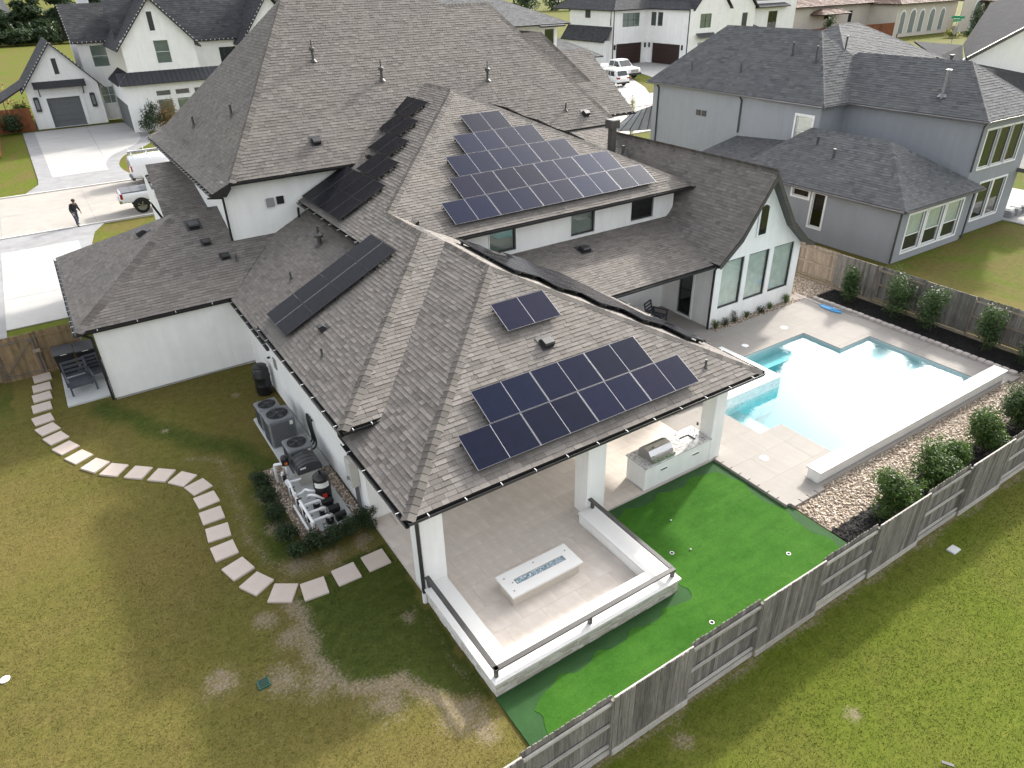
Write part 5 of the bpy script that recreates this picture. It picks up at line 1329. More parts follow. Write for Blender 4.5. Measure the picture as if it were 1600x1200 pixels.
PM = thing('pipe_manifold', 'white pool pipe manifold with valves standing on the pad edge', 'pipes', (3.9, 18.8, .09))
def pipe(pts, r=.035, name='pipe', mat='pvc'):
    b = MB(); b.tube(pts, r, 10); return part(name, b, mat, PM)
pipe([(3.75, 20.9, .42), (3.75, 17.7, .42)], .05); pipe([(3.62, 19.3, .2), (3.62, 17.6, .2)], .045); pipe([(3.75, 18.9, .62), (3.75, 17.6, .62)], .05); pipe([(3.75, 20.3, .55), (3.75, 19.9, .75), (3.75, 19.6, .42)], .045)
for y in (20.75, 20.1, 19.4, 18.7, 18.2, 17.75): pipe([(3.75, y, .0), (3.75, y, .62)], .048)
for y in (18.75, 18.3, 17.85): pipe([(3.75, y, .5), (4.3, y, .5), (4.34, y, .46), (4.34, y, .3)], .046)
pipe(smooth([(4.4, 19.2, .55), (4.2, 19.25, .62), (4.1, 19.4, .6), (4.0, 19.5, .45), (3.75, 19.5, .42)], 4), .042); pipe(smooth([(4.55, 18.92, .3), (4.42, 18.9, .45), (4.25, 18.95, .6), (4.1, 19.1, .55), (4.1, 19.2, .35)], 4), .042)
pipe([(4.2, 20.2, .5), (4.0, 20.2, .5), (3.9, 20.3, .45), (3.75, 20.4, .42)], .04)
for y in (20.55, 19.75, 19.05, 18.45, 18.0):
    b = MB(); b.cyl((3.75, y, .36), (3.75, y, .55), .07, n=12); b.cyl((3.75, y-.09, .42), (3.75, y+.09, .42), .058, n=12); b.bar((3.68, y, .6), (3.86, y, .6), .03, .03); part('valve', b, 'plastic_black', PM)
b = MB(); b.cyl((3.95, 20.95, .75), (3.95, 20.95, 1.02), .13, n=16); b.lathe([(.13, 0), (.12, .05), (.001, .08)], (3.95, 20.95, 1.02), 16, cap=False); act = part('actuator', b, 'plastic_black', PM); b = MB(); b.box(3.9, 4.0, 20.815, 20.825, .8, .9); part('warning_label', b, 'orange_label', act)
pipe([(3.95, 20.95, .0), (3.95, 20.95, .75)], .05); pipe(smooth([(3.6, 21.1, .0), (3.6, 21.1, .7), (3.68, 21.0, .82), (3.85, 20.95, .82)], 4), .05)
EB = thing('meter_box', 'tall grey electrical meter box with conduits on the corner of the wall', 'electrical box', (5.4, 18.1, 1))
box_part(EB, 'box', 'tan_box', 5.22, 5.497, 17.85, 18.28, 1.15, 2.15, bev=.02); b = MB(); b.box(5.215, 5.222, 17.9, 18.2, 1.2, 2.1); part('door', b, 'pad_concrete', EB)
b = MB(); b.cyl((5.2, 18.0, 1.5), (5.15, 18.0, 1.5), .07, n=14); part('meter', b, 'steel', EB)
for i in range(4):
    mb = MB(); mb.tube([(5.42, 17.88+i*.1, .0), (5.42, 17.88+i*.1, 1.16)], .024, 8); part('conduit', mb, 'panel_frame', EB)
box_part(EB, 'vent_cover', 'pad_concrete', 5.40, 5.497, 18.45, 18.85, 1.3, 1.75)
CH = thing('conduit_hose', 'grey flexible conduit lying on the pebbles below the meter box', 'hose', (5.0, 18, .05))
b = MB(); b.tube(smooth([(5.3, 18.1, .1), (5.1, 18.6, .08), (5.0, 19.3, .08), (5.05, 19.9, .1)], 6), .02, 8); b.tube(smooth([(5.3, 18.0, .1), (5.2, 17.8, .06), (4.9, 17.65, .08), (4.75, 17.8, .06)], 6), .025, 8); part('hose', b, 'pad_concrete', CH)

# ------------------------------------------------------------------ bins, bench, chair, net
b = MB(); b.cbox(-2.12, -.4, 31.15, 35.0, -.03, .08, b=.015); struct('bin_pad', b, 'pad_concrete')
def wheelie(x, y, label):
    r = thing('wheeled_bin', label, 'bin', (x, y, .081), group='wheeled bins on the pad')
    b = MB(); a0, a1, h = .30, .38, 1.12
    b.add([(-a0, -a0, .06), (a0, -a0, .06), (a0, a0, .06), (-a0, a0, .06), (-a1, -a1, h), (a1, -a1, h), (a1, a1*1.1, h), (-a1, a1*1.1, h)], [(0, 3, 2, 1), (4, 5, 6, 7), (0, 1, 5, 4), (1, 2, 6, 5), (2, 3, 7, 6), (3, 0, 4, 7)]); part('body', b, 'plastic_black', r, True)
    b = MB(); b.slab([(-.41, -.42, h+.03), (.41, -.42, h+.03), (.41, .44, h+.12), (-.41, .44, h+.12)], .05); part('lid', b, 'ac_dark', r, True)
    b = MB(); b.tube([(-.36, .47, h+.02), (.36, .47, h+.02)], .02, 8); part('handle', b, 'plastic_black', r, True)
    b = MB(); b.box(-.12, .12, -.425, -.421, h-.02, h+.005); part('lid_strip', b, 'label_white', r, True)
    for s_ in (-1, 1):
        b = MB(); b.cyl((s_*.30, .3, .11), (s_*.37, .3, .11), .11, n=14); part('wheel', b, 'plastic_black', r, True)
wheelie(-1.75, 34.3, 'large black wheeled bin nearest the brown gate'); wheelie(-.9, 34.2, 'large black wheeled bin nearest the white wall')
simple('furniture_grey', (.055, .06, .072), .55, .15)
def slat_chair(name, label, cat, x, y, rz, w_, d_, mat, hb=1.0, n=6, z=.1, arms=True, lie=False):
    r = thing(name, label, cat, (x, y, z), rz)
    for sx_ in (-1, 1):
        for sy_, hh in ((-1, .62), (1, hb*.62)):
            b = MB(); b.box(sx_*w_/2-.035, sx_*w_/2+.035, sy_*d_/2-.035, sy_*d_/2+.035, 0, hh); part('leg', b, mat, r, True)
        if arms: b = MB(); b.box(sx_*w_/2-.045, sx_*w_/2+.045, -d_/2-.05, d_/2+.05, .62, .66); part('arm', b, mat, r, True)
    b = MB(); b.box(-w_/2, w_/2, -d_/2, -d_/2+.06, .34, .42); part('seat_rail', b, mat, r, True)
    for i in range(n):
        b = MB(); yy = -d_/2+.07+i*(d_-.1)/n; b.box(-w_/2+.04, w_/2-.04, yy, yy+(d_-.1)/n-.02, .40, .43); part('seat_slat', b, mat, r, True)
    for sx_ in (-1, 1): b = MB(); b.bar((sx_*(w_/2-.03), d_/2, .3), (sx_*(w_/2-.03), d_/2+.2, hb), .06, .05); part('back_post', b, mat, r, True)
    for i in range(4): b = MB(); zz = .5+i*(hb-.5)/3.3; b.bar((-w_/2+.03, d_/2+.02+.2*(zz-.3)/(hb-.3), zz), (w_/2-.03, d_/2+.02+.2*(zz-.3)/(hb-.3), zz), .03, .1); part('back_slat', b, mat, r, True)
    return r
slat_chair('patio_chair', 'dark slatted patio chair on the covered porch', 'chair', 23.1, 22.9, .35, .72, .72, 'furniture_grey')
slat_chair('garden_bench', 'dark grey slatted garden chair in front of the bins', 'chair', -1.42, 32.45, .12, .95, 1.0, 'furniture_grey', 1.1, 8, .081)
slat_chair('stacked_chair', 'dark grey slatted chair beside the white wing wall', 'chair', -.78, 33.05, .1, .62, .62, 'furniture_grey', 1.0, 5, .081)
NETT = NT('net_blue'); MATS['net_blue'] = NETT.m; NETT.color(NETT.ramp(NETT.noise(60, 2), [(.4, (.01, .20, .50)), (.6, (.03, .36, .68))])); NETT.rough(.5)
PN = thing('pool_net', 'bright blue pool net lying on the deck by the edging blocks', 'pool net', (31.3, 19.2, .1))
b = MB(); n_ = 22; pts = [(31.35+.20*math.cos(2*PI*i/n_), 18.95+.62*math.sin(2*PI*i/n_), .13) for i in range(n_)]
b.tube(pts+[pts[0]], .018, 6); part('hoop', b, 'net_blue', PN)
b = MB(); rs = random.Random(2)
for i in range(n_):
    p, q = pts[i], pts[(i+1) % n_]; c_ = (31.32, 18.95, .108+.012*rs.random()); m1 = tuple((p[j]+c_[j])/2+(rs.uniform(-.02, .02) if j == 2 else 0)*.4 for j in range(3)); m2 = tuple((q[j]+c_[j])/2 for j in range(3)); b.quad(p, q, m2, m1); b.add([m1, m2, c_], [(0, 1, 2)])
part('mesh_bag', b, 'net_blue', PN)
b = MB(); b.tube([(31.4, 19.55, .13), (31.55, 21.3, .13)], .016, 8); b.tube([(31.58, 19.0, .125), (31.68, 17.6, .125)], .02, 8); part('pole', b, 'steel', PN)

# ------------------------------------------------------------------ drains and covers in the lawn
simple('drain_green', (.02, .10, .06), .5, .1)
DG = thing('drain_grate', 'square green plastic drain grate in the lawn', 'drain', (.81, 13.22, .0)); box_part(DG, 'frame', 'drain_green', .66, .96, 13.08, 13.36, -.02, .055, bev=.01)
for i in range(5): box_part(DG, 'bar', 'room_dark', .69, .93, 13.105+i*.05, 13.13+i*.05, .056, .06)
lid(-4.66, 17.05, .12, 'oval white cleanout lid in the lawn at the left edge', name='cleanout_lid', z=.03)
mb = MB(); mb.cbox(19.32, 19.68, 6.05, 6.31, -.02, .035, b=.012); single('utility_cover', mb, 'pad_concrete', 'small pale utility cover in the grass outside the front fence', 'cover', (19.5, 6.18, 0))
mb = MB(); mb.box(19.3, 19.6, 6.0, 6.3, -.02, .05)
mb = MB(); mb.bar((12.72, 2.75, .05), (12.85, 2.55, .05), .07, .03); single('wood_scrap', mb, 'plastic_black', 'small dark board lying in the grass at the lower right', 'board', (12.78, 2.65, .05))
# ------------------------------------------------------------------ plants
def leafmat(name, dark, mid, lite):
    t = NT(name); MATS[name] = t.m
    t.color(t.ramp(t.attr('tint'), [(0, dark), (.5, mid), (1, lite)])); t.rough(.5); t.spec(.35)
    tl = t.new('BsdfTranslucent'); t.link(t.ramp(t.attr('tint'), [(0, mid), (1, lite)]), tl.inputs['Color'])
    mx = t.new('MixShader'); mx.inputs[0].default_value = .25; t.link(t.bsdf.outputs[0], mx.inputs[1]); t.link(tl.outputs[0], mx.inputs[2]); t.link(mx.outputs[0], t.out.inputs['Surface']); return t.m
leafmat('leaf_shrub', (.016, .032, .010), (.040, .078, .020), (.10, .155, .045)); leafmat('leaf_bright', (.022, .050, .010), (.055, .115, .020), (.13, .19, .045))
leafmat('leaf_dark', (.012, .024, .009), (.026, .050, .016), (.065, .10, .035)); leafmat('leaf_yellow', (.10, .11, .02), (.22, .23, .05), (.38, .34, .10)); leafmat('leaf_autumn', (.10, .07, .03), (.22, .15, .06), (.36, .25, .10)); leafmat('leaf_grass', (.04, .07, .02), (.10, .15, .05), (.24, .27, .12))
simple('bark', (.085, .065, .048), .95, .3, 12, bump=.6, bscale=25)
def leaf_cloud(mb, lobes, n, size, seed, flat=.35):
    rs = random.Random(seed); tot = sum(l[3]*l[4]*l[5] for l in lobes)
    for (cx, cy, cz, rx, ry, rz_) in lobes:
        for _ in range(int(n*rx*ry*rz_/tot)+1):
            while True:
                x, y, z = rs.uniform(-1, 1), rs.uniform(-1, 1), rs.uniform(-1, 1); q = x*x+y*y+z*z
                if .05 < q <= 1: break
            r_ = math.sqrt(q); k_ = rs.random()**.45/r_ if rs.random() < .8 else 1
            k_ *= rs.uniform(.82, 1.12); x, y, z = x*k_, y*k_, z*k_
            p = Vector((cx+x*rx, cy+y*ry, cz+z*rz_))
            if p.z < .02: continue
            nrm_ = (Vector((x/rx, y/ry, z/rz_+.25)).normalized()+Vector((rs.gauss(0, .55), rs.gauss(0, .55), rs.gauss(0, .55)))).normalized()
            a_ = nrm_.orthogonal().normalized(); a_ = Matrix.Rotation(rs.uniform(0, 6.28), 3, nrm_) @ a_; b2 = nrm_.cross(a_); s_ = size*rs.uniform(.6, 1.25)
            mb.add([p-a_*s_, p-b2*s_*flat+nrm_*s_*.1, p+a_*s_, p+b2*s_*flat+nrm_*s_*.1], [(0, 1, 2, 3)], min(1, max(0, rs.gauss(.45, .25))))
def shrub(x, y, h, r, label, group, leaf='leaf_shrub', n=900, size=.055, seed=0, name='shrub', spread=.35, cat='shrub'):
    rs = random.Random(seed+77); T = thing(name, label, cat, (x, y, 0), group=group)
    b = MB()
    for i in range(4): a_ = rs.uniform(0, 6.28); b.tube([(x, y, -.03), (x+.05*math.cos(a_), y+.05*math.sin(a_), h*.35), (x+r*.5*math.cos(a_), y+r*.5*math.sin(a_), h*.75)], [.022, .016, .008], 6)
    part('stem', b, 'bark', T)
    lobes = []
    for i in range(6):
        zc = h*(.28+.62*i/5.5)*rs.uniform(.9, 1.05); w_ = r*(1.0-.55*max(0, (zc/h-.45)))*rs.uniform(.55, .8); a_ = rs.uniform(0, 6.28); d_ = r*spread*rs.uniform(.5, 1.1)
        lobes.append((x+d_*math.cos(a_), y+d_*math.sin(a_), min(zc, h-w_*.6), w_*1.15, w_*rs.uniform(.95, 1.25), max(.15, h*.23)))
    for i in range(5):      # stray shoots
        a_ = rs.uniform(0, 6.28); d_ = r*rs.uniform(.3, .8); w_ = r*rs.uniform(.12, .22); lobes.append((x+d_*math.cos(a_), y+d_*math.sin(a_), h*rs.uniform(.6, 1.04), w_, w_, w_*1.6))
    b = MB(); leaf_cloud(b, lobes, n, size, seed); part('foliage', b, leaf, T); return T
GRP = 'shrubs along the right fence'
for i, (x, y, h, r, w_) in enumerate(((33.0, 19.05, 1.85, .55, 'farthest from the camera by the pebbles'), (33.1, 16.75, 2.3, .85, 'widest and loosest of the row'), (33.1, 14.75, 2.2, .75, 'third from the far end'), (32.95, 12.3, 2.25, .62, 'tall and narrow before the rail panel'), (32.9, 10.15, 2.0, .7, 'cut by the right picture edge'))):
    shrub(x, y, h*1.08, r*1.1, f'leafy shrub at the right fence, {w_}', GRP, 'leaf_shrub', 2700, .07, 20+i)
GRP = 'shrubs along the front fence'
for i, (x, y, h, r, w_, l_) in enumerate(((19.4, 8.25, 1.35, .78, 'bright round one nearest the putting green', 'leaf_bright'), (21.75, 8.25, 1.55, .82, 'broad one second from the putting green', 'leaf_bright'), (23.0, 8.2, 1.35, .68, 'lower one touching its broad neighbour', 'leaf_bright'), (25.3, 8.35, 1.6, .66, 'pointed one third clump from the green', 'leaf_bright'), (27.7, 8.35, 1.7, .8, 'tall one with reddish twigs', 'leaf_shrub'), (29.8, 8.3, 1.7, .75, 'at the right picture edge', 'leaf_shrub'))):
    shrub(x, y, h*1.08, r*1.15, f'green shrub behind the front fence, {w_}', GRP, l_, 4200, .07, 40+i)
GRP = 'small boxwoods around the pool equipment'
for i, (x, y, w_) in enumerate(((3.02, 21.2, 'farthest up the pebble edge'), (2.98, 20.1, 'second from the far end'), (3.0, 19.1, 'third from the far end'), (2.98, 18.05, 'fourth from the far end'), (3.02, 17.05, 'at the outer corner'), (3.55, 17.1, 'right of the corner one'), (4.1, 17.08, 'in the middle of the near row'), (4.75, 17.12, 'second from the patio slab'), (5.3, 17.25, 'touching the house wall'))):
    shrub(x, y, .72, .42, f'small dark boxwood by the pool equipment, {w_}', GRP, 'leaf_dark', 2000, .042, 60+i, 'boxwood')
def tuft(x, y, h, n, label, group, leaf='leaf_grass', seed=0, w_=.016):
    rs = random.Random(seed); T = thing('grass_plant', label, 'plant', (x, y, .06), group=group); b = MB()
    for i in range(n):
        a_ = rs.uniform(0, 6.28); s_ = rs.uniform(.4, 1)*h; o = rs.uniform(.15, .55)*h; dx, dy = math.cos(a_), math.sin(a_); px_, py_ = -dy*w_, dx*w_
        p0 = Vector((x+dx*.03, y+dy*.03, .05)); p1 = p0+Vector((dx*o*.4, dy*o*.4, s_*.7)); p2 = p0+Vector((dx*o, dy*o, s_)); s2 = Vector((px_, py_, 0))
        b.add([p0-s2, p0+s2, p1+s2, p1-s2, p2], [(0, 1, 2, 3), (3, 2, 4)], rs.random())
    part('blades', b, leaf, T)
GRP = 'plants in the bed under the gable windows'
for i, (x, h, w_, kind) in enumerate(((25.0, .55, 'at the downspout', 0), (25.65, .45, 'second from the downspout', 1), (26.3, .65, 'tallest in the bed', 1), (27.2, .42, 'in the middle of the bed', 0), (28.2, .45, 'small dark one right of the middle', 1), (28.95, .42, 'second from the far end', 0), (30.2, .6, 'arching one at the far end', 0))):
    if kind == 0: tuft(x, 20.78, h, 90, f'grassy plant under the gable windows, {w_}', GRP, 'leaf_grass', 80+i)
    else: shrub(x, 20.78, h, .28, f'small green plant under the gable windows, {w_}', GRP, 'leaf_dark', 260, .045, 80+i, 'bed_plant', cat='plant')
# ------------------------------------------------------------------ neighbouring houses
def hip_roof(H, x0, x1, y0, y1, z, p, mat='shingle_grey', px_=None, thick=.16, expo=.2, seed=0, flat_top=None, tab=(.01, .02)):
    """hip roof over a rectangle; p = pitch of the y slopes, px_ = pitch of the x slopes"""
    px_ = px_ or p; w, d = x1-x0, y1-y0
    rise = min(w/2*px_, d/2*p) if flat_top is None else flat_top
    ax, ay = rise/px_, rise/p
    a, b_, c, d_ = Vector((x0+ax, y0+ay, z+rise)), Vector((x1-ax, y0+ay, z+rise)), Vector((x1-ax, y1-ay, z+rise)), Vector((x0+ax, y1-ay, z+rise))
    A_, B_, C_, D_ = Vector((x0, y0, z)), Vector((x1, y0, z)), Vector((x1, y1, z)), Vector((x0, y1, z))
    def poly(*q):
        out = []
        for v in q:
            if not out or (v-out[-1]).length > .01: out.append(v)
        if (out[0]-out[-1]).length < .01: out.pop()
        return out
    decks = []
    for i, q in enumerate((poly(A_, B_, b_, a), poly(D_, A_, a, d_), poly(B_, C_, c, b_), poly(C_, D_, d_, c))):
        r = roof_part(H, [q], mat, seed+i, expo=expo, tabthick=tab, thick=thick, wscale=1.4); close_roof(*r); decks.append(r[0])
    for q, w_, n1, n2 in ((A_, a, (0, 0, p), (0, px_, 0)), (B_, b_, (0, 0, p), (0, -px_, 0)), (D_, d_, (0, 0, -p), (0, px_, 0))): cap_run(decks[0], q, w_, nrm(n1), nrm(n2), mat, singles=False, width=.18, spacing=.25)
    if (a-b_).length > .3: cap_run(decks[0], a, b_, nrm((0, 0, p)), nrm((0, 0, -p)), mat, singles=False, width=.18, spacing=.25)
    if (a-d_).length > .3: cap_run(decks[1], a, d_, nrm((0, px_, 0)), nrm((0, -px_, 0)), mat, singles=False, width=.18, spacing=.25)
    if flat_top is not None and (a-c).length > 1: b2 = MB(); b2.slab([a, b_, c, d_], .1); part('roof', b2, 'shingle_under', H)
    return decks
def gable_roof(H, x0, x1, y0, y1, z, top, mat='shingle_black', axis='y', seed=0, expo=.3, xr=None, drop=0):
    """ridge along axis; eaves at z, ridge at top"""
    if axis == 'y':
        xm = (x0+x1)/2 if xr is None else xr
        P = [[Vector((x0, y0, z)), Vector((xm, y0, top)), Vector((xm, y1, top)), Vector((x0, y1, z))], [Vector((xm, y0, top)), Vector((x1, y0, z)), Vector((x1, y1, z)), Vector((xm, y1, top))]]
    else:
        ym = (y0+y1)/2 if xr is None else xr
        P = [[Vector((x0, y0, z)), Vector((x1, y0, z)), Vector((x1, ym, top)), Vector((x0, ym, top))], [Vector((x0, ym, top)), Vector((x1, ym, top)), Vector((x1, y1, z)), Vector((x0, y1, z))]]
    out = []
    for i, q in enumerate(P):
        r = roof_part(H, [q], mat, seed+i, expo=expo, tabthick=(.01, .018), wscale=1.8); close_roof(*r); out.append(r[0])
    return out
def gable_wall(H, pts, mat='stucco_white', axis=(0, 1, 0), t_=.2, name='gable_wall'):
    b = MB(); b.slab(pts, t_, axis=axis); return part(name, b, mat, H)
def lights_on(deck, a, b_, n, s_=.12):
    me = bpy.data.meshes.get('roof_light')
    if me is None: q = MB(); q.box(-s_/2, s_/2, -s_/2, s_/2, 0, s_*1.2); me = q.mesh('roof_light', 'clip_white')
    for i in range(n): o = link('roof_light', me, deck); o.location = o.location+Vector(a).lerp(Vector(b_), (i+.5)/n)
def metal_roof(H, pts, ribs, mat='metal_black', name='metal_roof', rib_mat=None, n_dir=None):
    """standing seam panel: pts = [low-left, low-right, high-right, high-left]"""
    b = MB(); b.slab(pts, .06); r = part(name, b, mat, H); a, c, d, e = [Vector(p) for p in pts]; up = (c-a).cross(e-a).normalized()
    if up.z < 0: up = -up
    for i in range(ribs+1):
        t_ = i/ribs; q = MB(); q.bar(a.lerp(c, t_)+up*.02, e.lerp(d, t_)+up*.02, .05, .06, up=up); part('seam', q, rib_mat or mat, r)
    return r
simple('far_glass', (.17, .20, .19), .3, .1); simple('metal_black', (.035, .037, .042), .4, .12, metal=.3); simple('metal_pale', (.42, .43, .45), .35, .06, metal=.5); simple('garage_grey', (.12, .125, .13), .6, .06); simple('garage_brown', (.030, .014, .011), .5, .2)
def garage_door(H, x0, x1, y, z1, mat, rows=5):
    d_ = None; bk = MB(); bk.box(x0-.02, x1+.02, y+.045, y+.08, 0, z1+.1); d_ = part('garage_door', bk, mat, H)
    for i in range(rows):
        q = MB(); za, zb = z1*i/rows, z1*(i+1)/rows-.015; q.box(x0, x1, y, y+.04, za+.01, zb)
        if d_ is None: d_ = part('garage_door', q, mat, H)
        else: part('door_panel', q, mat, d_)
def garage_door_x(H, x, y0, y1, z1, mat, rows=5):
    d_ = None; bk = MB(); bk.box(x+.045, x+.08, y0-.02, y1+.02, 0, z1+.1); d_ = part('garage_door', bk, mat, H)
    for i in range(rows):
        q = MB(); za, zb = z1*i/rows, z1*(i+1)/rows-.015; q.box(x, x+.04, y0, y1, za+.01, zb)
        if d_ is None: d_ = part('garage_door', q, mat, H)
        else: part('door_panel', q, mat, d_)

# ---- grey house on the right
G = thing('house', 'grey stucco two-storey house with a charcoal shingle roof beyond the right fence', 'house', (47, 30, 0))
gA, gB, gR1, gR2 = Vector((39.25, 20.6, 3.3)), Vector((47.6, 20.6, 3.3)), Vector((43.425, 24.775, 5.888)), Vector((43.425, 30.4, 5.888))
gL, gU, gV, gW = Vector((39.25, 33.2, 3.3)), Vector((44.28, 30.6, 4.75)), Vector((44.28, 37.3, 4.25)), Vector((39.25, 37.3, 3.3))
for i, q in enumerate(([gA, gB, gR1], [gA, gR1, gR2, gL], [gB, Vector((47.6, 30.4, 3.3)), gR2, gR1], [gR2, gU, gL], [gL, gU, gV], [gL, gV, gW])):
    r = roof_part(G, [q], 'shingle_grey', 200+i, expo=.2, tabthick=(.01, .018)); close_roof(*r)
    if i == 0:
        for q1, n1, n2 in ((gA, (0, 0, .62), (0, .62, 0)), (gB, (0, 0, .62), (0, -.62, 0))): cap_run(r[0], q1, gR1, nrm(n1), nrm(n2), 'shingle_grey', singles=False, width=.22, spacing=.25)
        cap_run(r[0], gR1, gR2, nrm((0, .62, 0)), nrm((0, -.62, 0)), 'shingle_grey', singles=False, width=.22, spacing=.25)
hip_roof(G, 46.45, 53.7, 21.0, 36.0, 7.2, .73, seed=210)
hip_roof(G, 43.9, 52.3, 30.1, 47.0, 7.2, .97, seed=220)
hip_roof(G, 48.5, 66, 31.0, 46.0, 7.2, .52, seed=230)
ops = [(.95, 2.65, .55, 2.75), (2.95, 4.65, .55, 2.75), (4.95, 6.65, .55, 2.75)]
w_, fr = wall(G, (39.65, 21.0), (47.1, 21.0), 0, 3.35, ops, 'stucco_grey')
for o_ in ops: window(G, fr, *o_, frame='white_trim', split=.42, pane='pane_glass', back=['room_dark', 'blind_green'] if False else ['room_dark', 'blind'], trim='white_trim', trim_w=.12, fw=.06)
ops = [(8.0, 9.2, 2.55, 3.0), (9.55, 10.4, .9, 3.0)]
w_, fr = wall(G, (39.65, 36.3), (39.65, 21.0), 0, 3.35, ops, 'stucco_grey')
for o_ in ops: window(G, fr, *o_, frame='white_trim', pane='pane_dark', trim='white_trim', trim_w=.12)
ops = [(.75, 2.15, 4.25, 6.5), (2.3, 3.7, 4.25, 6.5), (3.85, 5.25, 4.25, 6.5), (1.8, 3.3, .85, 3.2), (3.5, 5.0, .85, 3.2)]
w_, fr = wall(G, (46.9, 21.4), (53.3, 21.4), 0, 7.2, ops, 'stucco_grey')
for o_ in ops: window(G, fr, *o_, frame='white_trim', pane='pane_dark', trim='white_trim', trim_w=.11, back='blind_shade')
wall(G, (46.9, 31), (46.9, 21.4), 0, 7.2, (), 'stucco_grey'); wall(G, (53.3, 21.4), (53.3, 35), 0, 7.2, (), 'stucco_grey'); wall(G, (44.3, 30.5), (46.9, 30.5), 0, 7.2, (), 'stucco_grey'); wall(G, (46.9, 30.5), (52, 30.5), 0, 7.2, (), 'stucco_grey')
ops = [(46.6-32.35, 46.6-31.05, 4.35, 6.35)]
w_, fr = wall(G, (44.3, 46.6), (44.3, 30.5), 0, 7.2, ops, 'stucco_grey'); window(G, fr, *ops[0], frame='white_trim', split=.5, pane='pane_glass', back=['room_dark', 'blind_shade'], trim='white_trim', trim_w=.13)
for y in (41.34, 40.75): box_part(G, 'wall_vent', 'rail_metal', 44.2, 44.3, y-.2, y+.2, 5.2, 5.6)
for pts in ([(44.0, 45.9, 7.0), (44.2, 45.9, 6.8), (44.2, 45.9, .2)], [(44.0, 37.2, 7.0), (44.2, 37.2, 6.8), (44.2, 37.2, 4.5)], [(46.6, 21.15, 7.0), (46.8, 21.3, 6.8), (46.8, 21.3, 4.2)], [(39.4, 20.8, 3.2), (39.56, 20.92, 3.0), (39.56, 20.92, .1)], [(47.4, 20.8, 3.2), (47.2, 20.9, 3.0), (47.2, 20.9, .1)]): downspout(G, pts, 'ac_dark', .1)
for a_, c_, o_ in (((39.25, 20.6, 3.3), (47.6, 20.6, 3.3), (0, -1, 0)), ((39.25, 20.6, 3.3), (39.25, 36, 3.3), (-1, 0, 0)), ((46.45, 21, 7.2), (53.7, 21, 7.2), (0, -1, 0)), ((46.45, 21, 7.2), (46.45, 30, 7.2), (-1, 0, 0)), ((43.9, 30.1, 7.2), (46.4, 30.1, 7.2), (0, -1, 0)), ((43.9, 30.1, 7.2), (43.9, 47, 7.2), (-1, 0, 0))): gutter(G, a_, c_, o_, mat='panel_frame')
for x, y, z, h_, r_ in ((47.6, 24.6, 8.1, 1.4, .14), (46.2, 33.0, 9.5, .9, .06), (46.5, 35.2, 9.8, .7, .06), (45.2, 38.5, 8.5, .5, .05), (45.0, 43.2, 8.3, .5, .05), (50.2, 26, 9.75, .3, .1), (49.6, 33.2, 10.0, .8, .06), (42.3, 29, 5.1, .5, .08), (41.6, 27.2, 4.7, .5, .08)):
    b = MB(); b.cyl((x, y, z-.4), (x, y, z+h_), r_, n=10); b.cyl((x, y, z-.05), (x, y, z+.12), r_*2.2, r_*1.1, n=10); b.cyl((x, y, z+h_), (x, y, z+h_+.1), r_*1.25, n=10); part('vent_pipe', b, 'panel_frame' if r_ > .1 else 'ac_dark', G)
metal_roof(G, [(47, 50, 3.4), (56, 46.5, 3.4), (56, 46.6, 5.6), (50, 49.5, 5.0)], 9, 'metal_pale', rib_mat='metal_black'); metal_roof(G, [(41.8, 48.8, 3.2), (45.5, 47.2, 3.2), (45.5, 47.4, 5.2), (43.6, 48.2, 4.6)], 5, 'metal_pale', rib_mat='metal_black')
b = MB(); b.box(53.4, 62, 18.5, 26, -.02, .05); part('back_patio', b, 'drive_white', G)
b = MB(); b.box(53.0, 60, 20.4, 24, 3.3, 3.55); part('patio_roof', b, 'shingle_under', G); box_part(G, 'post', 'stucco_grey', 58, 58.4, 20.6, 21, .05, 3.3)
PFm = thing('patio_furniture', 'grey cushioned chairs under the grey house patio roof', 'furniture', (54.6, 21.8, .05))
for i in range(3): box_part(PFm, 'seat', 'ac_grey', 53.9+i*.9, 54.6+i*.9, 21.2, 21.9, .05, .5, bev=.1); box_part(PFm, 'cushion', 'label_white', 53.95+i*.9, 54.55+i*.9, 21.3, 21.8, .501, .65, bev=.05)

# ---- white house across the street, left
H1 = thing('house', 'white brick gabled house with black roof and grey garage door across the street', 'house', (10, 104, 0))
r = gable_roof(H1, .1, 8.9, 105.5, 118, 4.15, 9.3, seed=300, xr=4.4)
lights_on(r[0], (.1, 105.5, 4.2), (4.4, 105.5, 9.35), 16, .09); lights_on(r[0], (8.9, 105.5, 4.2), (4.4, 105.5, 9.35), 16, .09)
gable_roof(H1, -3.0, 1.0, 107, 116, 2.9, 5.0, seed=304, axis='y', xr=1.0)
gable_wall(H1, [(.62, 106, 3.45), (8.3, 106, 3.45), (8.3, 106, 4.72), (4.4, 106, 9.15), (.62, 106, 4.62)])
ops = [(1.8, 5.35, .02, 3.35)]
w_, fr = wall(H1, (.62, 106), (8.3, 106), 0, 3.45, ops, reveal=.3); garage_door(H1, 2.42, 5.97, 106.26, 3.3, 'garage_grey')
tb = MB()
for q in ((2.05, 2.42, 0, 3.7), (5.97, 6.34, 0, 3.7), (2.42, 5.97, 3.35, 3.7)): tb.box(q[0], q[1], 105.9, 106.0, q[2], q[3])
part('garage_trim', tb, 'white_trim', H1)
metal_roof(H1, [(1.5, 104.9, 4.55), (6.95, 104.9, 4.55), (6.95, 106, 5.2), (1.5, 106, 5.2)], 9)
for x in (1.9, 6.55): b = MB(); b.bar((x, 105.0, 4.5), (x, 105.95, 3.6), .1, .1); part('bracket', b, 'metal_black', H1)
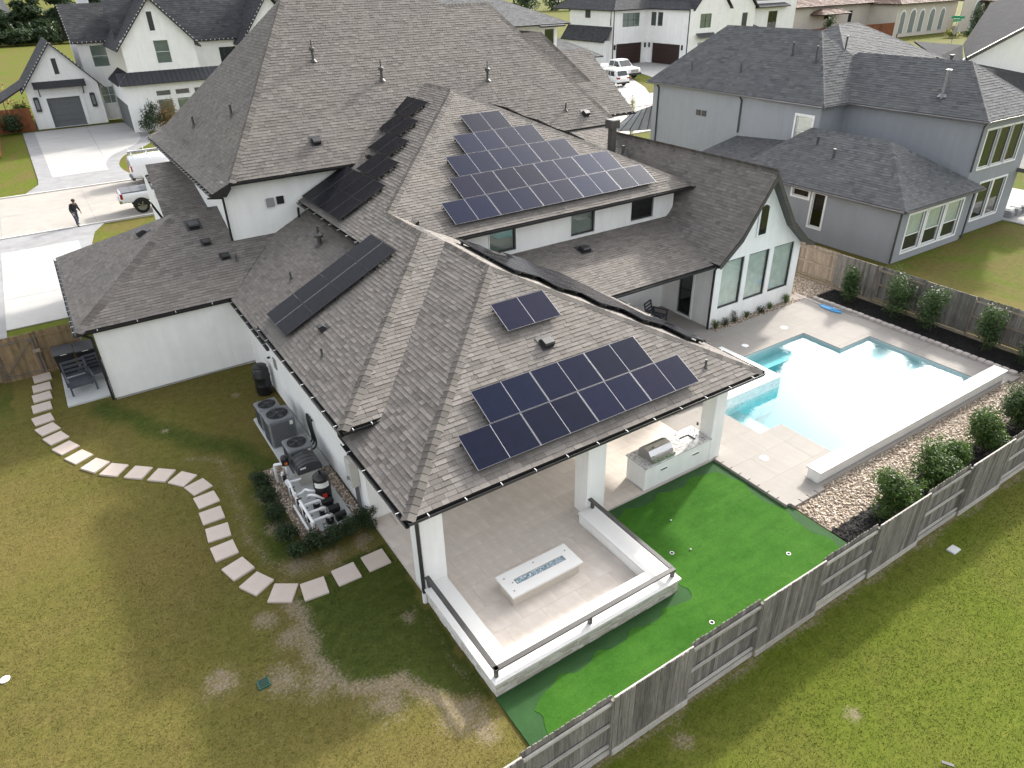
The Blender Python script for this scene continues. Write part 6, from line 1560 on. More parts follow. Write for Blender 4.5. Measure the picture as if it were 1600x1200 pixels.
b = MB(); b.box(4.15, 4.65, 105.93, 106, 5.9, 7.6); f_ = part('window', b, 'black_metal', H1); b = MB(); b.box(4.05, 4.75, 105.95, 106, 5.75, 7.75); part('window_trim', b, 'white_trim', f_)
for x in (1.35, 7.35): b = MB(); b.cbox(x-.28, x+.28, 105.7, 105.99, 2.0, 3.6, b=.1); l_ = part('wall_lantern', b, 'metal_black', H1); b = MB(); b.box(x-.16, x+.16, 105.69, 105.699, 2.25, 3.3); part('lantern_glass', b, 'ac_grey', l_)
# middle link
ops = [(1.3, 3.1, 6.15, 8.6), (1.2, 2.9, 1.9, 3.9)]
w_, fr = wall(H1, (7.4, 108), (13, 108), 0, 9.0, ops)
for o_ in ops: window(H1, fr, *o_, frame='white_trim', rows=2, cols=1 if o_[2] > 5 else 2, pane='pane_glass', back='blind_shade', trim='white_trim')
wall(H1, (7.4, 118), (7.4, 108), 0, 9.0); r = roof_part(H1, [[Vector((6.8, 107.5, 9.0)), Vector((13, 107.5, 9.0)), Vector((13, 112.5, 13)), Vector((6.8, 112.5, 13))]], 'shingle_black', 308, expo=.3, wscale=1.8); close_roof(*r); lights_on(r[0], (6.8, 107.5, 9), (6.8, 112.5, 13), 14, .09); lights_on(r[0], (6.8, 107.4, 8.95), (11.3, 107.4, 8.95), 9, .09)
r = roof_part(H1, [[Vector((6.8, 112.5, 13)), Vector((13, 112.5, 13)), Vector((13, 117.5, 9)), Vector((6.8, 117.5, 9))]], 'shingle_black', 309, expo=.3, wscale=1.8); close_roof(*r)
# front bay
ops = [(3.2, 4.8, .7, 3.3), (5.3, 6.9, .7, 3.3), (7.4, 9.0, .7, 3.3), (3.2, 4.8, 3.65, 4.25), (5.3, 6.9, 3.65, 4.25), (7.4, 9.0, 3.65, 4.25)]
w_, fr = wall(H1, (10.0, 96), (20.5, 96), 0, 5.2, ops)
for o_ in ops: window(H1, fr, *o_, frame='white_trim', pane='pane_glass' if o_[2] < 3 else 'pane_dark', back='blind_shade' if o_[2] < 3 else 'room_dark', trim='white_trim', trim_w=.08)
wall(H1, (10.0, 108), (10.0, 96), 0, 5.2, (), 'stucco_white'); b = MB(); b.box(9.96, 9.999, 97, 106, 0, 2.9); part('gate_panel', b, 'garage_grey', H1)
metal_roof(H1, [(9.6, 95.3, 5.1), (21, 95.3, 5.1), (21, 96.6, 6.3), (9.6, 96.6, 6.3)], 22); metal_roof(H1, [(9.4, 104, 5.1), (9.4, 95.3, 5.1), (10.8, 96.6, 6.3), (10.8, 104, 6.3)], 14)
ops = [(3.4, 5.0, 7.0, 9.4)]
w_, fr = wall(H1, (10.9, 96.6), (18.7, 96.6), 6.2, 9.6-1.0+.9, ops); window(H1, fr, *ops[0], frame='white_trim', rows=2, pane='pane_glass', back='blind_shade', trim='white_trim')
gable_wall(H1, [(10.9, 96.6, 9.5), (18.7, 96.6, 9.5), (18.1, 96.6, 9.8), (14.8, 96.6, 13.55), (11.5, 96.6, 9.8)])
b = MB(); b.box(14.3, 14.85, 96.52, 96.6, 10.4, 12.3); f_ = part('window', b, 'black_metal', H1); b = MB(); b.box(14.15, 15.0, 96.55, 96.6, 10.2, 12.5); part('window_trim', b, 'white_trim', f_)
r = gable_roof(H1, 10.3, 19.3, 96.1, 112, 8.6, 13.7, seed=310, xr=14.8); lights_on(r[0], (10.3, 96.1, 8.65), (14.8, 96.1, 13.75), 16, .09); lights_on(r[0], (19.3, 96.1, 8.65), (14.8, 96.1, 13.75), 16, .09)
r = roof_part(H1, [[Vector((11, 100.2, 8.9)), Vector((33, 100.2, 8.9)), Vector((33, 108, 17)), Vector((11, 108, 17))]], 'shingle_black', 320, expo=.32, wscale=1.8); close_roof(*r); lights_on(r[0], (19, 100.1, 8.85), (24.2, 100.1, 8.85), 10, .09)
ops = [(3.5, 5.6, 5.6, 8.0)]
w_, fr = wall(H1, (18.7, 100.8), (30, 100.8), 0, 8.9, ops); window(H1, fr, *ops[0], frame='white_trim', pane='pane_dark', back='blind_shade', trim='white_trim')
wall(H1, (18.7, 96.6), (18.7, 101), 5, 9.3); gable_wall(H1, [(24.6, 97.5, 0), (32, 97.5, 0), (32, 97.5, 8.6), (28.3, 97.5, 13.4), (24.6, 97.5, 8.6)]); r = gable_roof(H1, 24.1, 32.5, 97, 108, 8.3, 13.8, seed=324); lights_on(r[0], (24.1, 97, 8.35), (28.3, 97, 13.85), 14, .09)
b = MB(); b.box(9.3, 10.6, 114, 115.5, 8, 14.2); part('chimney', b, 'stucco_white', H1)
# ---- white house behind the main roof, centre
HC = thing('house', 'white house with a low charcoal hip roof just behind the main ridge', 'house', (57, 90, 0))
hip_roof(HC, 41, 65.5, 86, 104, 9.1, .42, 'shingle_grey', seed=330, expo=.34)
ops = [(8.6, 10.2, 5.8, 8.4)]
w_, fr = wall(HC, (54.0, 88), (66.3-1.6, 88), 0, 9.1, ops); window(HC, fr, *ops[0], frame='white_trim', pane='pane_dark', back='blind_shade', trim='white_trim'); wall(HC, (44, 86.7), (54, 86.7), 0, 9.1); wall(HC, (64.7, 88), (64.7, 100), 0, 9.1)
r = roof_part(HC, [[Vector((60.3, 85.6, 8.9)), Vector((64.4, 85.6, 8.9)), Vector((64.4, 88, 9.6)), Vector((60.3, 88, 9.6))]], 'shingle_grey', 334, expo=.34); close_roof(*r)
hip_roof(HC, 58, 74, 89, 104, 4.2, .5, 'shingle_grey', seed=335, expo=.34)
wall(HC, (59, 90), (73, 90), 0, 4.2); wall(HC, (73, 90), (73, 103), 0, 4.2)
# ---- white house with brown garage doors, centre right
H2 = thing('house', 'white two-storey house with two dark brown garage doors', 'house', (104, 104, 0))
ops = [(2.1, 6.1, 6.2, 8.4), (.9, 7.1, .02, 3.5)]
w_, fr = wall(H2, (92.0, 108.2), (100.4, 108.2), 0, 9.0, ops, reveal=.3); window(H2, fr, *ops[0], cols=3, rows=2, pane='pane_glass', back='blind_shade'); garage_door(H2, 92.9, 99.1, 108.45, 3.45, 'garage_brown')
ops = [(.6, 1.9, 6.2, 8.4), (2.3, 3.6, 6.2, 8.4), (1.2, 8.4, .02, 3.4)]
w_, fr = wall(H2, (100.4, 108.2), (100.4, 97.9), 0, 9.0, ops, reveal=.3)
for o_ in ops[:2]: window(H2, fr, *o_, rows=2, pane='pane_dark', back='blind_shade')
garage_door_x(H2, 100.65, 99.8, 107.0, 3.35, 'garage_brown')
ops = [(2.5, 5.2, 6.0, 8.2), (2.4, 5.1, .9, 3.7)]
w_, fr = wall(H2, (100.4, 97.9), (110.0, 97.9), 0, 9.0, ops)
for o_ in ops: window(H2, fr, *o_, cols=2, rows=2, pane='pane_glass', back='blind_shade')
gable_wall(H2, [(101.5, 97.9, 9.0), (110, 97.9, 9.0), (105.7, 97.9, 13.5)]); wall(H2, (110, 97.9), (110, 112), 0, 9.0); 
metal_roof(H2, [(102.2, 96.9, 4.5), (106.4, 96.9, 4.5), (106.4, 97.9, 5.2), (102.2, 97.9, 5.2)], 7)
wall(H2, (92.0, 121), (92.0, 108.2), 0, 9.2); b = MB(); b.box(91.9, 91.99, 114.8, 116.2, 7.6, 8.8); part('window', b, 'black_metal', H2)
r = roof_part(H2, [[Vector((90.2, 121.5, 4.0)), Vector((90.2, 108.5, 4.0)), Vector((92.0, 108.5, 6.3)), Vector((92.0, 121.5, 6.3))]], 'shingle_black', 340, expo=.34, wscale=1.8); close_roof(*r); wall(H2, (90.6, 121), (90.6, 109), 0, 4.1); wall(H2, (90.6, 109), (92, 109), 0, 4.1)
hip_roof(H2, 91.4, 118, 107.5, 126, 9.0, .6, 'shingle_black', seed=341, expo=.34); hip_roof(H2, 99.8, 103.5, 98, 112, 9.0, .6, 'shingle_black', seed=345, expo=.34); gable_roof(H2, 101, 110.5, 97.5, 112, 8.9, 14, seed=350, expo=.34)
for pts in ([(92.0, 108.1, 8.9), (92.0, 108.1, 0)], [(100.3, 98.0, 8.9), (100.3, 98.0, 0)], [(92, 108.9, 9), (91.9, 108.9, 6.5)]): downspout(H2, pts, 'metal_black', .14)
for x, y in ((99.7, 108.1), (100.3, 107.6), (100.3, 99.2), (92.4, 108.1)): box_part(H2, 'wall_lantern', 'metal_black', x-.15, x+.15, y-.15, y+.05, 2.6, 3.4)
H3 = thing('house', 'tall white house with a metal porch roof behind the grey roof', 'house', (135, 112, 0))
ops = [(17.5, 20.3, 3.6, 7.0)]
w_, fr = wall(H3, (118, 110), (144, 110), 0, 9, ops); window(H3, fr, *ops[0], cols=2, pane='pane_dark', back='room_dark'); wall(H3, (144, 110), (144, 122), 0, 9)
hip_roof(H3, 125, 141, 109, 125, 7.9, .6, 'shingle_black', seed=360, expo=.36); gable_wall(H3, [(113, 104, 0), (124, 104, 0), (124, 104, 8.5), (118.5, 104, 13.5), (113, 104, 8.5)]); gable_roof(H3, 112.4, 124.6, 103.5, 120, 8.3, 14, seed=364, expo=.36)
b = MB(); b.box(120.6, 121.9, 103.9, 104, 4.5, 7.5); part('window', b, 'black_metal', H3)
metal_roof(H3, [(112, 104.5, 3.5), (131, 104.5, 3.5), (129, 110, 5.3), (113, 110, 5.3)], 20)
for x in (114, 119, 124, 130): box_part(H3, 'porch_post', 'metal_black', x-.12, x+.12, 104.7, 104.95, 0, 3.45)
# ---- beige tile-roofed house far right
t = NT('clay_tile'); MATS['clay_tile'] = t.m
t.color(t.ramp(t.attr('tint'), [(0, (.09, .055, .042)), (.5, (.17, .105, .08)), (1, (.27, .19, .15))])); t.rough(.85)
HM = thing('house', 'beige stucco house with clay tile roof and arched windows in the far background', 'house', (170, 112, 0))
def clay(x0, x1, y0, y1, z, p, seed): hip_roof(HM, x0, x1, y0, y1, z, p, 'clay_tile', seed=seed, expo=.5, tab=(.06, .1))
wall(HM, (146, 112), (178, 112), 0, 7.3, [(11, 13.5, 4.4, 5.6), (20, 21.4, 3.4, 5.8)], 'stucco_beige'); wall(HM, (146, 128), (146, 112), 0, 7.3, (), 'stucco_beige')
for x, z0, z1, w_ in ((158, 4.4, 5.6, 2.4), (166.7, 3.4, 5.8, 1.3)): b = MB(); b.box(x-w_/2, x+w_/2, 112.05, 112.1, z0, z1); part('window', b, 'room_dark', HM)
clay(145, 179, 110.8, 126, 7.2, .5, 370); clay(152, 162, 108.6, 113, 5.6, .5, 374); clay(173, 200, 103.8, 120, 7.0, .5, 378); clay(205, 240, 100, 118, 6.6, .5, 382)
wall(HM, (174, 105), (199, 105), 0, 7.0, (), 'stucco_beige'); wall(HM, (174, 112), (174, 105), 0, 7.0, (), 'stucco_beige'); gable_wall(HM, [(198, 103, 0), (212, 103, 0), (212, 103, 8.6), (198, 103, 8.6)], 'stucco_beige'); wall(HM, (206, 101), (239, 101), 0, 6.6, (), 'stucco_beige')
def arch_win(x, w_, z0, z1, y):
    n_ = 8; pts = [(x-w_/2, z0), (x+w_/2, z0)]+[(x+w_/2*math.cos(PI*i/n_), z1+w_/2*math.sin(PI*i/n_)) for i in range(n_+1)]
    b = MB(); b.slab([(px, y-.06, pz) for px, pz in pts], .05, axis=(0, 1, 0)); f_ = part('window', b, 'white_trim', HM)
    b = MB(); b.slab([(x+(px-x)*.82, y-.08, z0+.12+(pz-z0-.12)*.93) for px, pz in pts], .04, axis=(0, 1, 0)); part('pane', b, 'far_glass', f_)
for x, w_ in ((176.5, 2.2), (180.5, 2.6), (184.3, 2.2), (188.6, 2.4), (193, 2.2)): arch_win(x, w_, .8, 4.6, 105)
arch_win(205, 4, 0, 5.2, 103); arch_win(210, 1.6, 2.5, 5, 103); arch_win(214.5, 1.6, 1.5, 4.5, 101)
# ---- black-roofed white house at the right edge
HB = thing('house', 'white gabled house with a black roof at the upper right edge', 'house', (76, 40, 0))
gable_wall(HB, [(71.4, 36, 2), (92, 36, 2), (92, 36, 12.2), (71.4, 36, 7.55)])
def tri_roof(H, pts):
    b = MB(); n_ = len(pts); P_ = [Vector(q) for q in pts]
    for i in range(1, n_-1): b.slab([P_[0], P_[i], P_[i+1]], .12)
    return part('roof', b, 'shingle_black_far', H)
simple('shingle_black_far', (.035, .036, .040), 1.0, .25, 1.5, bump=.3, bscale=6, spec=.05)
tri_roof(HB, [(71.0, 35.5, 7.75), (92, 35.5, 12.4), (106, 47, 13.0), (96, 47, 11.0), (80.7, 41, 8.05)])
b = MB(); b.bar((71.0, 35.45, 7.72), (92, 35.45, 12.37), .06, .35); part('rake_board', b, 'metal_black', HB)
tri_roof(HB, [(62.5, 33.5, 8.6), (66, 33.0, 7.8), (71.3, 35.9, 7.6), (74.7, 38, 8.5), (66.5, 38, 9.3)]); tri_roof(HB, [(66, 33, 7.8), (80, 33, 4.0), (92, 35.9, 4.2), (71.5, 35.9, 7.5)])
wall(HB, (66, 33.3), (90, 33.3), 0, 4.0)

# ------------------------------------------------------------------ street trees, hedges, far fences
def tree(x, y, h, r, label, leaf, n, size, seed, name='tree', trunk_r=.12, bare=.35, group='street and garden trees', narrow=1.0):
    rs = random.Random(seed); T = thing(name, label, 'tree', (x, y, 0), group=group); b = MB()
    b.tube([(x, y, -.1), (x+rs.uniform(-.1, .1), y, h*.4), (x, y+rs.uniform(-.1, .1), h*.85)], [trunk_r, trunk_r*.7, trunk_r*.25], 8)
    lobes = []
    for i in range(9):
        f_ = i/8; zc = h*(bare+(.92-bare)*f_); w_ = r*(math.sin(PI*(.22+.68*f_))**.8)*rs.uniform(.5, .75)*narrow; a_ = rs.uniform(0, 6.28); d_ = r*.5*narrow*rs.random()
        lobes.append((x+d_*math.cos(a_), y+d_*math.sin(a_), zc, w_, w_, h*.12)); b.tube([(x, y, zc-h*.15), (x+d_*math.cos(a_), y+d_*math.sin(a_), zc)], [trunk_r*.35, trunk_r*.12], 6)
    part('trunk', b, 'bark', T); b = MB(); leaf_cloud(b, lobes, n, size, seed); part('crown', b, leaf, T)
tree(52.4, 58.1, 4.0, .95, 'slender young tree with yellowish leaves beside the street', 'leaf_yellow', 1500, .09, 501, trunk_r=.05, bare=.15)
for i, (x, y, h, r, w_) in enumerate(((9, 272, 12, 6.5, 'broad dark evergreen tree behind the hedge at upper left'), (2, 275, 9, 5, 'dark tree left of the broad evergreen'), (18, 274, 14, 7, 'dark tree behind the black garage roof'), (-8, 280, 10, 6, 'dark tree at the far upper left corner'), (30, 280, 15, 8, 'dark tree behind the long black roof'))): tree(x, y, h, r, w_, 'leaf_dark', 7000, .7, 510+i, trunk_r=.3, bare=.10)
tree(-2.2, 121, 4.5, 1.6, 'small tree with orange autumn leaves by the hedge', 'leaf_autumn', 700, .14, 515, trunk_r=.06); tree(-6.5, 113, 4.5, 1.4, 'thin bare-stemmed sapling on the far left lawn', 'leaf_autumn', 160, .12, 516, trunk_r=.06)
for i in range(6): shrub(-16+i*7, 262, 5.0, 5.0, f'clipped dark hedge section at upper left, {ORD[i]} from the left', 'hedge sections at upper left', 'leaf_dark', 3500, .5, 520+i, 'hedge', cat='hedge')
for i, (x, y, h, r, l_, w_) in enumerate(((11.6, 93.6, 3.6, 1.3, 'leaf_dark', 'dark green shrub left of the tall front windows'), (13.6, 94.2, 3.4, 1.6, 'leaf_autumn', 'brownish loose shrub under the tall front windows'), (-1.6, 104.5, 2.3, 1.6, 'leaf_dark', 'dark round shrub beside the red fence'), (-.6, 108, 3.2, 1.4, 'leaf_shrub', 'green shrub behind the red fence'))): shrub(x, y, h, r, w_, None, l_, 1400, .14, 530+i)
for i, (x, y, h, w_) in enumerate(((103.0, 97.0, 3.4, 'dark conical shrub left of the front window'), (108.4, 97.0, 4.2, 'slim conical shrub at the corner of the white house'), (105.6, 96.8, 1.8, 'low round shrub below the front window'))): tree(x, y, h, 1.0, w_, 'leaf_dark', 700, .16, 540+i, 'conical_shrub', .08, .08, 'conifers in front of the white house', .8)
for i, (x, y, h, r, l_, w_) in enumerate(((152, 107, 5.5, 1.6, 'leaf_dark', 'tall dark shrub before the beige wall'), (183, 96, 1.8, 2.0, 'leaf_yellow', 'bright yellow-green bush in the far garden'), (196, 98, 6, 2.0, 'leaf_dark', 'dark climbing tree between arched windows'), (207, 97, 3.0, 2.5, 'leaf_dark', 'dark shrub beside the far arched entry'), (190, 95, 1.6, 2.5, 'leaf_shrub', 'low green bushes in the far garden'), (214, 94, 2.4, 3.5, 'leaf_bright', 'wide green bushes right of the arched entry'), (222, 92, 2.6, 3.0, 'leaf_yellow', 'pale yellow bushes beside the round sign'))): shrub(x, y, h, r, w_, None, l_, 900, .25, 550+i)
for (x0, y0, x1, y1, h_, lab, n_) in ((-10, 105.5, .4, 105.5, 2.6, 'reddish brown wooden fence left of the grey garage door', 20), (-3.5, 90, -3.4, 105, 1.6, 'low reddish fence running along the far left lawn', 24), (145, 107, 176, 105, 3.2, 'orange-brown wooden fence before the beige house', 30), (74, 104, 79, 104.2, 2.6, 'small brown fence panel beside the white garage house', 10)):
    F_ = thing('wooden_fence', lab, 'fence', (x0, y0, 0)); d_ = Vector((x1-x0, y1-y0, 0)); L = d_.length; d_.normalize(); pm_ = MB(); wd = L/n_; pm_.box(-wd/2+.01, wd/2-.01, -.03, .03, 0, h_); me_ = pm_.mesh('board', 'wood_red')
    for k_ in range(n_): o = link('board', me_, F_, True); q = d_*((k_+.5)*wd); o.location = (q.x, q.y, 0); o.rotation_euler = (0, 0, math.atan2(d_.y, d_.x))
HL = thing('house', 'white cottage with a dark roof at the upper left corner', 'house', (-3, 300, 0))
wall(HL, (-14, 300), (5, 300), 0, 6, [(13, 15, 1.5, 4.5)]); b = MB(); b.box(-1, 1, 300.05, 300.1, 1.5, 4.5); part('window', b, 'room_dark', HL); r = roof_part(HL, [[Vector((-15, 299, 6)), Vector((6, 299, 6)), Vector((4, 307, 11)), Vector((-15, 307, 11))]], 'shingle_grey', 400, expo=.6); close_roof(*r)
b = MB(); rs = random.Random(77); lb = []
for i in range(70):
    x = -80+i*8+rs.uniform(-3, 3); y = 345-max(0, (x-60))*.42+rs.uniform(-10, 10); h = rs.uniform(5, 9); lb.append((x, y, h*.5, rs.uniform(5, 8), rs.uniform(4, 6), h*.6))
leaf_cloud(b, lb, 26000, 1.0, 78); stuff('distant_trees', b, 'leaf_dark', 'distant belt of dark trees along the top of the picture', 'trees')

# street sign
SG = thing('street_sign', 'green street name blade above a round grey sign back on a pole', 'street sign', (172, 90, 0))
b = MB(); b.cyl((172, 90, 0), (172, 90, 4.0), .06, n=8); part('pole', b, 'panel_frame', SG); b = MB(); b.cyl((172, 89.9, 2.3), (172, 89.85, 2.3), .9, n=8); part('stop_sign_back', b, 'panel_frame', SG)
simple('sign_green', (.01, .24, .12), .5, .05); b = MB(); b.box(170.4, 173.6, 89.97, 90.03, 4.0, 4.55); b.box(171.97, 172.03, 88.6, 91.4, 4.6, 5.1); part('name_blade', b, 'sign_green', SG)
# ------------------------------------------------------------------ vehicles
simple('car_white', (.78, .78, .78), .25, .03, spec=.6); simple('tyre', (.012, .012, .012), .85, .2); simple('rim', (.35, .35, .36), .3, .05, metal=.9); simple('car_glass', (.008, .010, .012), .05, .1, spec=.8); simple('tail_red', (.35, .01, .012), .25, .1); simple('chrome', (.55, .55, .56), .15, .03, metal=1); simple('headlamp', (.6, .62, .65), .1, .05); simple('tonneau', (.10, .105, .115), .6, .08)
def loft(mb, stations, n=16):
    """stations: (x, half width, z0, z1); rounded rectangular rings"""
    rings = []
    for x, w, z0, z1 in stations:
        c = (z0+z1)/2; hh = (z1-z0)/2; ring = []
        for k_ in range(n):
            a_ = 2*PI*(k_+.5)/n; ca, sa = math.cos(a_), math.sin(a_); e_ = .38
            ring.append((x, w*math.copysign(abs(ca)**e_, ca), c+hh*math.copysign(abs(sa)**e_, sa)))
        rings.append(ring)
    vs_ = [p for r in rings for p in r]; fs = []
    for i in range(len(rings)-1):
        for k_ in range(n): fs.append((i*n+k_, (i+1)*n+k_, (i+1)*n+(k_+1) % n, i*n+(k_+1) % n))
    fs.append(tuple(range(n))); fs.append(tuple(reversed(range((len(rings)-1)*n, len(rings)*n))))
    mb.smooth = True; mb.add(vs_, fs); mb.smooth = False
def wheel(root, x, y, r, w, mat='rim'):
    b = MB(); s_ = 1 if y > 0 else -1
    prof = [(r*.62, -w/2), (r*.93, -w/2), (r, -w*.3), (r, w*.3), (r*.93, w/2), (r*.62, w/2)]; n_ = 20; vs_ = []
    for rr, o in prof:
        for k_ in range(n_): vs_.append((x+rr*math.cos(2*PI*k_/n_), y+o, r+rr*math.sin(2*PI*k_/n_)))
    b.smooth = True; b.add(vs_, [(i*n_+k_, i*n_+(k_+1) % n_, (i+1)*n_+(k_+1) % n_, (i+1)*n_+k_) for i in range(len(prof)-1) for k_ in range(n_)]); b.smooth = False
    t_ = part('wheel', b, 'tyre', root, True)
    b = MB(); yo = y+s_*w*.36; b.cyl((x, yo-.02, r), (x, yo+.02, r), r*.64, n=20)
    for k_ in range(5): a_ = 2*PI*k_/5; b.bar((x, yo+s_*.03, r), (x+r*.6*math.cos(a_), yo+s_*.03, r+r*.6*math.sin(a_)), .08, .04, up=(0, 1, 0))
    part('rim', b, mat, t_, True)
def panel(root, name, mat, pts, t_=.015, axis=(0, 1, 0), **kw): b = MB(); b.slab(pts, t_, axis=axis); return part(name, b, mat, root, True)
def cabin(root, prof, w0, w1, zb, wins, mat='car_white'):
    """greenhouse: side profile prof [(x,z)], half width w0 at belt zb tapering to w1 at top"""
    zt = max(z for x, z in prof); n_ = len(prof)
    def hw(z): return w0+(w1-w0)*(z-zb)/(zt-zb)
    b = MB(); vs_ = [(x, -hw(z), z) for x, z in prof]+[(x, hw(z), z) for x, z in prof]
    b.add(vs_, [tuple(range(n_)), tuple(reversed(range(n_, 2*n_)))]+[(i, n_+i, n_+(i+1) % n_, (i+1) % n_) for i in range(n_)]); part('cabin', b, mat, root, True)
    for q in wins:
        for s_ in (-1, 1): 
            b = MB(); b.slab([(x, s_*(hw(z)+.012), z) for x, z in q], .02, axis=(0, -s_, 0)); part('side_window', b, 'car_glass', root, True)
    return hw
def make_pickup(label, loc, rz, lift=0.0, cover=True, wr=.48):
    T = thing('pickup_truck', label, 'pickup truck', loc, rz); L = lift
    b = MB(); loft(b, [(-3.35, .95, .62+L, 1.30+L), (-3.25, 1.05, .55+L, 1.34+L), (-1.0, 1.08, .52+L, 1.34+L), (1.2, 1.08, .52+L, 1.34+L), (2.5, 1.07, .55+L, 1.36+L), (3.05, 1.03, .58+L, 1.30+L), (3.25, .95, .62+L, 1.18+L)]); part('body', b, 'car_white', T, True)
    zb = 1.30+L; cabin(T, [(-.85, zb), (1.75, zb), (.95, 2.05+L), (.6, 2.12+L), (-.45, 2.12+L), (-.75, 2.05+L)], 1.02, .82, zb, [[(-.62, zb+.1), (.25, zb+.1), (.25, 1.98+L), (-.6, 1.98+L)], [(.33, zb+.1), (1.42, zb+.1), (.92, 1.96+L), (.33, 1.98+L)]])
    panel(T, 'windscreen', 'car_glass', [(1.66, -.86, zb+.1), (1.66, .86, zb+.1), (1.02, .76, 2.02+L), (1.02, -.76, 2.02+L)], .03, (.6, 0, .8)); panel(T, 'rear_window', 'car_glass', [(-.86, -.7, zb+.15), (-.86, .7, zb+.15), (-.79, .66, 1.95+L), (-.79, -.66, 1.95+L)], .02, (-1, 0, 0))
    if cover:
        b = MB(); b.box(-3.22, -.92, -.95, .95, 1.335+L, 1.37+L); c_ = part('bed_cover', b, 'tonneau', T, True)
        for x in (-2.5, -1.72): b = MB(); b.box(x-.02, x+.02, -.94, .94, 1.371+L, 1.376+L); part('cover_seam', b, 'plastic_black', c_, True)
    for s_ in (-1, 1):
        b = MB(); b.box(-3.37, -3.2, s_*.93-.12, s_*.93+.12, .92+L, 1.28+L); part('tail_light', b, 'tail_red', T, True)
        b = MB(); b.box(3.02, 3.24, s_*.80-.16, s_*.80+.16, .98+L, 1.2+L); part('headlight', b, 'headlamp', T, True)
        b = MB(); b.box(1.15, 1.4, s_*1.22-.1, s_*1.22+.1, 1.38+L, 1.62+L); part('mirror', b, 'plastic_black', T, True)
        for x in (-2.05, 2.1): wheel(T, x, s_*.93, wr, .32); 
        for x in (-2.05, 2.1):
            b = MB(); n_ = 10; b.add([(x+(wr+.08)*math.cos(PI*k_/n_), s_*1.085, wr+(wr+.08)*math.sin(PI*k_/n_)) for k_ in range(n_+1)], [tuple(range(n_+1))]); part('wheel_arch', b, 'plastic_black', T, True)
    b = MB(); b.box(-3.5, -3.3, -.95, .95, .58+L, .80+L); part('rear_bumper', b, 'chrome', T, True); b = MB(); b.box(3.15, 3.4, -1.0, 1.0, .5+L, .74+L); part('front_bumper', b, 'plastic_black', T, True)
    b = MB(); b.box(3.2, 3.27, -.62, .62, .80+L, 1.16+L); g_ = part('grille', b, 'chrome', T, True)
    for i in range(4): b = MB(); b.box(3.271, 3.285, -.58, .58, .84+L+i*.08, .88+L+i*.08); part('grille_bar', b, 'plastic_black', g_, True)
    return T
make_pickup('lifted white pickup with a grey bed cover parked by the near kerb', (7.35, 61.0, .01), 0, .28, True, .55)
make_pickup('white pickup truck facing out beside the white SUV', (82.3, 95.2, .035), -PI/2, .05, False, .46).scale = (1.25, 1.25, 1.25)
def make_suv(label, loc, rz):
    T = thing('suv', label, 'car', loc, rz)
    b = MB(); loft(b, [(-2.62, .88, .5, 1.05), (-2.5, 1.0, .40, 1.18), (-1.2, 1.06, .36, 1.20), (1.0, 1.06, .36, 1.18), (2.1, 1.02, .38, 1.10), (2.55, .92, .45, .98), (2.68, .78, .5, .86)]); part('body', b, 'car_white', T, True)
    zb = 1.12; cabin(T, [(-2.45, zb), (1.35, zb), (.55, 1.82), (.1, 1.92), (-1.8, 1.88), (-2.15, 1.78)], .98, .78, zb, [[(-2.05, zb+.1), (-1.25, zb+.1), (-1.25, 1.72), (-1.85, 1.70)], [(-1.17, zb+.1), (-.2, zb+.1), (-.2, 1.78), (-1.17, 1.74)], [(-.12, zb+.1), (1.02, zb+.1), (.5, 1.72), (-.12, 1.78)]])
    panel(T, 'windscreen', 'car_glass', [(1.28, -.82, zb+.08), (1.28, .82, zb+.08), (.62, .72, 1.79), (.62, -.72, 1.79)], .03, (.6, 0, .8)); panel(T, 'rear_window', 'car_glass', [(-2.46, -.74, zb+.14), (-2.46, .74, zb+.14), (-2.2, .66, 1.74), (-2.2, -.66, 1.74)], .02, (-.9, 0, .3))
    for s_ in (-1, 1):
        b = MB(); b.box(-2.66, -2.4, s_*.78-.2, s_*.78+.2, .92, 1.1); part('tail_light', b, 'tail_red', T, True); b = MB(); b.box(2.4, 2.64, s_*.72-.15, s_*.72+.15, .74, .9); part('headlight', b, 'headlamp', T, True); b = MB(); b.box(.85, 1.05, s_*1.13-.1, s_*1.13+.1, 1.18, 1.36); part('mirror', b, 'car_white', T, True)
        for x in (-1.62, 1.6): wheel(T, x, s_*.90, .40, .26)
        b = MB(); b.bar((-1.9, s_*.70, 1.93), (.2, s_*.70, 1.96), .05, .05); part('roof_rail', b, 'chrome', T, True)
    b = MB(); b.box(-2.68, -2.4, -.9, .9, .36, .55); part('rear_bumper', b, 'plastic_black', T, True); b = MB(); b.box(-2.675, -2.64, -.28, .28, .72, .86); part('number_plate', b, 'label_white', T, True)
    T.scale = (1.25, 1.25, 1.25)
make_suv('white SUV seen from behind on the far driveway', (75.6, 89.3, .035), PI/2)
VN = thing('cargo_van', 'white cargo van with a roof rack parked across the street', 'van', (9.1, 70.35, .01), 0)
b = MB(); loft(b, [(-3.0, 1.02, .5, 2.0), (-2.9, 1.1, .45, 2.22), (-1.0, 1.12, .42, 2.3), (1.2, 1.12, .42, 2.28), (1.9, 1.08, .42, 1.55), (2.8, 1.02, .46, 1.3), (3.05, .9, .5, 1.0)]); part('body', b, 'car_white', VN, True)
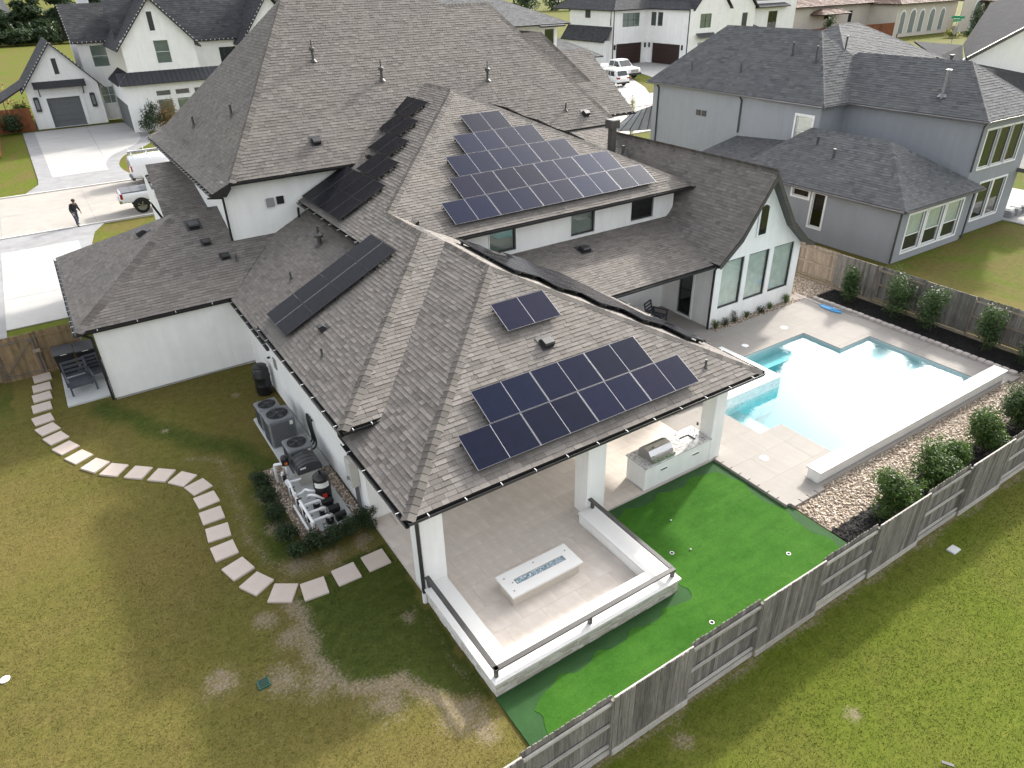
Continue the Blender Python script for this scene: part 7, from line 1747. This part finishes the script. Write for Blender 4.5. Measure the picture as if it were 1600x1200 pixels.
for s_ in (-1, 1):
    b = MB(); b.box(-3.05, -2.86, s_*.96-.1, s_*.96+.1, 1.15, 1.6); part('tail_light', b, 'tail_red', VN, True); b = MB(); b.box(-3.03, -2.93, s_*.5-.32, s_*.5+.32, 1.45, 1.98); part('rear_window', b, 'car_glass', VN, True); b = MB(); b.box(1.15, 1.7, s_*1.1-.03, s_*1.1+.03, 1.5, 2.0); part('side_window', b, 'car_glass', VN, True)
    for x in (-1.9, 2.0): wheel(VN, x, s_*.95, .40, .28)
    b = MB(); b.box(1.5, 1.75, s_*1.3-.12, s_*1.3+.12, 1.45, 1.85); part('mirror', b, 'plastic_black', VN, True)
b = MB(); b.box(-3.15, -2.9, -1.0, 1.0, .4, .6); part('bumper', b, 'plastic_black', VN, True)
RK = MB()
for s_ in (-1, 1): RK.bar((-2.8, s_*.95, 2.5), (1.2, s_*.95, 2.5), .05, .05)
for x in (-2.7, -1.5, -.3, .9):
    RK.bar((x, -.95, 2.5), (x, .95, 2.5), .05, .05)
    for s_ in (-1, 1): RK.bar((x, s_*.95, 2.25), (x, s_*.95, 2.75), .05, .05, up=(0, 1, 0))
part('roof_rack', RK, 'white_trim', VN, True)
LD = thing('ladder', 'long ladder lying on the roof rack of the van', 'ladder', (8.4, 70.3, 2.55)); b = MB()
for y in (70.05, 70.5): b.bar((6.2, y, 2.58), (10.0, y, 2.58), .05, .08)
for i in range(12): b.bar((6.35+i*.31, 70.05, 2.58), (6.35+i*.31, 70.5, 2.58), .04, .04)
part('frame', b, 'panel_frame', LD)
TL = thing('tool_trailer', 'small white open trailer with tools between the van and the pickup', 'trailer', (10.2, 67.2, .01)); box_part(TL, 'bed', 'car_white', 8.6, 11.8, 66.3, 68.1, .55, 1.25, bev=.05)
for x, y, c_, h_ in ((9.0, 66.7, 'orange_label', .25), (9.5, 67.2, 'ac_grey', .2), (9.2, 67.6, 'red_label', .18), (10.3, 66.9, 'tan_box', .3)): box_part(TL, 'tool_box', c_, x-.25, x+.25, y-.15, y+.15, 1.251, 1.25+h_, bev=.03)
for y in (66.35, 68.05): b = MB(); b.cyl((10.2, y-.1, .35), (10.2, y+.1, .35), .35, n=16); part('wheel', b, 'tyre', TL)

# ------------------------------------------------------------------ person
simple('skin', (.30, .18, .12), .6, .1); simple('cloth_black', (.016, .016, .019), .9, .2); simple('cloth_navy', (.035, .045, .07), .9, .2); simple('hair_dark', (.03, .025, .022), .8, .2); simple('shoe', (.012, .011, .011), .7, .2)
def skinned(name, verts, edges, radii, mat, parent=None, root=0, levels=2):
    me = bpy.data.meshes.new(name); me.from_pydata(verts, edges, []); me.materials.append(MATS[mat])
    o = bpy.data.objects.new(name, me); COL.objects.link(o)
    md = o.modifiers.new('skin', 'SKIN'); md.use_smooth_shade = True; sb = o.modifiers.new('sub', 'SUBSURF'); sb.levels = levels; sb.render_levels = levels
    if not me.skin_vertices: me.skin_vertices.new()
    for i, r in enumerate(radii): me.skin_vertices[0].data[i].radius = (r, r) if not isinstance(r, tuple) else r
    me.skin_vertices[0].data[root].use_root = True
    if parent is not None: o.parent = parent
    return o
# joints, metres, walking, bent forward, facing -Y
J = {'pelvis': (0, .05, .92), 'waist': (0, .02, 1.08), 'chest': (0, -.10, 1.30), 'neck': (0, -.20, 1.47), 'head0': (0, -.25, 1.55), 'head1': (0, -.29, 1.66), 'head2': (0, -.30, 1.75),
     'sl': (-.19, -.12, 1.40), 'el': (-.27, -.08, 1.12), 'wl': (-.25, -.22, .90), 'sr': (.19, -.12, 1.40), 'er': (.29, -.02, 1.14), 'wr': (.33, -.12, .92),
     'hl': (-.09, .05, .88), 'kl': (-.12, -.14, .50), 'al': (-.14, -.16, .10), 'tl': (-.15, -.34, .045), 'hr': (.09, .05, .88), 'kr': (.15, .10, .48), 'ar': (.19, .34, .12), 'tr': (.20, .20, .04)}
def chain(names, radii_by):
    idx = {n_: i for i, n_ in enumerate(names)}; return [J[n_] for n_ in names], idx
bn = ['pelvis', 'waist', 'chest', 'neck', 'head0', 'head1', 'head2', 'sl', 'el', 'wl', 'sr', 'er', 'wr', 'hl', 'kl', 'al', 'tl', 'hr', 'kr', 'ar', 'tr']
rad = {'pelvis': .13, 'waist': .125, 'chest': .15, 'neck': .058, 'head0': .075, 'head1': .10, 'head2': .085, 'sl': .07, 'el': .045, 'wl': .03, 'sr': .07, 'er': .045, 'wr': .03, 'hl': .085, 'kl': .06, 'al': .04, 'tl': .035, 'hr': .085, 'kr': .06, 'ar': .04, 'tr': .035}
ed = [('pelvis', 'waist'), ('waist', 'chest'), ('chest', 'neck'), ('neck', 'head0'), ('head0', 'head1'), ('head1', 'head2'), ('chest', 'sl'), ('sl', 'el'), ('el', 'wl'), ('chest', 'sr'), ('sr', 'er'), ('er', 'wr'), ('pelvis', 'hl'), ('hl', 'kl'), ('kl', 'al'), ('al', 'tl'), ('pelvis', 'hr'), ('hr', 'kr'), ('kr', 'ar'), ('ar', 'tr')]
V_ = [J[n_] for n_ in bn]; R_ = [rad[n_] for n_ in bn]; E_ = [(bn.index(a_), bn.index(b_)) for a_, b_ in ed]
for w_, s_ in (('wl', -1), ('wr', 1)):
    p = Vector(J[w_]); i0 = len(V_); V_.append(tuple(p+Vector((0, -.03, -.07)))); R_.append((.038, .022)); E_.append((bn.index(w_), i0))
    for k_ in range(4):
        q = p+Vector((s_*(-.03+.02*k_), -.045, -.12)); V_.append(tuple(q)); R_.append(.010); E_.append((i0, len(V_)-1)); V_.append(tuple(q+Vector((0, .01, -.045+.008*abs(k_-1.5))))); R_.append(.009); E_.append((len(V_)-2, len(V_)-1))
    V_.append(tuple(p+Vector((-s_*.045, -.05, -.075)))); R_.append(.011); E_.append((i0, len(V_)-1)); V_.append(tuple(p+Vector((-s_*.05, -.07, -.11)))); R_.append(.010); E_.append((len(V_)-2, len(V_)-1))
PER = skinned('person', V_, E_, R_, 'skin'); PER.location = (.78, 59.35, .0); PER.rotation_euler = (0, 0, .5); PER.scale = (1.12, 1.12, 1.12)
tag(PER, 'person in a dark jacket and navy trousers walking bent forward by the kerb', 'person')
def cloth(name, names, edges, radii, mat, root=0): skinned(name, [J[n_] for n_ in names], [(names.index(a_), names.index(b_)) for a_, b_ in edges], radii, mat, PER, root)
cloth('jacket', ['pelvis', 'waist', 'chest', 'neck', 'sl', 'el', 'wl', 'sr', 'er', 'wr'], [('pelvis', 'waist'), ('waist', 'chest'), ('chest', 'neck'), ('chest', 'sl'), ('sl', 'el'), ('el', 'wl'), ('chest', 'sr'), ('sr', 'er'), ('er', 'wr')], [(.18, .15), (.18, .15), (.20, .16), .085, .09, .07, .05, .09, .07, .05], 'cloth_black')
cloth('trousers', ['pelvis', 'hl', 'kl', 'al', 'hr', 'kr', 'ar'], [('pelvis', 'hl'), ('hl', 'kl'), ('kl', 'al'), ('pelvis', 'hr'), ('hr', 'kr'), ('kr', 'ar')], [.145, .105, .08, .06, .105, .08, .06], 'cloth_navy')
for a_, t_ in (('al', 'tl'), ('ar', 'tr')): cloth('shoe', [a_, t_], [(a_, t_)], [.055, .048], 'shoe')
hd = Vector(J['head1']); b = MB(); b.smooth = True
b.lathe([(.104, -.02), (.118, .03), (.115, .07), (.085, .115), (.03, .135), (.001, .137)], tuple(hd+Vector((0, .015, 0))), 14, cap=False); part('hair', b, 'hair_dark', PER, True)
for s_ in (-1, 1):
    b = MB(); b.lathe([(.001, -.012), (.012, 0), (.001, .012)], (hd.x+s_*.035, hd.y-.095, hd.z-.005), 8, cap=False); part('eye', b, 'room_dark', PER, True); b = MB(); b.lathe([(.001, -.03), (.018, -.01), (.02, .015), (.001, .03)], (hd.x+s_*.10, hd.y+.01, hd.z-.01), 8, cap=False); part('ear', b, 'skin', PER, True)
b = MB(); b.add([tuple(hd+Vector(q)) for q in ((-.014, -.095, -.045), (.014, -.095, -.045), (0, -.125, -.045), (0, -.098, .005))], [(0, 1, 2), (0, 2, 3), (2, 1, 3)]); part('nose', b, 'skin', PER, True)
b = MB(); b.box(hd.x-.028, hd.x+.028, hd.y-.099, hd.y-.094, hd.z-.072, hd.z-.062); part('mouth', b, 'red_label', PER, True)
